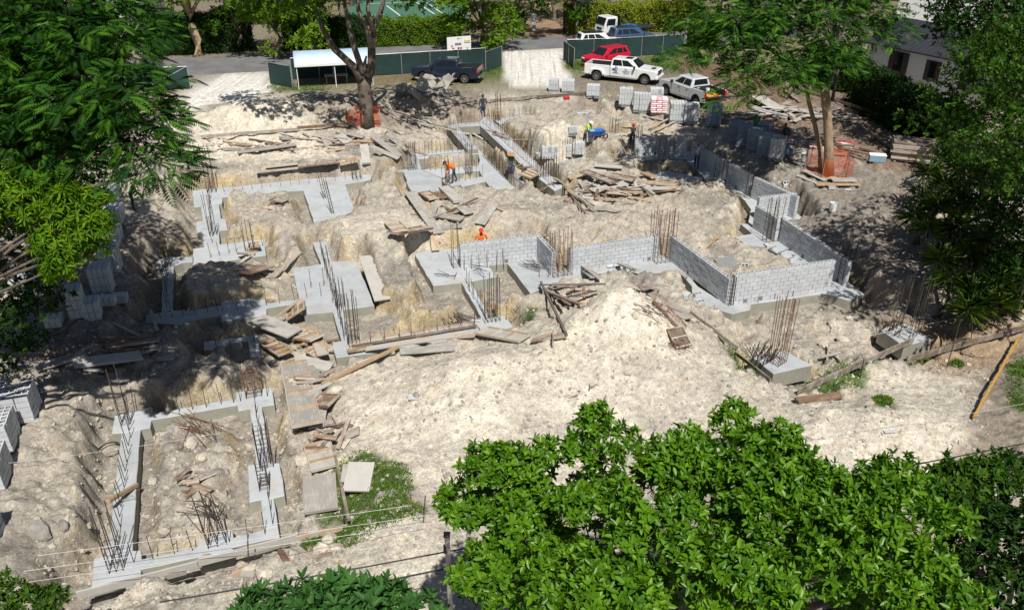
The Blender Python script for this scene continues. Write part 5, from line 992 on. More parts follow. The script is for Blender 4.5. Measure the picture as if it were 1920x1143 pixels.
# ================================================================= fences, tent, sign
def fence(pts, label, h=1.85, braces=(), z=1.15):
    "pts: px of the fence foot"
    w = [at(x, y, z) for x, y in pts]; c = w[0]; f = empty('screen_fence', c, 0, label, 'fence', 'green screen fences')
    for i in range(len(w) - 1):
        a, b = w[i] - c, w[i + 1] - c; L = (b - a).length; n = max(1, round(L / 2.6)); u = (b - a) / n; nn = Vector((-u.y, u.x, 0)).normalized()
        for k in range(n):
            p = a + u * k; q = p + u; m = 6; V = []; F = []
            for j in range(m + 1):
                s = p.lerp(q, j / m); bul = nn * (.03 * math.sin(j / m * math.pi * 2 + k) + .02)
                V += [s + bul + Vector((0, 0, .06)), s + bul * 1.8 + Vector((0, 0, h * .5)), s + bul + Vector((0, 0, h - .03 - .03 * math.sin(math.pi * j / m)))]
            for j in range(m):
                for r_ in range(2): F.append((j * 3 + r_, j * 3 + 3 + r_, j * 3 + 4 + r_, j * 3 + 1 + r_))
            o = MB().add(V, F).build('screen_panel', M_GREEN, f); so_ = o.modifiers.new('solid', 'SOLIDIFY'); so_.thickness = .012
            MB().tube([p + Vector((0, 0, -.2)), p + Vector((0, 0, h + .06))], .03, 8).build('post', M_GREYP, f)
        MB().tube([b + Vector((0, 0, -.2)), b + Vector((0, 0, h + .06))], .03, 8).build('post', M_GREYP, f); MB().tube([a + Vector((0, 0, h)), b + Vector((0, 0, h))], .022, 6).build('top_rail', M_GREYP, f)
        if i in braces: MB().tube([a + (b - a) * .25 + Vector((0, 0, .1)), b + Vector((0, 0, h))], .03, 6).build('diagonal_brace', M_GREYP, f)
    return f
fence([(240,172),(358,167)], 'green screen gate with diagonal brace at the left tree', braces=(0,)); fence([(507,158),(549,166)], 'short green screen wing at the left end of the tent'); fence([(549,150),(700,143),(911,129)], 'long green screen fence behind the tent and navy pickup'); fence([(911,137),(941,125)], 'short green screen wing right of the sign board')
fence([(1056,114),(1076,130)], 'green screen gate wing at the right side of the white drive', braces=()); fence([(1062,112),(1162,108),(1280,100)], 'long green screen fence behind the red car')
pp = empty('steel_post', at(1284, 92, 1.15), 0, 'tall grey steel post at the end of the right green fence', 'post'); MB().tube([(0, 0, -.2), (0, 0, 3.0)], .09, 10).build('shaft', M_GREYP, pp); MB().tube([(-.1, -.1, 1.4), (-1.8, -.6, .1)], .04, 6).build('stay', M_GREYP, pp)
# tent
M_TENT = plain('white_tarpaulin_sky_tinted', (0.52, 0.65, 0.85), 0.4, noise=0.06, scale=1)  # white sheet; blue of reflected sky and tree shade put in its colour
a, b = at(561, 168, 1.15), at(700, 160, 1.15); d = b - a; tl = d.length; t = empty('canopy_tent', a, math.atan2(d.y, d.x), 'white canopy tent with sky-tinted blue roof behind the big netted tree', 'tent'); td = 3.4
for x in (0, tl / 2, tl):
    for y in (0, td): MB().tube([(x, y, 0), (x, y, 2.05)], .035, 8).build('pole', M_WHITE, t)
    MB().tube([(x, 0, 2.05), (x, td / 2, 2.75), (x, td, 2.05)], .025, 6).build('rafter', M_WHITE, t)
for y0, z0, y1, z1 in ((-.12, 2.02, td / 2, 2.8), (td / 2, 2.8, td + .12, 2.02)):
    V = []; F = []; n = 14
    for i in range(n + 1):
        x = -.15 + (tl + .3) * i / n; sag = .05 * math.sin(math.pi * 2 * i / n * 1.0) ** 2
        V += [(x, y0, z0), (x, (y0 + y1) / 2, (z0 + z1) / 2 - sag), (x, y1, z1)]
    for i in range(n):
        for r_ in range(2): F.append((i * 3 + r_, i * 3 + 3 + r_, i * 3 + 4 + r_, i * 3 + 1 + r_))
    o = MB().add(V, F).build('roof_sheet', M_TENT, t, smooth=True); so_ = o.modifiers.new('solid', 'SOLIDIFY'); so_.thickness = .015
for yy in (-.13, td + .13): MB().box((tl / 2, yy, 1.93), (tl + .3, .012, .2)).build('valance', M_WHITE, t)
ft = empty('folding_table', t.matrix_basis @ Vector((3.2, 1.4, 0)), t.rotation_euler.z, 'pale folding table in the shade under the tent', 'table'); MB().box((0, 0, .73), (2.0, .75, .05)).build('table_top', M_WG, ft)
for x in (-.85, .85):
    for y in (-.3, .3): MB().tube([(x, y, 0), (x, y, .72)], .02, 6).build('leg', M_GREYP, ft)
# notice board
sp, sq = at(840, 131, 1.15), at(884, 127, 1.15); d = sq - sp; sw = d.length; sb = empty('notice_board', sp, math.atan2(d.y, d.x), 'large white site notice board above the navy pickup bed', 'sign')
for x in (.1, sw - .1): MB().box((x, .06, 1.3), (.09, .09, 2.9)).build('post', M_WHITE, sb)
MB().box((sw / 2, 0, 1.98), (sw, .04, 1.75)).build('panel', M_WHITE, sb)
M_YEL = plain('sign_yellow', (.75, .45, .02), .5); M_MAR = plain('sign_maroon', (.14, .02, .03), .5)
for n_, x, z, w_, h_, m_ in (('red_notice', .25, 1.85, .1, .12, M_RED), ('danger_notice', .46, 2.2, .28, .2, M_MAR), ('yellow_notice', .84, 2.42, .28, .13, M_YEL), ('blue_strip', .84, 2.27, .28, .06, M_BLUE), ('black_notice', .47, 1.8, .07, .22, M_BLACK), ('red_notice', .57, 1.8, .09, .22, M_RED), ('black_notice', .46, 1.35, .1, .2, M_BLACK), ('green_strip', .2, 1.35, .26, .05, M_GREEN), ('logo', .46, 2.68, .05, .12, M_BLUE), ('logo_lettering', .52, 2.68, .2, .05, M_GREYP), ('figure_notice', .84, 1.6, .06, .34, M_GREEN), ('figure_notice', .84, 1.85, .14, .06, M_YEL), ('black_notice', .58, 1.42, .05, .3, M_BLACK), ('red_notice', .2, 2.05, .06, .18, M_RED)):
    MB().box((x * sw, -.024, z), (w_ * sw * .95, .008, h_)).build(n_, m_, sb)
def signtext(body, x, z, size, mat, parent, y=-.031):
    cu = bpy.data.curves.new('lettering', 'FONT'); cu.body = body; cu.size = size; cu.align_x = 'CENTER'; cu.align_y = 'CENTER'; cu.extrude = .002
    o = bpy.data.objects.new('lettering', cu); COL.objects.link(o); dg = bpy.context.evaluated_depsgraph_get(); me = bpy.data.meshes.new_from_object(o.evaluated_get(dg)); bpy.data.objects.remove(o); me.materials.append(mat)
    return addobj('lettering', me, parent, (x, y, z), (R(90), 0, 0))
signtext('DANGER', .46 * sw, 2.2, .13, M_WHITE, sb)
# gateposts by the side drive
for px, py, l in ((1001, 58, 'white gatepost left of the side drive'), (1064, 50, 'white gatepost right of the side drive')):
    g = empty('gate_post', at(px, py, 1.15), 0, l, 'post', 'white gateposts'); MB().box((0, 0, .85), (.45, .45, 1.7)).build('shaft', M_WALLW, g, bevel=.02); MB().box((0, 0, 1.76), (.58, .58, .12)).build('cap', M_WALLW, g, bevel=.02)
# ================================================================= houses
M_ROOF = plain('dark_metal_roof', (0.055, 0.055, 0.068), 0.45, 0.4, noise=0.12, scale=1); M_WINB = plain('brown_window_frame', (0.05, 0.03, 0.025), .6)
def house(label, A, u, L, D, H, roof=True, z=1.15, windows=(), roofmat=None, over=.5, rise=1.7):
    "A corner, u unit direction along the front, D depth to the right of u"
    h = empty('house', (A[0], A[1], z), math.atan2(u[1], u[0]), label, 'house', 'neighbouring houses')
    MB().box((L / 2, D / 2, H / 2), (L, D, H)).build('wall', M_WALLW, h)
    if roof:
        rf = MB().prof([(0, 0)] * 0 or [(-over, 0), (D / 2, rise), (D + over, 0), (D + over, -.12), (-over, -.12)], -over, L + over).build('roof', roofmat or M_ROOF, h, (0, 0, H + .1), (0, 0, R(90)))
        rf.location = (L, 0, H + .1); rf.rotation_euler = (0, 0, R(90)); rf.matrix_parent_inverse = Matrix(); rf.scale = (1, 1, 1); fixnormals(rf)
        sl_ = math.hypot(D / 2 + over, rise); an = math.atan2(rise, D / 2 + over)
        n = int(L / .5)
        for k in range(n + 1): MB().box((0, 0, .03), (sl_ * .97, .035, .05)).build('seam', roofmat or M_ROOF, rf, ((D / 2 - over) / 2, -over + .1 + (L + 2 * over - .2) * k / n, rise / 2), (0, -an, 0))
    else: MB().box((L / 2, D / 2, H + .12), (L + .3, D + .3, .25)).build('roof', roofmat or M_WALLW, h)
    for x, zc, w, hh in windows:
        f = MB().box((x, -.03, zc), (w, .1, hh)).build('window', M_WINB, h); MB().box((x, -.085, zc), (w * .44, .02, hh - .14)).build('pane', M_GLASS, f); 
    return h
hu = Vector((.447, -.894)); 
house('white house with dark ribbed metal roof behind the right hedge', (31.6, 72.6), hu, 15, 8, 2.8, windows=((3.2, 1.45, 1.9, 2.2), (6.6, 1.6, 1.4, 1.6), (10, 1.5, 1.6, 1.6)))
house('taller plain white house at the top right edge', (43.5, 95), Vector((.8, -.6)), 9, 7, 6.5, roof=False, windows=((2, 4.5, .9, 1.4), (5, 4.6, 1.2, 1.2)))
house('bit of a white house between leaves at the top left', (-50, 104), Vector((1, .05)), 5, 6, 3.6, windows=((2.2, 1.8, 1.6, 1.4),)); house('second bit of a white house at the top left behind the road tree', (-37, 108), Vector((1, .05)), 5, 6, 3.8, roof=True, windows=((2.6, 2.0, 1.8, 1.3),))
# ================================================================= people
M_SKIN = plain('brown_skin', (0.30, 0.16, 0.095), .6, noise=.05); M_HAIR = plain('dark_hair', (.015, .012, .01), .6); M_JEAN = plain('blue_jeans', (.035, .06, .12), .9, noise=.2); M_DARKT = plain('dark_trousers', (.022, .024, .03), .9, noise=.2); M_BOOT = plain('work_boot', (.06, .04, .025), .8); M_EYE = plain('eye_dark', (.01, .01, .01), .3)
def cloth(n, c): return plain(n, c, .85, noise=.12, scale=8, bump=.3, bscale=20)
C_OR = cloth('orange_cloth', (.85, .19, .03)); C_LIME = cloth('lime_cloth', (.42, .78, .02)); C_GR = cloth('green_cloth', (.04, .32, .03)); C_GY = cloth('grey_green_cloth', (.09, .11, .085)); C_DK = cloth('charcoal_cloth', (.035, .037, .042)); C_LI = cloth('lilac_cloth', (.36, .25, .36)); C_STR = cloth('straw_hat', (.40, .25, .13)); C_WH = cloth('white_cloth', (.78, .78, .76)); C_PUR = cloth('purple_cloth', (.05, .03, .14)); C_RED = cloth('red_cap_cloth', (.6, .035, .03))
def person(label, loc, rz, shirt, trousers, hat=None, hatmat=None, bend=0.0, wl=None, wr=None, step=0.0, vest=None, sleeves=True, crouch=0.0, look=0.0):
    J = {}; R_ = []; E = []; ids = {}
    def T(p):       # upper body bends about the pelvis
        q = Vector(p) - Vector((0, 0, .96)); q = Matrix.Rotation(bend, 3, 'X') @ q; return q + Vector((0, 0, .96))
    up = dict(waist=(0, 0, 1.1), chest=(0, 0, 1.3), neck=(0, .01, 1.47), chin=(0, -.02, 1.53), head=(0, -.03, 1.62), crown=(0, -.01, 1.71), nose=(0, -.115, 1.6), shl=(.19, 0, 1.41), shr=(-.19, 0, 1.41))
    J['pelvis'] = Vector((0, 0, .96))
    for k, p in up.items(): J[k] = T(p)
    for s, n, w in ((1, 'l', wl), (-1, 'r', wr)):
        sh = J['sh' + n]; wr_ = Vector(w) if w is not None else T((s * .27, -.1, .92)); el = (sh + wr_) / 2 + Vector((s * .07, .07, -.05)); J['el' + n] = el; J['wr' + n] = wr_
        hd = (wr_ - el).normalized(); sd = Vector((1, 0, 0)) if abs(hd.x) < .8 else Vector((0, 1, 0)); J['palm' + n] = wr_ + hd * .075
        lat = hd.cross(sd).normalized()
        for i, (o, ln) in enumerate(((-.032, .07), (-.011, .085), (.011, .08), (.031, .06))):
            a = J['palm' + n] + lat * o + hd * .01; J['f%d%s' % (i, n)] = a; J['g%d%s' % (i, n)] = a + hd * ln * .6 - sd * .012; J['h%d%s' % (i, n)] = a + hd * ln - sd * .035
        J['t0' + n] = wr_ + hd * .03 + lat * -.035; J['t1' + n] = wr_ + hd * .075 + lat * -.065 - sd * .01
        st = step * s; J['hip' + n] = Vector((s * .1, 0, .93)); J['kn' + n] = Vector((s * .12, -.03 - st * .25 - crouch * .2, .5)); J['an' + n] = Vector((s * .12, .03 - st * .45, .09)); J['toe' + n] = J['an' + n] + Vector((s * .02, -.17, -.045))
    rad = dict(pelvis=.145, waist=.13, chest=.16, neck=.06, chin=.065, head=.092, crown=.07, nose=.014)
    for n in 'lr': rad.update({'sh' + n: .075, 'el' + n: .048, 'wr' + n: .031, 'palm' + n: .032, 'hip' + n: .1, 'kn' + n: .066, 'an' + n: .045, 'toe' + n: .04, 't0' + n: .013, 't1' + n: .011}); rad.update({'%s%d%s' % (a, i, n): .0095 for a in 'fgh' for i in range(4)})
    EL = [('pelvis', 'waist', 1), ('waist', 'chest', 1), ('chest', 'neck', 1), ('neck', 'chin', 0), ('chin', 'head', 0), ('head', 'crown', 0), ('head', 'nose', 0)]
    for n in 'lr':
        EL += [('chest', 'sh' + n, 1), ('sh' + n, 'el' + n, 1), ('el' + n, 'wr' + n, 1 if sleeves else 0), ('wr' + n, 'palm' + n, 0), ('wr' + n, 't0' + n, 0), ('t0' + n, 't1' + n, 0), ('pelvis', 'hip' + n, 2), ('hip' + n, 'kn' + n, 2), ('kn' + n, 'an' + n, 2), ('an' + n, 'toe' + n, 3)]
        for i in range(4): EL += [('palm' + n, 'f%d%s' % (i, n), 0), ('f%d%s' % (i, n), 'g%d%s' % (i, n), 0), ('g%d%s' % (i, n), 'h%d%s' % (i, n), 0)]
    names = list(J); ix = {k: i for i, k in enumerate(names)}
    me = bpy.data.meshes.new('body'); me.from_pydata([J[k] for k in names], [(ix[a], ix[b]) for a, b, _ in EL], []); o = bpy.data.objects.new('tmp', me); COL.objects.link(o)
    sk = o.modifiers.new('skin', 'SKIN'); sk.use_smooth_shade = True; sv = me.skin_vertices[0].data
    for i, k in enumerate(names): sv[i].radius = (rad[k], rad[k] * (.72 if k in ('chest', 'waist', 'pelvis') else 1)); sv[i].use_root = (k == 'pelvis')
    ss = o.modifiers.new('sub', 'SUBSURF'); ss.levels = 1; ss.render_levels = 1
    dg = bpy.context.evaluated_depsgraph_get(); bm_ = bpy.data.meshes.new_from_object(o.evaluated_get(dg)); bpy.data.objects.remove(o)
    bm_.materials.clear(); mats_on(bm_, [M_SKIN, shirt, trousers, M_BOOT])
    for p in bm_.polygons:
        c = p.center; best = 9; mi = 0
        for a, b, m in EL:
            A, B = J[a], J[b]; d = B - A; t = min(1, max(0, (c - A).dot(d) / max(d.length_squared, 1e-9))); q = (c - (A + d * t)).length - .5 * (rad[a] * (1 - t) + rad[b] * t)
            if q < best: best = q; mi = m
        p.material_index = mi; p.use_smooth = True
    P = addobj('person', bm_, None, loc, (0, 0, rz)); tag(P, label, 'person', 'building workers')
    hc = J['head']; fwd = (Matrix.Rotation(bend, 3, 'X') @ Vector((0, -1, 0))); upv = (Matrix.Rotation(bend, 3, 'X') @ Vector((0, 0, 1))); rt = Vector((1, 0, 0)); Mh = Matrix((rt, -fwd, upv)).transposed().to_4x4(); Mh.translation = hc
    def hp(name, mb, mat): 
        q = mb.build(name, mat, P, smooth=False); q.matrix_local = Mh; return q
    for s in (-1, 1): hp('eye', MB().disc((s * .034, -.085, .005), .012, 'y', .012, 8), M_EYE); hp('ear', MB().disc((s * .092, .0, -.01), .028, 'x', .02, 8), M_SKIN)
    def dome(r, h, z0, n=14, rings=5, mb=None):
        mb = mb or MB(); V = []; F = []
        for i in range(rings + 1):
            a = i / rings * math.pi / 2
            for k in range(n): t = 2 * math.pi * k / n; V.append((r * math.cos(a) * math.cos(t), r * 1.12 * math.cos(a) * math.sin(t) + .01, z0 + h * math.sin(a)))
        for i in range(rings):
            for k in range(n): F.append((i * n + k, i * n + (k + 1) % n, (i + 1) * n + (k + 1) % n, (i + 1) * n + k))
        F.append(tuple(range(n))[::-1]); return mb.add(V, F)
    if hat is None: hp('hair', dome(.103, .12, -.005), M_HAIR)
    else:
        hp('hair', dome(.1, .06, -.03), M_HAIR); mb = dome(.112 if hat != 'straw' else .108, .125, .03)
        if hat == 'cap': mb.box((0, -.15, .04), (.15, .12, .014))
        else: mb.disc((0, .01, .035), .15 if hat == 'hard' else .27, 'z', .018, 18)
        hp({'cap': 'cap', 'hard': 'hard_hat', 'straw': 'straw_hat'}[hat], mb, hatmat)
    if vest:
        V = []; F = []; n = 14
        for z, a, b in ((.98, .19, .155), (1.12, .185, .15), (1.3, .205, .16), (1.43, .17, .12)):
            for k in range(n): t = 2 * math.pi * k / n; V.append(T((a * math.cos(t), b * math.sin(t), z)))
        for i in range(3):
            for k in range(n): F.append((i * n + k, i * n + (k + 1) % n, (i + 1) * n + (k + 1) % n, (i + 1) * n + k))
        MB().add(V, F).build('vest', vest, P, smooth=True)
    return P
def stand(px, py, z=None): p = G(px, py) if z is None else at(px, py, z); return p
person('worker in dark clothes standing at the far end of the rebar lined beam', stand(906, 220), R(200), C_DK, M_JEAN, 'cap', C_DK)
person('worker in orange vest and purple hood bending over the forms', stand(852, 343), R(-70), C_OR, M_JEAN, 'cap', C_PUR, bend=.95, wl=(.2, -.55, .55), wr=(-.15, -.5, .5), vest=C_OR, step=.4)
person('worker in orange shirt and red cap behind the sunlit block wall', stand(903, 487, 0.0), R(10), C_OR, M_DARKT, 'cap', C_RED, bend=.1)
person('worker in lime shirt and white hard hat at the blue wheelbarrow', stand(1098, 271), R(60), C_LIME, M_DARKT, 'hard', C_WH, bend=.5, wl=(.2, -.5, .95), wr=(-.2, -.5, .95), step=.3)
person('worker in charcoal clothes and red cap pointing left beside the back wall', stand(1184, 286), R(-10), C_DK, M_DARKT, 'hard', C_RED, wl=(-.1, -.3, 1.15), wr=(-.72, -.15, 1.45))
person('worker in lilac shirt and straw hat working at the shaded side wall', stand(1304, 321), R(160), C_LI, M_JEAN, 'straw', C_STR, bend=.15, wl=(.5, -.35, 1.5), wr=(-.45, -.4, 1.35), step=.5)
person('worker in grey-green shirt and straw hat among the rebar rows', stand(957, 338), R(20), C_GY, M_JEAN, 'straw', C_STR, bend=.2, wl=(.2, -.35, .95), wr=(-.2, -.35, .95), step=.3)
person('worker in bright green shirt behind the dark block stacks', stand(1418, 262), R(190), C_GR, M_DARKT, 'cap', C_GR, bend=.7, wl=(.2, -.5, .7), wr=(-.2, -.5, .7))
person('worker in red cap mostly hidden behind the last dark block stack', stand(1470, 281), R(200), C_DK, M_DARKT, 'cap', C_RED, bend=.3)
person('worker in green hooded shirt in the left tree shade', stand(252, 396), R(120), C_GR, M_DARKT, 'cap', C_GR, bend=.6, wl=(.2, -.5, .75), wr=(-.2, -.5, .75))
# ================================================================= vegetation
def arr_mesh(name, V, Q, tint, mat):
    me = bpy.data.meshes.new(name); me.vertices.add(len(V)); me.vertices.foreach_set('co', np.ascontiguousarray(V, dtype=np.float32).ravel())
    me.loops.add(Q.size); me.loops.foreach_set('vertex_index', np.ascontiguousarray(Q, dtype=np.int32).ravel()); me.polygons.add(len(Q)); me.polygons.foreach_set('loop_start', np.arange(0, Q.size, 4, dtype=np.int32))
    me.update(calc_edges=True); a = me.attributes.new('tint', 'FLOAT', 'POINT'); a.data.foreach_set('value', np.ascontiguousarray(tint, dtype=np.float32)); me.materials.append(mat); return me
def nrm(a): return a / (np.linalg.norm(a, axis=1, keepdims=True) + 1e-9)
def leaves(name, P, D, U, L, W, tint, mat, simple=False, curl=.12):
    n = len(P); D = nrm(D); S = nrm(np.cross(D, U)); N_ = np.cross(S, D); L = np.broadcast_to(L, n)[:, None]; W = np.broadcast_to(W, n)[:, None]
    if simple:
        V = np.stack([P, P + D * L * .45 + S * W * .5, P + D * L - N_ * L * curl, P + D * L * .45 - S * W * .5], 1).reshape(-1, 3); Q = np.arange(4 * n).reshape(n, 4); return arr_mesh(name, V, Q, np.repeat(tint, 4), mat)
    up = N_ * W * .16
    V = np.stack([P, P + D * L * .32 + S * W * .46 + up, P + D * L * .7 + S * W * .4 + up - N_ * L * curl * .45, P + D * L - N_ * L * curl, P + D * L * .7 - S * W * .4 + up - N_ * L * curl * .45, P + D * L * .32 - S * W * .46 + up], 1).reshape(-1, 3)
    b = np.arange(n)[:, None] * 6; Q = np.concatenate([b + np.array([[0, 1, 2, 3]]), b + np.array([[0, 3, 4, 5]])], 0); return arr_mesh(name, V, Q, np.repeat(tint, 6), mat)
def lobe_points(lobes, n, zmin=-.55, inner=.3, seed=0, jit=.12):
    rg = np.random.default_rng(seed + 11); C = np.array([[*c] for c, r, f in lobes]); Rr = np.array([r for c, r, f in lobes]); F_ = np.array([f for c, r, f in lobes]); w = Rr ** 2; w = w / w.sum(); out = []; dirs = []
    while len(out) < n:
        i = rg.choice(len(lobes), p=w); d = rg.normal(size=3); d /= np.linalg.norm(d)
        if d[2] < zmin and rg.random() < .8: continue
        k = (1 - inner * rg.random() ** 1.6); p = C[i] + d * np.array([Rr[i], Rr[i], Rr[i] * F_[i]]) * k
        q = (p - C) / np.stack([Rr, Rr, Rr * F_], 1); m = np.linalg.norm(q, axis=1); m[i] = 9
        if m.min() < .62 and rg.random() < .85: continue
        out.append(p + rg.normal(size=3) * jit * Rr[i]); dirs.append(d)
    return np.array(out), np.array(dirs)
def clumps(lobes, m, r, f, seed=0, inner=.4, zmin=-.35):
    "sprays of foliage: many small lobes on the big ones, dark gaps between them"
    P, d = lobe_points(lobes, m, zmin, inner, seed, .06); rg = np.random.default_rng(seed + 1)
    return [(Vector(p), r * rg.uniform(.65, 1.35), f) for p in P]
def rosettes(name, lobes, n, per, L, W, mat, seed=0, spread=(35, 88), simple=False, droop=0.0, up=.5, zmin=-.55, inner=.3, jit=.12, size_var=.42, t_lo=0., t_hi=1.):
    P, d = lobe_points(lobes, n, zmin, inner, seed, jit); rg = np.random.default_rng(seed + 5); ax = nrm(d * .8 + np.array([0, 0, up]) + rg.normal(0, .35, d.shape)); a = nrm(np.cross(ax, rg.normal(size=ax.shape))); b = np.cross(ax, a)
    PP = []; DD = []; UU = []; TT = []; LL = []; ct = rg.random(n)
    for k in range(per):
        th = np.radians(spread[0] + (spread[1] - spread[0]) * (k + rg.random(n)) / per); ph = 2.4 * k + rg.random(n) * 1.0; dr = ax * np.cos(th)[:, None] + (a * np.cos(ph)[:, None] + b * np.sin(ph)[:, None]) * np.sin(th)[:, None]; dr[:, 2] -= droop * np.sin(th)
        PP.append(P + ax * (L * .25 * (1 - k / per))[..., None] if False else P + ax * L * .25 * (1 - k / per)); DD.append(dr); UU.append(ax); TT.append(np.clip(t_lo + (t_hi - t_lo) * (.55 * ct + .45 * rg.random(n)), 0, 1)); LL.append(L * (1 + size_var * (rg.random(n) * 2 - 1)))
    LL = np.concatenate(LL); return leaves(name, np.concatenate(PP), np.concatenate(DD), np.concatenate(UU), LL, LL * (W / L), np.concatenate(TT), mat, simple)
def fronds(name, lobes, n, L, pairs, pl_, pw, mat, seed=0, inner=.35, zmin=-.5):
    "twice-divided feathery leaves"
    P, d = lobe_points(lobes, n, zmin, inner, seed, .1); rg = np.random.default_rng(seed + 3); D = nrm(np.stack([d[:, 0] + rg.normal(0, .5, n), d[:, 1] + rg.normal(0, .5, n), d[:, 2] * .35 + rg.normal(0, .25, n)], 1)); U = np.tile(np.array([0, 0, 1.0]), (n, 1)) + rg.normal(0, .25, (n, 3)); S = nrm(np.cross(D, U)); N_ = np.cross(S, D); Ls = L * (1 + .35 * (rg.random(n) * 2 - 1)); tn = rg.random(n) ** 1.8
    PP = []; DD = []; TT = []; UU = []; LL = []
    for k in range(pairs):
        t = (k + .8) / pairs; base = P + D * (Ls * t)[:, None] - np.array([0, 0, 1]) * (Ls * .35 * t * t)[:, None]; e = math.sin(math.pi * (t * .85 + .12))
        for s in (-1, 1): PP.append(base); DD.append(S * s + D * .55 - N_ * .25); TT.append(tn); UU.append(N_); LL.append(np.full(n, pl_) * e * (Ls / L))
    LL = np.concatenate(LL); return leaves(name, np.concatenate(PP), np.concatenate(DD), np.concatenate(UU), LL, pw * LL / pl_, np.concatenate(TT), mat, True, .2)
def branches(name, base, lobes, r0, parent, mat, fork=.45, n=7, sag=0.0, seed=0):
    rg = random.Random(seed); base = Vector(base); cs = [Vector(c) for c, r, f in lobes]; cen = sum(cs, Vector()) / len(cs); top = base.lerp(cen, fork); top.x = base.x + (cen.x - base.x) * fork * .6; top.y = base.y + (cen.y - base.y) * fork * .6
    bend = [base + Vector((0, 0, -.4)), base, base.lerp(top, .35) + Vector((rg.gauss(0, .1), rg.gauss(0, .1), 0)), base.lerp(top, .7) + Vector((rg.gauss(0, .12), rg.gauss(0, .12), 0)), top]
    MB().tube(bend, [r0 * 1.5, r0 * 1.25, r0, r0 * .9, r0 * .8], 10).build('trunk', mat, parent, smooth=True)
    for c in cs:
        m1 = top.lerp(c, .35) + Vector((rg.gauss(0, .25), rg.gauss(0, .25), .25)); m2 = top.lerp(c, .7) + Vector((rg.gauss(0, .25), rg.gauss(0, .25), .3)); MB().tube([top - Vector((0, 0, .2)), m1, m2, c], [r0 * .55, r0 * .38, r0 * .24, r0 * .1], 6).build('limb', mat, parent, smooth=True)
def pxlobes(rows): return [(atd(px, py, dep), r * dep / FPX, f) for px, py, dep, r, f in rows]
def twigs(parent, lobes, n, mat=None, ln=.6, seed=0):
    P, d = lobe_points(lobes, n, -.2, .1, seed, .05); mb = MB()
    for p, q in zip(P, d):
        p = Vector(p); q = Vector(q); e = p + (q + Vector((random.gauss(0, .6), random.gauss(0, .6), random.gauss(0, .4)))) * ln * random.uniform(.5, 1.2); mb.tube([p, p.lerp(e, .5) + Vector((random.gauss(0, .08),) * 3), e], [.014, .01, .005], 4)
    o = mb.build('bare_twigs', mat or M_TWIG, parent); o['kind'] = 'stuff'
L_FORE = leafmat('bright_glossy_leaf', (0.022, 0.09, 0.006), (0.135, 0.28, 0.01), .28, .25, .3); L_MANGO = leafmat('yellow_green_mango_leaf', (0.03, 0.105, 0.004), (0.16, 0.28, 0.01), .35, .3); L_FEATH = leafmat('feathery_dark_leaf', (0.007, 0.036, 0.005), (0.055, 0.15, 0.009), .6, .12); L_FEATHR = leafmat('feathery_green_leaf', (0.012, 0.052, 0.007), (0.075, 0.18, 0.012), .6, .14)
L_DARK = leafmat('dark_hedge_and_shade_leaf', (0.005, 0.02, 0.003), (0.028, 0.075, 0.008), .4, .06); L_MID = leafmat('mid_green_leaf', (0.006, 0.028, 0.003), (0.065, 0.145, 0.009), .45, .15); L_BRIGHT = leafmat('sunny_green_leaf', (0.035, 0.10, 0.008), (0.20, 0.32, 0.02), .45, .3); L_YEL = leafmat('yellow_hedge_leaf', (0.10, 0.17, 0.015), (0.36, 0.38, 0.03), .45, .25); L_SPIKE = leafmat('spiky_palm_leaf', (0.02, 0.06, 0.012), (0.13, 0.21, 0.02), .4, .15); L_SHRUB = leafmat('dark_shrub_leaf', (0.025, 0.085, 0.022), (0.07, 0.17, 0.035), .35, .2); L_GRASS = leafmat('grass_blade', (0.05, 0.12, 0.015), (0.16, 0.26, 0.04), .6, .25)  # dark leaf also carries the shade put into two right-hand trees
def plant(name, label, base, group=None, cat='tree'): return empty(name, base, 0, label, cat, group)
def stuffpart(name, me, parent): 
    o = addobj(name, me, parent); o['kind'] = 'stuff'; o.location = -parent.location; return o
def tree(name, label, base, lobes, n, per, L, W, mat, r0=.25, bark=None, group=None, simple=True, seed=0, cat='tree', fork=.45, sub=None, **kw):
    base = Vector(base); t = plant(name, label, base, group, cat); me = rosettes('crown', clumps(lobes, sub[0], sub[1], sub[2], seed) if sub else lobes, n, per, L, W, mat, seed, simple=simple, **kw); stuffpart('crown', me, t)
    if r0:
        h = empty('tmp'); branches('trunk', base, lobes, r0, h, bark or M_BARK, fork, seed=seed)
        for ch in list(h.children): ch.parent = t; ch.location = -base
        bpy.data.objects.remove(h)
    return t
# --- bright broadleaf tree filling the lower right foreground
FL_ = pxlobes([(940,900,13,78,.85),(1000,1010,12.5,105,.8),(1120,825,13,70,.95),(1125,885,12.8,60,.8),(1130,960,12,105,.8),(1060,1100,11.5,115,.8),(1270,885,12.6,80,.9),(1250,1040,11.5,125,.8),(1400,850,12.6,88,.95),(1425,975,11.6,115,.8),(1400,1110,11,120,.8),(1520,920,12.2,85,.85),(1555,1050,11,115,.8),(1655,930,12,70,.85),(1690,1030,11.5,95,.8),(1745,1110,11,85,.8),(868,945,13,34,.9),(940,1090,12.5,85,.8),(1640,1130,11,95,.8),(1150,1150,11,115,.8),(1765,985,12,42,.8),(1340,880,12.3,60,.8),(1010,880,13,55,.8),(1290,850,12.7,48,.9),(1470,860,12.4,60,.85),(1600,960,11.8,70,.8)]); FU_ = [(c_ + (c_ - Vector((0, 0, CAM_H))).normalized() * 2.1, r_ * .95, f_) for c_, r_, f_ in FL_]; FL_ = [(c_, r_ * .74, 1.05) for c_, r_, f_ in FL_]
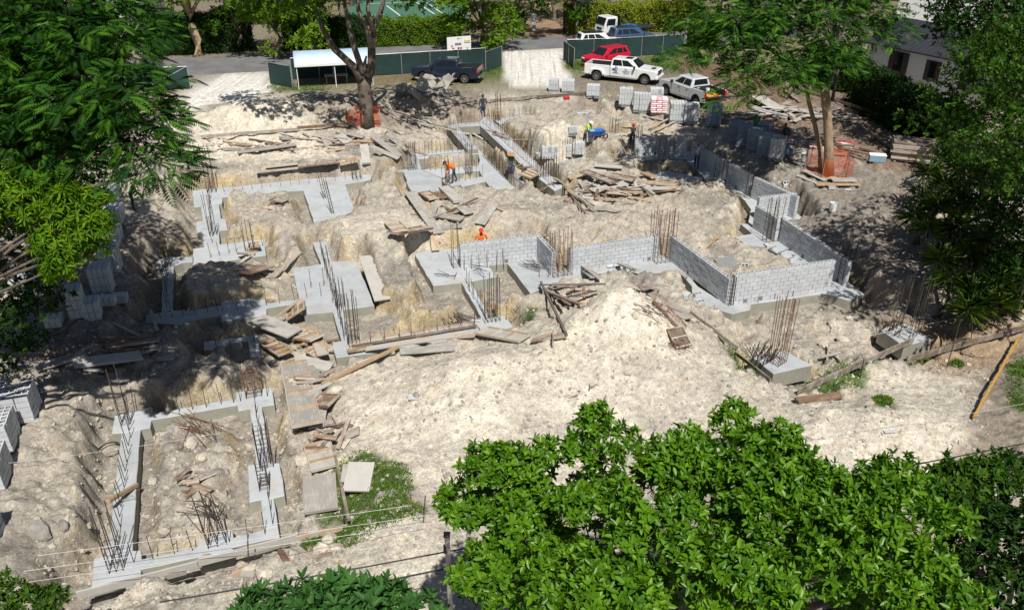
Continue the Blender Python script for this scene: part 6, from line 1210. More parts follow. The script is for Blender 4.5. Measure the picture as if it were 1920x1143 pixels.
fb = Vector((3.4, 9.6, hz(3.4, 9.6))); ft_ = tree('broadleaf_tree', 'bright green glossy-leaved tree filling the lower right foreground', fb, FU_, 2300, 8, .12, .055, L_FORE, .22, simple=False, seed=1, spread=(30, 95), inner=.6, fork=.4, jit=.08, t_hi=.8)
FC_ = clumps(FL_, 200, .26, .85, 1, .5, -.5); stuffpart('leaf_sprays', rosettes('leaf_sprays', FC_, 5600, 8, .117, .052, L_FORE, 101, spread=(30, 95), inner=.45, zmin=-.4, jit=.09, t_lo=.1), ft_)
# 300 of its largest-showing leaves as single leaves
ov = Vector((0, 0, CAM_H)); P_, d_ = lobe_points(FC_, 900, .1, .05, 77, .06); sel = sorted(range(len(P_)), key=lambda i: (Vector(P_[i]) - ov).length)[:300]
leaf_me = [leaves('leaf', np.zeros((1, 3)), np.array([[1., 0, .0]]), np.array([[0, 0, 1.]]), .14, .062, np.array([t_]), L_FORE) for t_ in (.35, .6, .9)]
for q, i in enumerate(sel):
    o = addobj('leaf', leaf_me[q % 3], ft_, Vector(P_[i]) - fb, (random.gauss(0, .5), random.gauss(.25, .4), random.uniform(0, 6.28)))
# --- dark shrub top at the bottom edge, small sprig at the left, dark mass at the lower right
tree('broadleaf_tree', 'dark green treetop poking in at the bottom edge left of the thin post', (-3.2, 9.5, 1.15), pxlobes([(560,1150,14,55,.7),(640,1150,13.5,62,.8),(720,1140,13.5,48,.7),(690,1118,13.8,32,.7),(790,1150,13.5,34,.7),(490,1152,14,45,.6),(650,1210,13,110,.8)]), 620, 9, .2, .07, L_SHRUB, .12, simple=False, seed=2, spread=(25, 90))
tree('leafy_shrub', 'small olive sprig at the lower left frame corner', (-8.6, 11, 1.15), pxlobes([(15,1120,17,32,.9),(60,1130,17,30,.8),(95,1125,17,26,.9),(15,1085,17,12,1.6)]), 260, 7, .11, .045, L_MID, .05, simple=False, seed=3, cat='shrub')
tree('broadleaf_tree', 'dark shaded tree at the lower right frame corner', (9.6, 11.6, .9), pxlobes([(1850,1010,16,90,.8),(1900,930,17,80,.9),(1870,1110,15,110,.8),(1920,1040,15,90,.8),(1780,930,16.5,60,.8),(1840,925,17,50,.8)]), 1500, 8, .13, .055, L_DARK, .16, simple=False, seed=4)  # shade over this tree is put into its dark leaf colour
tree('broadleaf_tree', 'mid green shrub between the bright tree and the dark corner tree', (8.2, 12.4, .9), pxlobes([(1790,905,15,45,.8),(1740,930,14.5,40,.8),(1850,890,16,35,.8),(1880,885,16,30,1)]), 330, 8, .13, .055, L_MID, .08, simple=False, seed=5)
# --- feathery tree, upper left
PL_ = pxlobes([(40,60,23,125,.7),(140,50,23,100,.7),(205,95,22,70,.65),(90,180,22.5,125,.6),(185,190,21,92,.6),(280,255,20.5,40,.55),(170,270,22,74,.5),(40,260,23,85,.6),(285,318,20,34,.5),(0,150,22.5,130,.7),(190,25,23.5,68,.7),(215,235,21.4,62,.55),(262,190,21,34,.5),(-110,120,22,150,.7),(-120,280,23,140,.6),(60,220,22.5,85,.5),(250,60,22.5,40,.5)])
pb_ = Vector((-21.5, 22.5, 1.1)); pt = plant('feathery_tree', 'large dark feathery-leaved tree filling the upper left corner', pb_); stuffpart('crown', fronds('crown', clumps(PL_, 300, .85, .38, 6, .5, -.6), 9500, .47, 9, .16, .055, L_FEATH, 6), pt)
h = empty('tmp'); branches('trunk', pb_, PL_, .32, h, M_BARK, .5, seed=6); twigs(h, PL_, 46, None, .8, 6)
for ch in list(h.children): ch.parent = pt; ch.location = -pb_
bpy.data.objects.remove(h)
tree('mango_tree', 'yellow-green broadleaf tree at the left edge below the feathery tree', (-20.5, 18.0, 1.1), pxlobes([(50,385,21,58,.7),(150,385,21,42,.7),(130,455,20.8,44,.75),(20,360,21,46,.7),(112,500,20.5,30,1.1),(180,420,21,26,.8),(15,450,21,60,.75),(80,415,20.7,46,.75),(165,465,21,26,.8),(45,350,21.2,34,.7),(110,370,21.2,36,.7),(-50,430,21.5,70,.7)]), 2000, 11, .185, .045, L_MANGO, .2, simple=False, seed=7, spread=(45, 115), droop=.3, inner=.4, sub=(62, .36, .9))
tree('broadleaf_tree', 'dark fine-leaved tree behind the feathery tree at the left edge', (-30, 31, 1.1), pxlobes([(-40,180,28.5,150,.6),(70,140,29,110,.6),(-110,260,27,150,.6),(130,90,30,90,.6),(-60,380,26,110,.5),(60,290,27.5,70,.5),(-150,420,25,130,.5),(-140,120,30,160,.6),(0,60,31,120,.6),(30,110,33,110,.8),(20,230,31,90,.8),(120,320,30,80,.6),(60,340,30,80,.6),(10,520,27,80,.7),(60,560,27,60,.5),(0,640,26,70,.6)]), 7500, 6, .19, .09, L_DARK, .2, seed=8)
# --- feathery tree at the right with two stems
RL_ = pxlobes([(1312,92,44,26,.5),(1352,100,44,36,.5),(1400,58,44,82,.55),(1500,36,45,95,.6),(1595,25,46,75,.6),(1455,118,43,58,.5),(1395,150,43,34,.5),(1550,100,44,46,.5),(1640,35,46,50,.55),(1438,180,42.5,30,.5),(1520,-20,46,110,.7),(1285,105,44,20,.5),(1345,40,45,55,.5),(1500,150,43,34,.5),(1372,190,43,16,.6)])
rb = G(1555, 330); rt_ = plant('feathery_tree', 'feathery-leaved tree with two slim stems inside the orange netting at right', rb); stuffpart('crown', fronds('crown', clumps(RL_, 230, 1.0, .36, 9, .5, -.6), 6400, .56, 8, .2, .075, L_FEATHR, 9), rt_)
def atY(px, py, Yv): d = ray(px, py); t = Yv / d.y; return Vector((d.x * t, Yv, CAM_H + d.z * t))
yb = rb.y
def limb(pts, rs, parent, mat, off, name='limb'): MB().tube([p - off for p in pts], rs, 9).build(name, mat, parent, smooth=True)
limb([rb - Vector((0, 0, .3)), atY(1554, 280, yb), atY(1552, 230, yb), atY(1548, 185, yb), atY(1545, 165, yb)], [.34, .27, .25, .26, .24], rt_, M_BARKT, rb, 'trunk'); limb([atY(1547, 178, yb), atY(1560, 140, yb), atY(1590, 105, yb + 1), atY(1598, 85, yb + 1), atY(1575, 70, yb + 1)], [.2, .17, .15, .1, .06], rt_, M_BARK, rb); limb([atY(1560, 190, yb), atY(1568, 150, yb), atY(1572, 130, yb)], [.1, .08, .06], rt_, M_BARK, rb); limb([atY(1547, 172, yb), atY(1500, 130, yb), atY(1440, 90, yb - 1), atY(1380, 90, yb - 1)], [.17, .14, .1, .05], rt_, M_BARK, rb); limb([atY(1548, 168, yb), atY(1535, 110, yb + 1), atY(1500, 50, yb + 2)], [.16, .12, .06], rt_, M_BARK, rb)
r2 = G(1540, 318); limb([r2 - Vector((0, 0, .2)), atY(1538, 285, r2.y), atY(1528, 235, r2.y), atY(1516, 190, r2.y), atY(1512, 165, r2.y)], [.17, .14, .13, .12, .1], rt_, M_BARKT, rb, 'trunk'); limb([atY(1513, 170, r2.y), atY(1480, 120, r2.y), atY(1450, 80, r2.y)], [.09, .07, .04], rt_, M_BARK, rb)
mb = MB()
for i in range(26):
    a = atY(1570 + random.gauss(0, 6), 68 + random.gauss(0, 4), yb); b_ = a + Vector((random.gauss(-.5, .6), random.gauss(-.3, .4), random.gauss(-.2, .7))); mb.tube([a - rb, (a + b_) / 2 - rb + Vector((0, 0, .2)), b_ - rb], [.03, .02, .01], 4)
o = mb.build('bare_twigs', M_TWIG, rt_); o['kind'] = 'stuff'
# --- big netted tree, centre back: forking trunk, crown mostly above the frame
cb = G(689, 236); ct_ = plant('broadleaf_tree', 'big forking tree with mottled bark inside orange netting, centre back', cb); yc = cb.y
for pts, rs in ((((689,238),(687,200),(683,165),(682,140)), (.5,.42,.42,.5)), (((678,150),(664,126),(627,92),(608,60),(595,26),(585,0),(580,-40)), (.26,.24,.2,.17,.14,.11,.06)), (((680,140),(674,118),(661,79),(650,26),(640,-20)), (.22,.2,.18,.14,.08)), (((690,145),(697,126),(697,79),(700,50),(713,26),(725,-20)), (.3,.27,.24,.2,.16,.08)), (((697,90),(688,50),(672,20),(668,-25)), (.2,.17,.14,.07)), (((700,60),(690,20),(690,-30)), (.16,.13,.07)), (((684,135),(684,118),(687,105)), (.16,.11,.05))):
    limb([atY(px, py, yc + .15 * i_) for i_, (px, py) in enumerate(pts)], [q_ * 1.12 for q_ in rs], ct_, M_BARK, cb, 'trunk' if rs[0] == .5 else 'limb')
CLc = [(Vector((cb.x + x, cb.y + y, z)), r, .7) for x, y, z, r in ((-3.5, 0, 12.0, 2.6), (0, 1, 13.4, 2.8), (3.2, .5, 12.4, 2.4), (-5.5, 1, 10.8, 1.8), (-1.5, -2, 12.4, 2.4), (1.8, 2.5, 12.2, 2.2), (-4.2, -1, 9.6, 1.2), (3.6, -.5, 10.3, 1.3), (-6.6, 0, 9.4, 1.3), (-2.2, .8, 10.4, 1.2), (-8, -2, 12.2, 2.4), (-5, -5, 12.6, 2.6), (0, -5.5, 12.8, 2.6), (4.5, -4, 12.8, 2.4), (6.5, 0, 12.6, 2.4), (-9, 1.5, 11.6, 2.0), (-6.2, 0, 9.0, 1.3), (-3.4, .6, 9.4, 1.2), (2.4, .2, 9.8, 1.0), (-8, .5, 9.3, 1.3), (-7.2, .8, 8.2, .8))]
stuffpart('crown', rosettes('crown', clumps(CLc, 150, .95, .6, 10), 4600, 7, .24, .12, L_BRIGHT, 10, simple=True, inner=.5, t_hi=.8), ct_)
# --- orange netting round the two trees
def netting(label, pts, h, z0=0.0):
    w = [G(x, y) for x, y in pts]; c = w[0]; V = []; F = []; UVs = []; s = 0
    n_ = empty('orange_netting', c, 0, label, 'netting', 'orange tree netting')
    me_v = []
    for i, p in enumerate(w):
        if i: s += (w[i] - w[i - 1]).length
        for k in range(4): V.append(p - c + Vector((random.gauss(0, .05), random.gauss(0, .05), h * k / 3 * random.uniform(.85, 1.05)))); UVs.append((s, h * k / 3))
    for i in range(len(w) - 1):
        for k in range(3): F.append((i * 4 + k, i * 4 + 4 + k, i * 4 + 5 + k, i * 4 + 1 + k))
    me = pymesh('net', V, F, M_ORNET); uv = me.uv_layers.new(name='UVMap')
    for lp in me.loops: uv.data[lp.index].uv = UVs[lp.vertex_index]
    addobj('net', me, n_)
    for p in w[::2]: MB().box(tuple(p - c + Vector((0, 0, h / 2))), (.05, .05, h + .2)).build('stake', M_WB, n_)
    return n_
netting('orange safety netting round the foot of the big centre tree', [(652,236),(666,238),(682,241),(700,240),(714,238),(712,228),(690,225),(664,226),(652,236)], 1.15); netting('orange safety netting round the twin stems at right', [(1508,318),(1520,328),(1540,338),(1560,340),(1585,338),(1596,330),(1585,315),(1550,308),(1518,310),(1508,318)], 1.2)
netting('scrap of orange netting hanging under the spiky palms', [(1835,590),(1848,582),(1862,578),(1858,560)], 1.0)
# --- right side: broad trees, spiky palms, hedge
tree('broadleaf_tree', 'light-spotted broadleaf tree over the right yard', (26, 27, 1.1), pxlobes([(1950,190,27.5,120,.6),(1915,110,29,100,.6),(1970,290,26.5,110,.6),(1900,150,34,90,.6),(1985,200,32,110,.6),(2060,220,30,120,.6),(2100,330,28,120,.6),(2050,430,26,100,.6),(1815,190,31,62,.7),(1870,130,31,80,.7),(1720,215,32,34,.6),(1780,255,30,42,.6),(1890,235,30,65,.6),(1845,300,30,48,.6),(1755,210,31.5,34,.6),(1905,340,28.5,60,.6),(1960,300,30,80,.6)]), 5200, 7, .15, .075, L_MID, .26, seed=12, inner=.4, sub=(280, .62, .6))
tree('broadleaf_tree', 'dark gnarled tree at the upper right corner', (30, 46, 1.1), pxlobes([(1840,30,46,90,.8),(1900,80,44,80,.8),(1810,40,46,45,.6),(1860,-40,47,110,.7),(1920,180,42,70,.8)]), 3200, 6, .22, .11, L_DARK, .4, seed=13)
tree('broadleaf_tree', 'dark leaf mass added for shade behind the spiky palms at the right edge', (29, 33, 1.1), [(at(x, y, z), r, .7) for x, y, z, r in ((1870,350,4.2,1.6),(1920,430,4.0,1.8),(1840,300,4.0,1.5),(1790,290,3.6,1.2),(1920,500,3.2,1.1),(1960,330,6,2.5),(1850,410,2.5,1.1),(1800,470,1.7,1.0),(1880,480,1.9,1.1),(1830,350,2.6,1.2),(1770,400,2.0,.9),(1740,365,2.2,.9))], 4200, 7, .16, .07, L_DARK, .2, seed=14)  # low dark lobes added to stand in for shade over the bank
def spiky(label, p, heads, seed, L=.85, n=46):
    base = Vector(p); t = plant('spiky_palm', label, base, 'spiky palms at the right', 'palm'); rg = np.random.default_rng(seed); 
    for k, (hx, hy, hz_) in enumerate(heads):
        c = np.array([hx, hy, hz_]); P = np.tile(c, (n, 1)); el = rg.uniform(-.35, 1.2, n); az = rg.uniform(0, 6.28, n); D = np.stack([np.cos(az) * np.cos(el), np.sin(az) * np.cos(el), np.sin(el)], 1); U = np.tile([0, 0, 1.], (n, 1)) + rg.normal(0, .1, (n, 3))
        me = leaves('leaf_head', P + D * .08, D, U, L * rg.uniform(.7, 1.1, n), .055, rg.random(n), L_SPIKE, False, .28); o = addobj('leaf_head', me, t); o.location = -base; o['kind'] = 'stuff'
        MB().tube([base + Vector((random.gauss(0, .15), random.gauss(0, .15), 0)) - base, (Vector(c) - base) * .5 + Vector((random.gauss(0, .12), random.gauss(0, .12), 0)), Vector(c) - base], [.09, .075, .06], 7).build('stem', M_BARK, t)
SPK = [((1740,430,2.6),(1762,385,3.2),(1715,405,2.6)), ((1800,425,2.8),(1830,385,3.4),(1790,365,3.2)), ((1850,455,2.8),(1880,425,3.2),(1820,475,2.2)), ((1780,525,2.2),(1820,545,2.2),(1760,490,2.4)), ((1860,535,2.4),(1900,505,2.8),(1835,570,2.0)), ((1815,585,1.8),(1870,575,2.0)), ((1912,560,2.2),(1916,530,2.6)), ((1770,345,3.4),(1800,315,3.6),(1740,325,3.2))]
SPL = ['spiky palm whose sunlit head juts farthest left', 'spiky palm in the middle of the dark right bank, upper row', 'spiky palm right of the middle one, upper row', 'spiky palm at mid height near the shaded ground', 'spiky palm over the orange scrap', 'lowest spiky palm beside the leaf litter', 'spiky palm at the right frame edge', 'rearmost spiky palm below the broadleaf tree']
for i, hs in enumerate(SPK):
    pts = [at(h_[0], h_[1], h_[2]) for h_ in hs]; cx = sum((p for p in pts), Vector()) / len(pts); spiky(SPL[i], (cx.x, cx.y + .3, hz(cx.x, cx.y)), [tuple(p) for p in pts], 40 + i, 1.0, 64)
# --- hedges
def hedge(label, a, b, depth, h, mat, n, seed=0, leaf=.2, z=1.15, per=5):
    p, q = at(*a, z), at(*b, z); d = q - p; L = d.length; k = max(2, int(L / (h * .55))); hd = plant('hedge', label, p, 'clipped hedges', 'hedge'); u = d.normalized(); v = Vector((-u.y, u.x, 0)); rg = np.random.default_rng(seed); m = n
    # shell points on a rough box
    s = rg.random(m) * L; face = rg.random(m); t = rg.random(m); P = np.zeros((m, 3)); D = np.zeros((m, 3)); back = v if v.y > 0 else -v
    for i in range(m):
        if face[i] < .42: off, zz, nd = 0, t[i] * h, -back
        elif face[i] < .88: off, zz, nd = t[i] * depth, h, Vector((0, 0, 1))
        else: off, zz, nd = depth, t[i] * h, back
        bump_ = .14 * math.sin(s[i] * 1.9) + .1 * math.sin(s[i] * 4.3 + zz * 3); w = p + u * s[i] + back * off + Vector((0, 0, zz)) + nd * (bump_ + rg.normal(0, .08)); P[i] = w; D[i] = nd + Vector((0, 0, .35))
    PP = np.repeat(P, per, 0) + rg.normal(0, .1, (m * per, 3)); DD = nrm(np.repeat(D, per, 0) + rg.normal(0, .7, (m * per, 3))); UU = nrm(np.repeat(D, per, 0) + rg.normal(0, .4, (m * per, 3)))
    stuffpart('foliage', leaves('foliage', PP, DD, UU, leaf * rg.uniform(.7, 1.3, m * per), leaf * .5, np.clip(np.repeat(rg.random(m) * .6, per) + rg.random(m * per) * .4, 0, 1), mat, True), hd)
    mb = MB(); c = p + d / 2 + back * depth / 2 - p; mb.box((0, 0, 0), (L - .3, depth - .5, h - .4), 0, Matrix.Translation(c + Vector((0, 0, h / 2 - .1))) @ Matrix.Rotation(math.atan2(u.y, u.x), 4, 'Z')); mb.build('twig_core', M_TWIGD, hd)
M_TWIGD = plain('dark_twig_core', (.02, .022, .012), .95)
hedge('dark hedge along the far side of the road at upper left', (280, 107), (480, 97), 2.4, 3.4, L_DARK, 3200, 1); hedge('dark ragged hedge between the road trees and the tennis court', (530, 95), (702, 88), 2.2, 2.6, L_DARK, 2400, 7); hedge('clipped hedge in front of the tennis court, dark at its left', (700, 89), (868, 83), 2.0, 2.4, L_BRIGHT, 2300, 2); hedge('long yellow-green hedge behind the flatbed truck', (1060, 66), (1318, 58), 2.2, 2.8, L_YEL, 4200, 3)
hedge('dark tall hedge between yard and white house', (1585, 196), (1770, 300), 2.2, 2.6, L_DARK, 3600, 4); hedge('dark hedge left of the white house', (1500, 152), (1600, 178), 2.0, 2.4, L_DARK, 2000, 5); hedge('sunny low hedge at the right end of the green fence', (1288, 92), (1345, 92), 1.6, 2.2, L_BRIGHT, 900, 6)
# --- trees over the road and behind
def bgtree(px, py, h, r, mat, label, n=900, seed=0, trunk=.22, low=.45, leaf=.32, bark=None, name='broadleaf_tree'):
    b = at(px, py, 1.15); rg = random.Random(seed); lobes = [(b + Vector((rg.uniform(-1, 1) * r * .75, rg.uniform(-1, 1) * r * .6, h * (low + (1 - low) * rg.random()))), r * rg.uniform(.38, .62), .8) for _ in range(8)]
    lobes.append((b + Vector((0, 0, h * .85)), r * .6, .8)); tree(name, label, b, lobes, n, 5, leaf, leaf * .5, mat, trunk, bark, 'background trees', seed=seed, sub=(46, r * .24, .65), inner=.5)
bgtree(374, 104, 11, 4.6, L_BRIGHT, 'tree with thick pale trunk across the road at upper left', 1300, 21, .42, .55, bark=M_BARKT); bgtree(520, 112, 8.5, 4.2, L_BRIGHT, 'sunny drooping tree on the road verge left of the tent', 1900, 22, .2, .2); bgtree(585, 103, 8, 3.2, L_MID, 'tree on the road verge right behind the tent', 1200, 23, .18, .25); bgtree(452, 100, 8, 3.2, L_MID, 'roundish tree at the road verge before the dark hedge', 1000, 24, .18, .25)
bgtree(907, 92, 8.5, 4.0, L_BRIGHT, 'sunny willowy tree right of the tennis court hedge', 2000, 25, .2, .18); bgtree(965, 70, 9, 3.6, L_DARK, 'dark tree left of the side drive', 1100, 26, .2, .2); bgtree(1080, 72, 8, 2.6, L_MID, 'slim tree on the corner of the side drive', 800, 27, .12, .3)
bgtree(1040, 40, 9, 4.5, L_MID, 'tree behind the right gatepost', 1000, 28); bgtree(1140, 30, 10, 5, L_DARK, 'dark tree behind the yellow hedge, first from left', 1000, 29); bgtree(1215, 28, 11, 5, L_MID, 'tree behind the yellow hedge, second from left', 1000, 30); bgtree(1290, 30, 12, 5.5, L_DARK, 'dark tree behind the yellow hedge, third from left', 1100, 31); bgtree(1345, 62, 12, 4.6, L_DARK, 'dark-stemmed tree at the right end of the yellow hedge', 1200, 32, .35); bgtree(1400, 70, 12, 4.6, L_DARK, 'dark-stemmed tree right of that hedge end', 1200, 33, .35)
bgtree(330, 50, 10, 5, L_DARK, 'dark tree behind the upper left hedge', 1000, 34); bgtree(430, 42, 11, 5, L_MID, 'tree behind the upper left hedge, right one', 1000, 35); bgtree(250, 70, 10, 5, L_DARK, 'dark tree half hidden by the feathery tree', 900, 36); bgtree(560, 45, 10, 5, L_DARK, 'dark tree behind the sunny drooping tree', 1000, 37); bgtree(640, 52, 9, 4, L_DARK, 'dark tree left of the tennis court', 1000, 38); bgtree(660, 12, 12, 6, L_MID, 'tree at the far left corner of the tennis court', 1000, 39)
bgtree(890, 20, 12, 5, L_DARK, 'dark tree at the right side of the tennis court', 1100, 40); bgtree(945, 22, 12, 5, L_DARK, 'dark tree left behind the side drive', 1000, 41); bgtree(1090, 8, 13, 6, L_MID, 'tall far tree right of the side drive end', 900, 42, leaf=.4); bgtree(1470, 75, 12, 5, L_DARK, 'dark tree behind the right feathery tree', 1200, 43, .3); bgtree(1560, 60, 12, 5, L_DARK, 'dark tree between feathery tree and taller white house', 1200, 44, .3); bgtree(1830, 110, 11, 5, L_DARK, 'dark tree behind the metal roofed house', 1200, 46, .3); bgtree(1905, 150, 10, 5, L_DARK, 'dark tree at the right edge behind the house', 1100, 47, .3)
bgtree(775, -14, 14, 7, L_MID, 'tall tree beyond the tennis court', 1000, 48, leaf=.4); bgtree(1010, -16, 14, 7, L_MID, 'tall tree closing the end of the side drive', 1000, 49, leaf=.4); bgtree(1240, -5, 15, 8, L_MID, 'tall far tree above the yellow hedge', 1000, 50, leaf=.45); bgtree(1420, 10, 15, 8, L_DARK, 'tall far dark tree above the right feathery tree', 1100, 51, leaf=.45)
# --- grass and weeds
def grass(label, polys, n, h=.14, seed=0, z=1.0, mat=None):
    rg = random.Random(seed); P = []; 
    for _ in range(n):
        a = rg.choice(polys); px = rg.uniform(a[0], a[2]); py = rg.uniform(a[1], a[3]); q = at(px, py, z)
        if infoot(q.x, q.y) is not None: continue
        if ((px - (a[0] + a[2]) / 2) / ((a[2] - a[0]) / 2)) ** 2 + ((py - (a[1] + a[3]) / 2) / ((a[3] - a[1]) / 2)) ** 2 > 1 + rg.gauss(0, .25): continue
        P.append((q.x, q.y, hz(q.x, q.y)))
    P = np.array(P); m = len(P); r2_ = np.random.default_rng(seed); P = np.repeat(P, 3, 0) + np.concatenate([r2_.normal(0, .05, (m * 3, 2)), np.zeros((m * 3, 1))], 1); D = np.stack([r2_.normal(0, .5, m * 3), r2_.normal(0, .5, m * 3), np.ones(m * 3)], 1); U = r2_.normal(0, 1, (m * 3, 3))
    o = addobj('grass', leaves('grass', P, D, U, h * r2_.uniform(.5, 1.4, m * 3), .035, r2_.random(m * 3), mat or L_GRASS, True)); tag(o, label, 'grass', kind='stuff')
grass('green weeds round the panels at the lower middle', [(620,850,710,965),(690,890,775,950),(560,985,700,1035),(690,955,800,1000),(600,985,760,1010)], 6500, .07, 1, .5); grass('grass tufts along the brown board at right', [(1480,680,1620,755),(1520,660,1640,700),(1700,630,1780,665),(1372,650,1450,725),(1630,765,1665,795),(1880,680,1925,790),(1780,690,1800,700)], 4000, .08, 2, .4); grass('rough grass by the fences and parked cars', [(1170,105,1275,130),(880,122,945,142),(500,158,620,172),(1060,115,1096,132),(780,140,880,150)], 2000, .16, 3, 1.15)
# ================================================================= small things
def lathe(name, prof, mat, parent=None, loc=None, n=16):
    V = []; F = []
    for r_, z in prof:
        for k in range(n): a = 2 * math.pi * k / n; V.append((r_ * math.cos(a), r_ * math.sin(a), z))
    for i in range(len(prof) - 1):
        for k in range(n): F.append((i * n + k, i * n + (k + 1) % n, (i + 1) * n + (k + 1) % n, (i + 1) * n + k))
    return addobj(name, pymesh(name, V, F, mat, smooth=False), parent, loc)
# wheelbarrow
wb_ = empty('wheelbarrow', G(1116, 266), R(20), 'blue wheelbarrow in front of the lime shirted worker', 'wheelbarrow')
V = [(-.35, -.22, .4), (.4, -.18, .38), (.4, .18, .38), (-.35, .22, .4), (-.5, -.36, .74), (.62, -.32, .66), (.62, .32, .66), (-.5, .36, .74)]
o = MB().add(V, [(0, 1, 2, 3), (0, 4, 5, 1), (1, 5, 6, 2), (2, 6, 7, 3), (3, 7, 4, 0)]).build('tray', M_BLUE, wb_); o.modifiers.new('s', 'SOLIDIFY').thickness = .02
for s in (-1, 1): MB().tube([(.75, s * .05, .2), (0, s * .2, .36), (-.95, s * .3, .62)], .022, 6).build('handle', M_WD, wb_); MB().tube([(-.2, s * .22, .38), (-.35, s * .24, .0)], .02, 6).build('leg', M_GREYP, wb_)
addobj('wheel', tyre_mesh(.2, .1), wb_, (.75, 0, .2))
# cooler, buckets, barrels
c = empty('cooler_box', G(1643, 303), R(-15), 'grey-blue cooler box lying in the right yard', 'cooler'); MB().box((0, 0, .2), (.95, .5, .4)).build('tub', plain('cooler_blue', (.2, .33, .42), .5), c, bevel=.04); MB().box((0, 0, .43), (1.0, .54, .08)).build('lid', M_WHITE, c, bevel=.03)
for px, py, l in ((1506, 305, 'white bucket left of the orange netted stems'), (1560, 396, 'grey-white bucket standing in the right yard')):
    b = empty('bucket', G(px, py), 0, l, 'bucket', 'buckets in the yard'); lathe('pail', [(.0, .01), (.17, .01), (.2, .5), (.185, .5), (.16, .05)], M_WALLW, b); MB().tube([(-.2, 0, .45), (-.1, -.18, .38), (.1, -.18, .38), (.2, 0, .45)], .008, 4).build('handle', M_GREYP, b)
for px, py, l in ((1590, 277, 'orange and white barricade panel lying in the yard'), (1475, 268, 'crumpled orange and white barricade beside the dark stacks'), (1528, 276, 'orange and white scrap between the stems')):
    b = empty('barricade_panel', G(px, py), R(random.uniform(-20, 20)), l, 'barricade', 'fallen barricades'); b.rotation_euler = (R(8), R(5), b.rotation_euler.z)
    for k in range(4): MB().box((0, -.3 + k * .2, .12), (1.5 if px == 1590 else .8, .17, .05)).build('slat', M_RED if k % 2 else M_WHITE, b)
    for x in (-.3, .3): MB().box((x, 0, .06), (.08, .8, .05)).build('rail', M_WG, b)
lp = empty('plastic_sheet_heap', G(1470, 296), 0, 'grey shrink wrap and scrap at the end of the dark block row', 'scrap')
bm = bmesh.new(); bmesh.ops.create_icosphere(bm, subdivisions=2, radius=1)
for v_ in bm.verts: v_.co *= random.uniform(.6, 1.2)
me = bpy.data.meshes.new('crumpled_sheet'); bm.to_mesh(me); bm.free(); me.materials.append(M_WRAP); o = addobj('crumpled_sheet', me, lp, (0, 0, .3)); o.scale = (.8, .6, .5)
o = MB().box((0, 0, .1), (.5, .35, .2)).build('red_toolbox', M_RED, None, G(1062, 187), (0, 0, R(10)), bevel=.03); tag(o, 'small red box on the far boundary board', 'box')
for px, py, w, h_, rz, l in ((1363, 493, 1.1, .8, 20, 'grey sheet metal plate inside the right room'), (775, 745, .35, .25, 10, 'small blue-grey slate on the cream pile'), (1670, 812, .5, .12, 8, 'white pipe offcut on the gravel pile')):
    o = MB().box((0, 0, 0), (w, h_, .03)).build('metal_plate', M_GREYP if w > 1 else M_CONC, None, G(px, py, .06), (R(8), R(4), R(rz))); tag(o, l, 'plate', 'loose plates')
# rope coil
rc = MB(); pts = [(math.cos(a) * (.36 + .03 * math.sin(a * 2.3)), math.sin(a) * .3, .04 + .012 * a / 6.28 + .03 * math.sin(a * 1.7)) for a in [k * .3 for k in range(80)]]; rc.tube(pts, .014, 5); o = rc.build('cable_coil', M_BLACK, None, G(207, 846, .05), (R(20), 0, R(30))); tag(o, 'coil of black cable beside the left arm of the footing frame', 'cable')
def hang(label, pts, r_, mat, name, cat, sag=0.05, group=None):
    mb = MB(); q = []
    for i in range(len(pts) - 1):
        a, b = Vector(pts[i]), Vector(pts[i + 1]); n = 10
        for k in range(n + (i == len(pts) - 2)): t = k / n; p = a.lerp(b, t); p.z -= sag * 4 * t * (1 - t); q.append(p)
    o = mb.tube(q, r_, 5).build(name, mat, None); tag(o, label, cat, group)
M_WIRE = plain('black_cable', (.02, .02, .022), .6); M_STR = plain('white_string', (.5, .5, .5), .7)
post_top = atd(838, 1003, 16.0); P0 = Vector((post_top.x, post_top.y, hz(post_top.x, post_top.y))); H0 = post_top.z - P0.z
ps = empty('utility_post', P0, 0, 'thin grey service post with two cables at the bottom edge', 'post'); MB().box((0, 0, H0 / 2), (.1, .1, H0)).build('shaft', M_GREYP, ps, bevel=.01); MB().box((0, 0, H0 + .02), (.13, .13, .05)).build('cap', M_WD, ps); MB().box((-.05, -.02, H0 - .35), (.06, .08, .18)).build('insulator', M_BLACK, ps)
def onpost(py): return Vector((P0.x, P0.y, CAM_H + ray(838, py).z * (P0.y / ray(838, py).y)))
hang('upper black cable running left and right from the service post', [atd(300, 1128, 15), onpost(1033), atd(1350, 936, 17.5), atd(1930, 829, 20)], .016, M_WIRE, 'service_cable', 'cable', .03, 'service cables'); hang('middle black cable from the service post', [atd(470, 1134, 15), onpost(1064), atd(1350, 960, 17.5), atd(1930, 848, 20)], .02, M_WIRE, 'service_cable', 'cable', .03, 'service cables'); hang('lower thin black cable from the service post', [atd(640, 1128, 15), onpost(1090), atd(1350, 985, 17.5), atd(1930, 868, 20)], .01, M_WIRE, 'service_cable', 'cable', .03, 'service cables')
for i, (a, b, c_) in enumerate((((0, 1098), (480, 1027), (797, 981)), ((45, 1070), (480, 1009), (810, 964)), ((70, 1041), (480, 986), (770, 947)))):
    hang(('lowest', 'middle', 'highest')[i] + ' of three white strings across the lower left', [at(*a, 1.7), at(*b, 1.7), at(*c_, 1.6)], .007, M_STR, 'string_line', 'string', .01, 'white string lines')
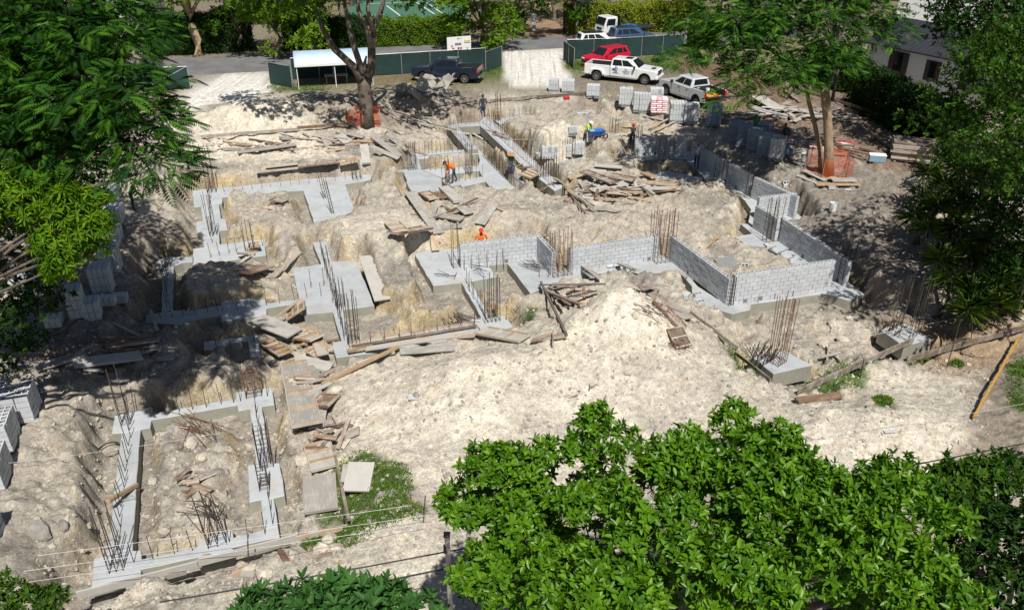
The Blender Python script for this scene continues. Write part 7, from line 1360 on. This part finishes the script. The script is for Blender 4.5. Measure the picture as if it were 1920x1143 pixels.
hang('white string crossing the blocks at the left edge', [at(-5, 870, 1.6), at(220, 842, 1.2), at(420, 810, .7)], .006, M_STR, 'string_line', 'string', .01, 'white string lines'); hang('white string near the isolated pads at right', [at(1480, 640, .9), at(1640, 627, .9), at(1925, 570, 1.2)], .009, M_STR, 'string_line', 'string', .01, 'white string lines'); hang('thin string over the gravel pile', [at(1500, 820, 1.6), at(1800, 778, 1.6), at(1925, 755, 1.6)], .005, M_STR, 'string_line', 'string', .01, 'white string lines')
# stakes
for px, py, h_, l in ((793, 981, .9, 'dark stake holding the string at the front boards'), (645, 992, 1.0, 'dark stake at the foot of the pole on the grass'), (465, 1062, .9, 'dark stake at the front boards below the frame'), (1775, 690, 2.0, 'dark leaning rod by the gravel pile'), (1612, 712, .8, 'thin stake at the brown edge board'), (1820, 650, .9, 'thin stake farther along the brown edge board')):
    o = MB().tube([(0, 0, -.2), (random.gauss(.05, .1), random.gauss(0, .05), h_)], .018, 5).build('steel_stake', M_REBAR, None, G(px, py)); tag(o, l, 'stake', 'steel stakes')
# dead roots, weeds and sticks on the mounds
def roots(px, py, n, label, ln=.8):
    p = G(px, py); mb = MB()
    for i in range(n):
        a = Vector((random.gauss(0, .35), random.gauss(0, .2), .03)); d = Vector((random.gauss(0, 1), random.gauss(0, 1), random.gauss(.2, .3))).normalized() * ln * random.uniform(.4, 1); mb.tube([a, a + d * .5 + Vector((random.gauss(0, .06),) * 3), a + d], [.02, .014, .006], 4)
    o = mb.build('dead_branches', M_WD, None, p); tag(o, label, 'branches', 'dead branches on the mounds')
roots(1005, 255, 16, 'dead roots on the far cream mound', 1.3); roots(945, 720, 4, 'dry twig on the cream pile, left of the centre', .4); roots(1085, 735, 7, 'thin sticks on the cream pile above the bright tree', .7); roots(1150, 290, 10, 'dry brush before the back pad', .7); roots(1290, 520, 6, 'dry sticks behind the dark side wall', .8); roots(1815, 695, 8, 'charred stump at the gravel pile', .35); roots(230, 930, 5, 'roots in the trench left of the footing frame', .9); roots(985, 585, 8, 'weeds and roots by the thin footing arm', .4)
o = MB().box((0, 0, 0), (.05, 1.9, .02)).build('yellow_hose', M_WY, None, G(1330, 460, .1), (R(15), 0, R(-45))); tag(o, 'thin yellow strip on the slope behind the dark side wall', 'strip')
lv = MB().tube([at(965, 333, .4), at(985, 350, .4)], .03, 6).build('blue_pipe', M_BLUE, None); tag(lv, 'short blue pipe beside the rebar rows', 'pipe')
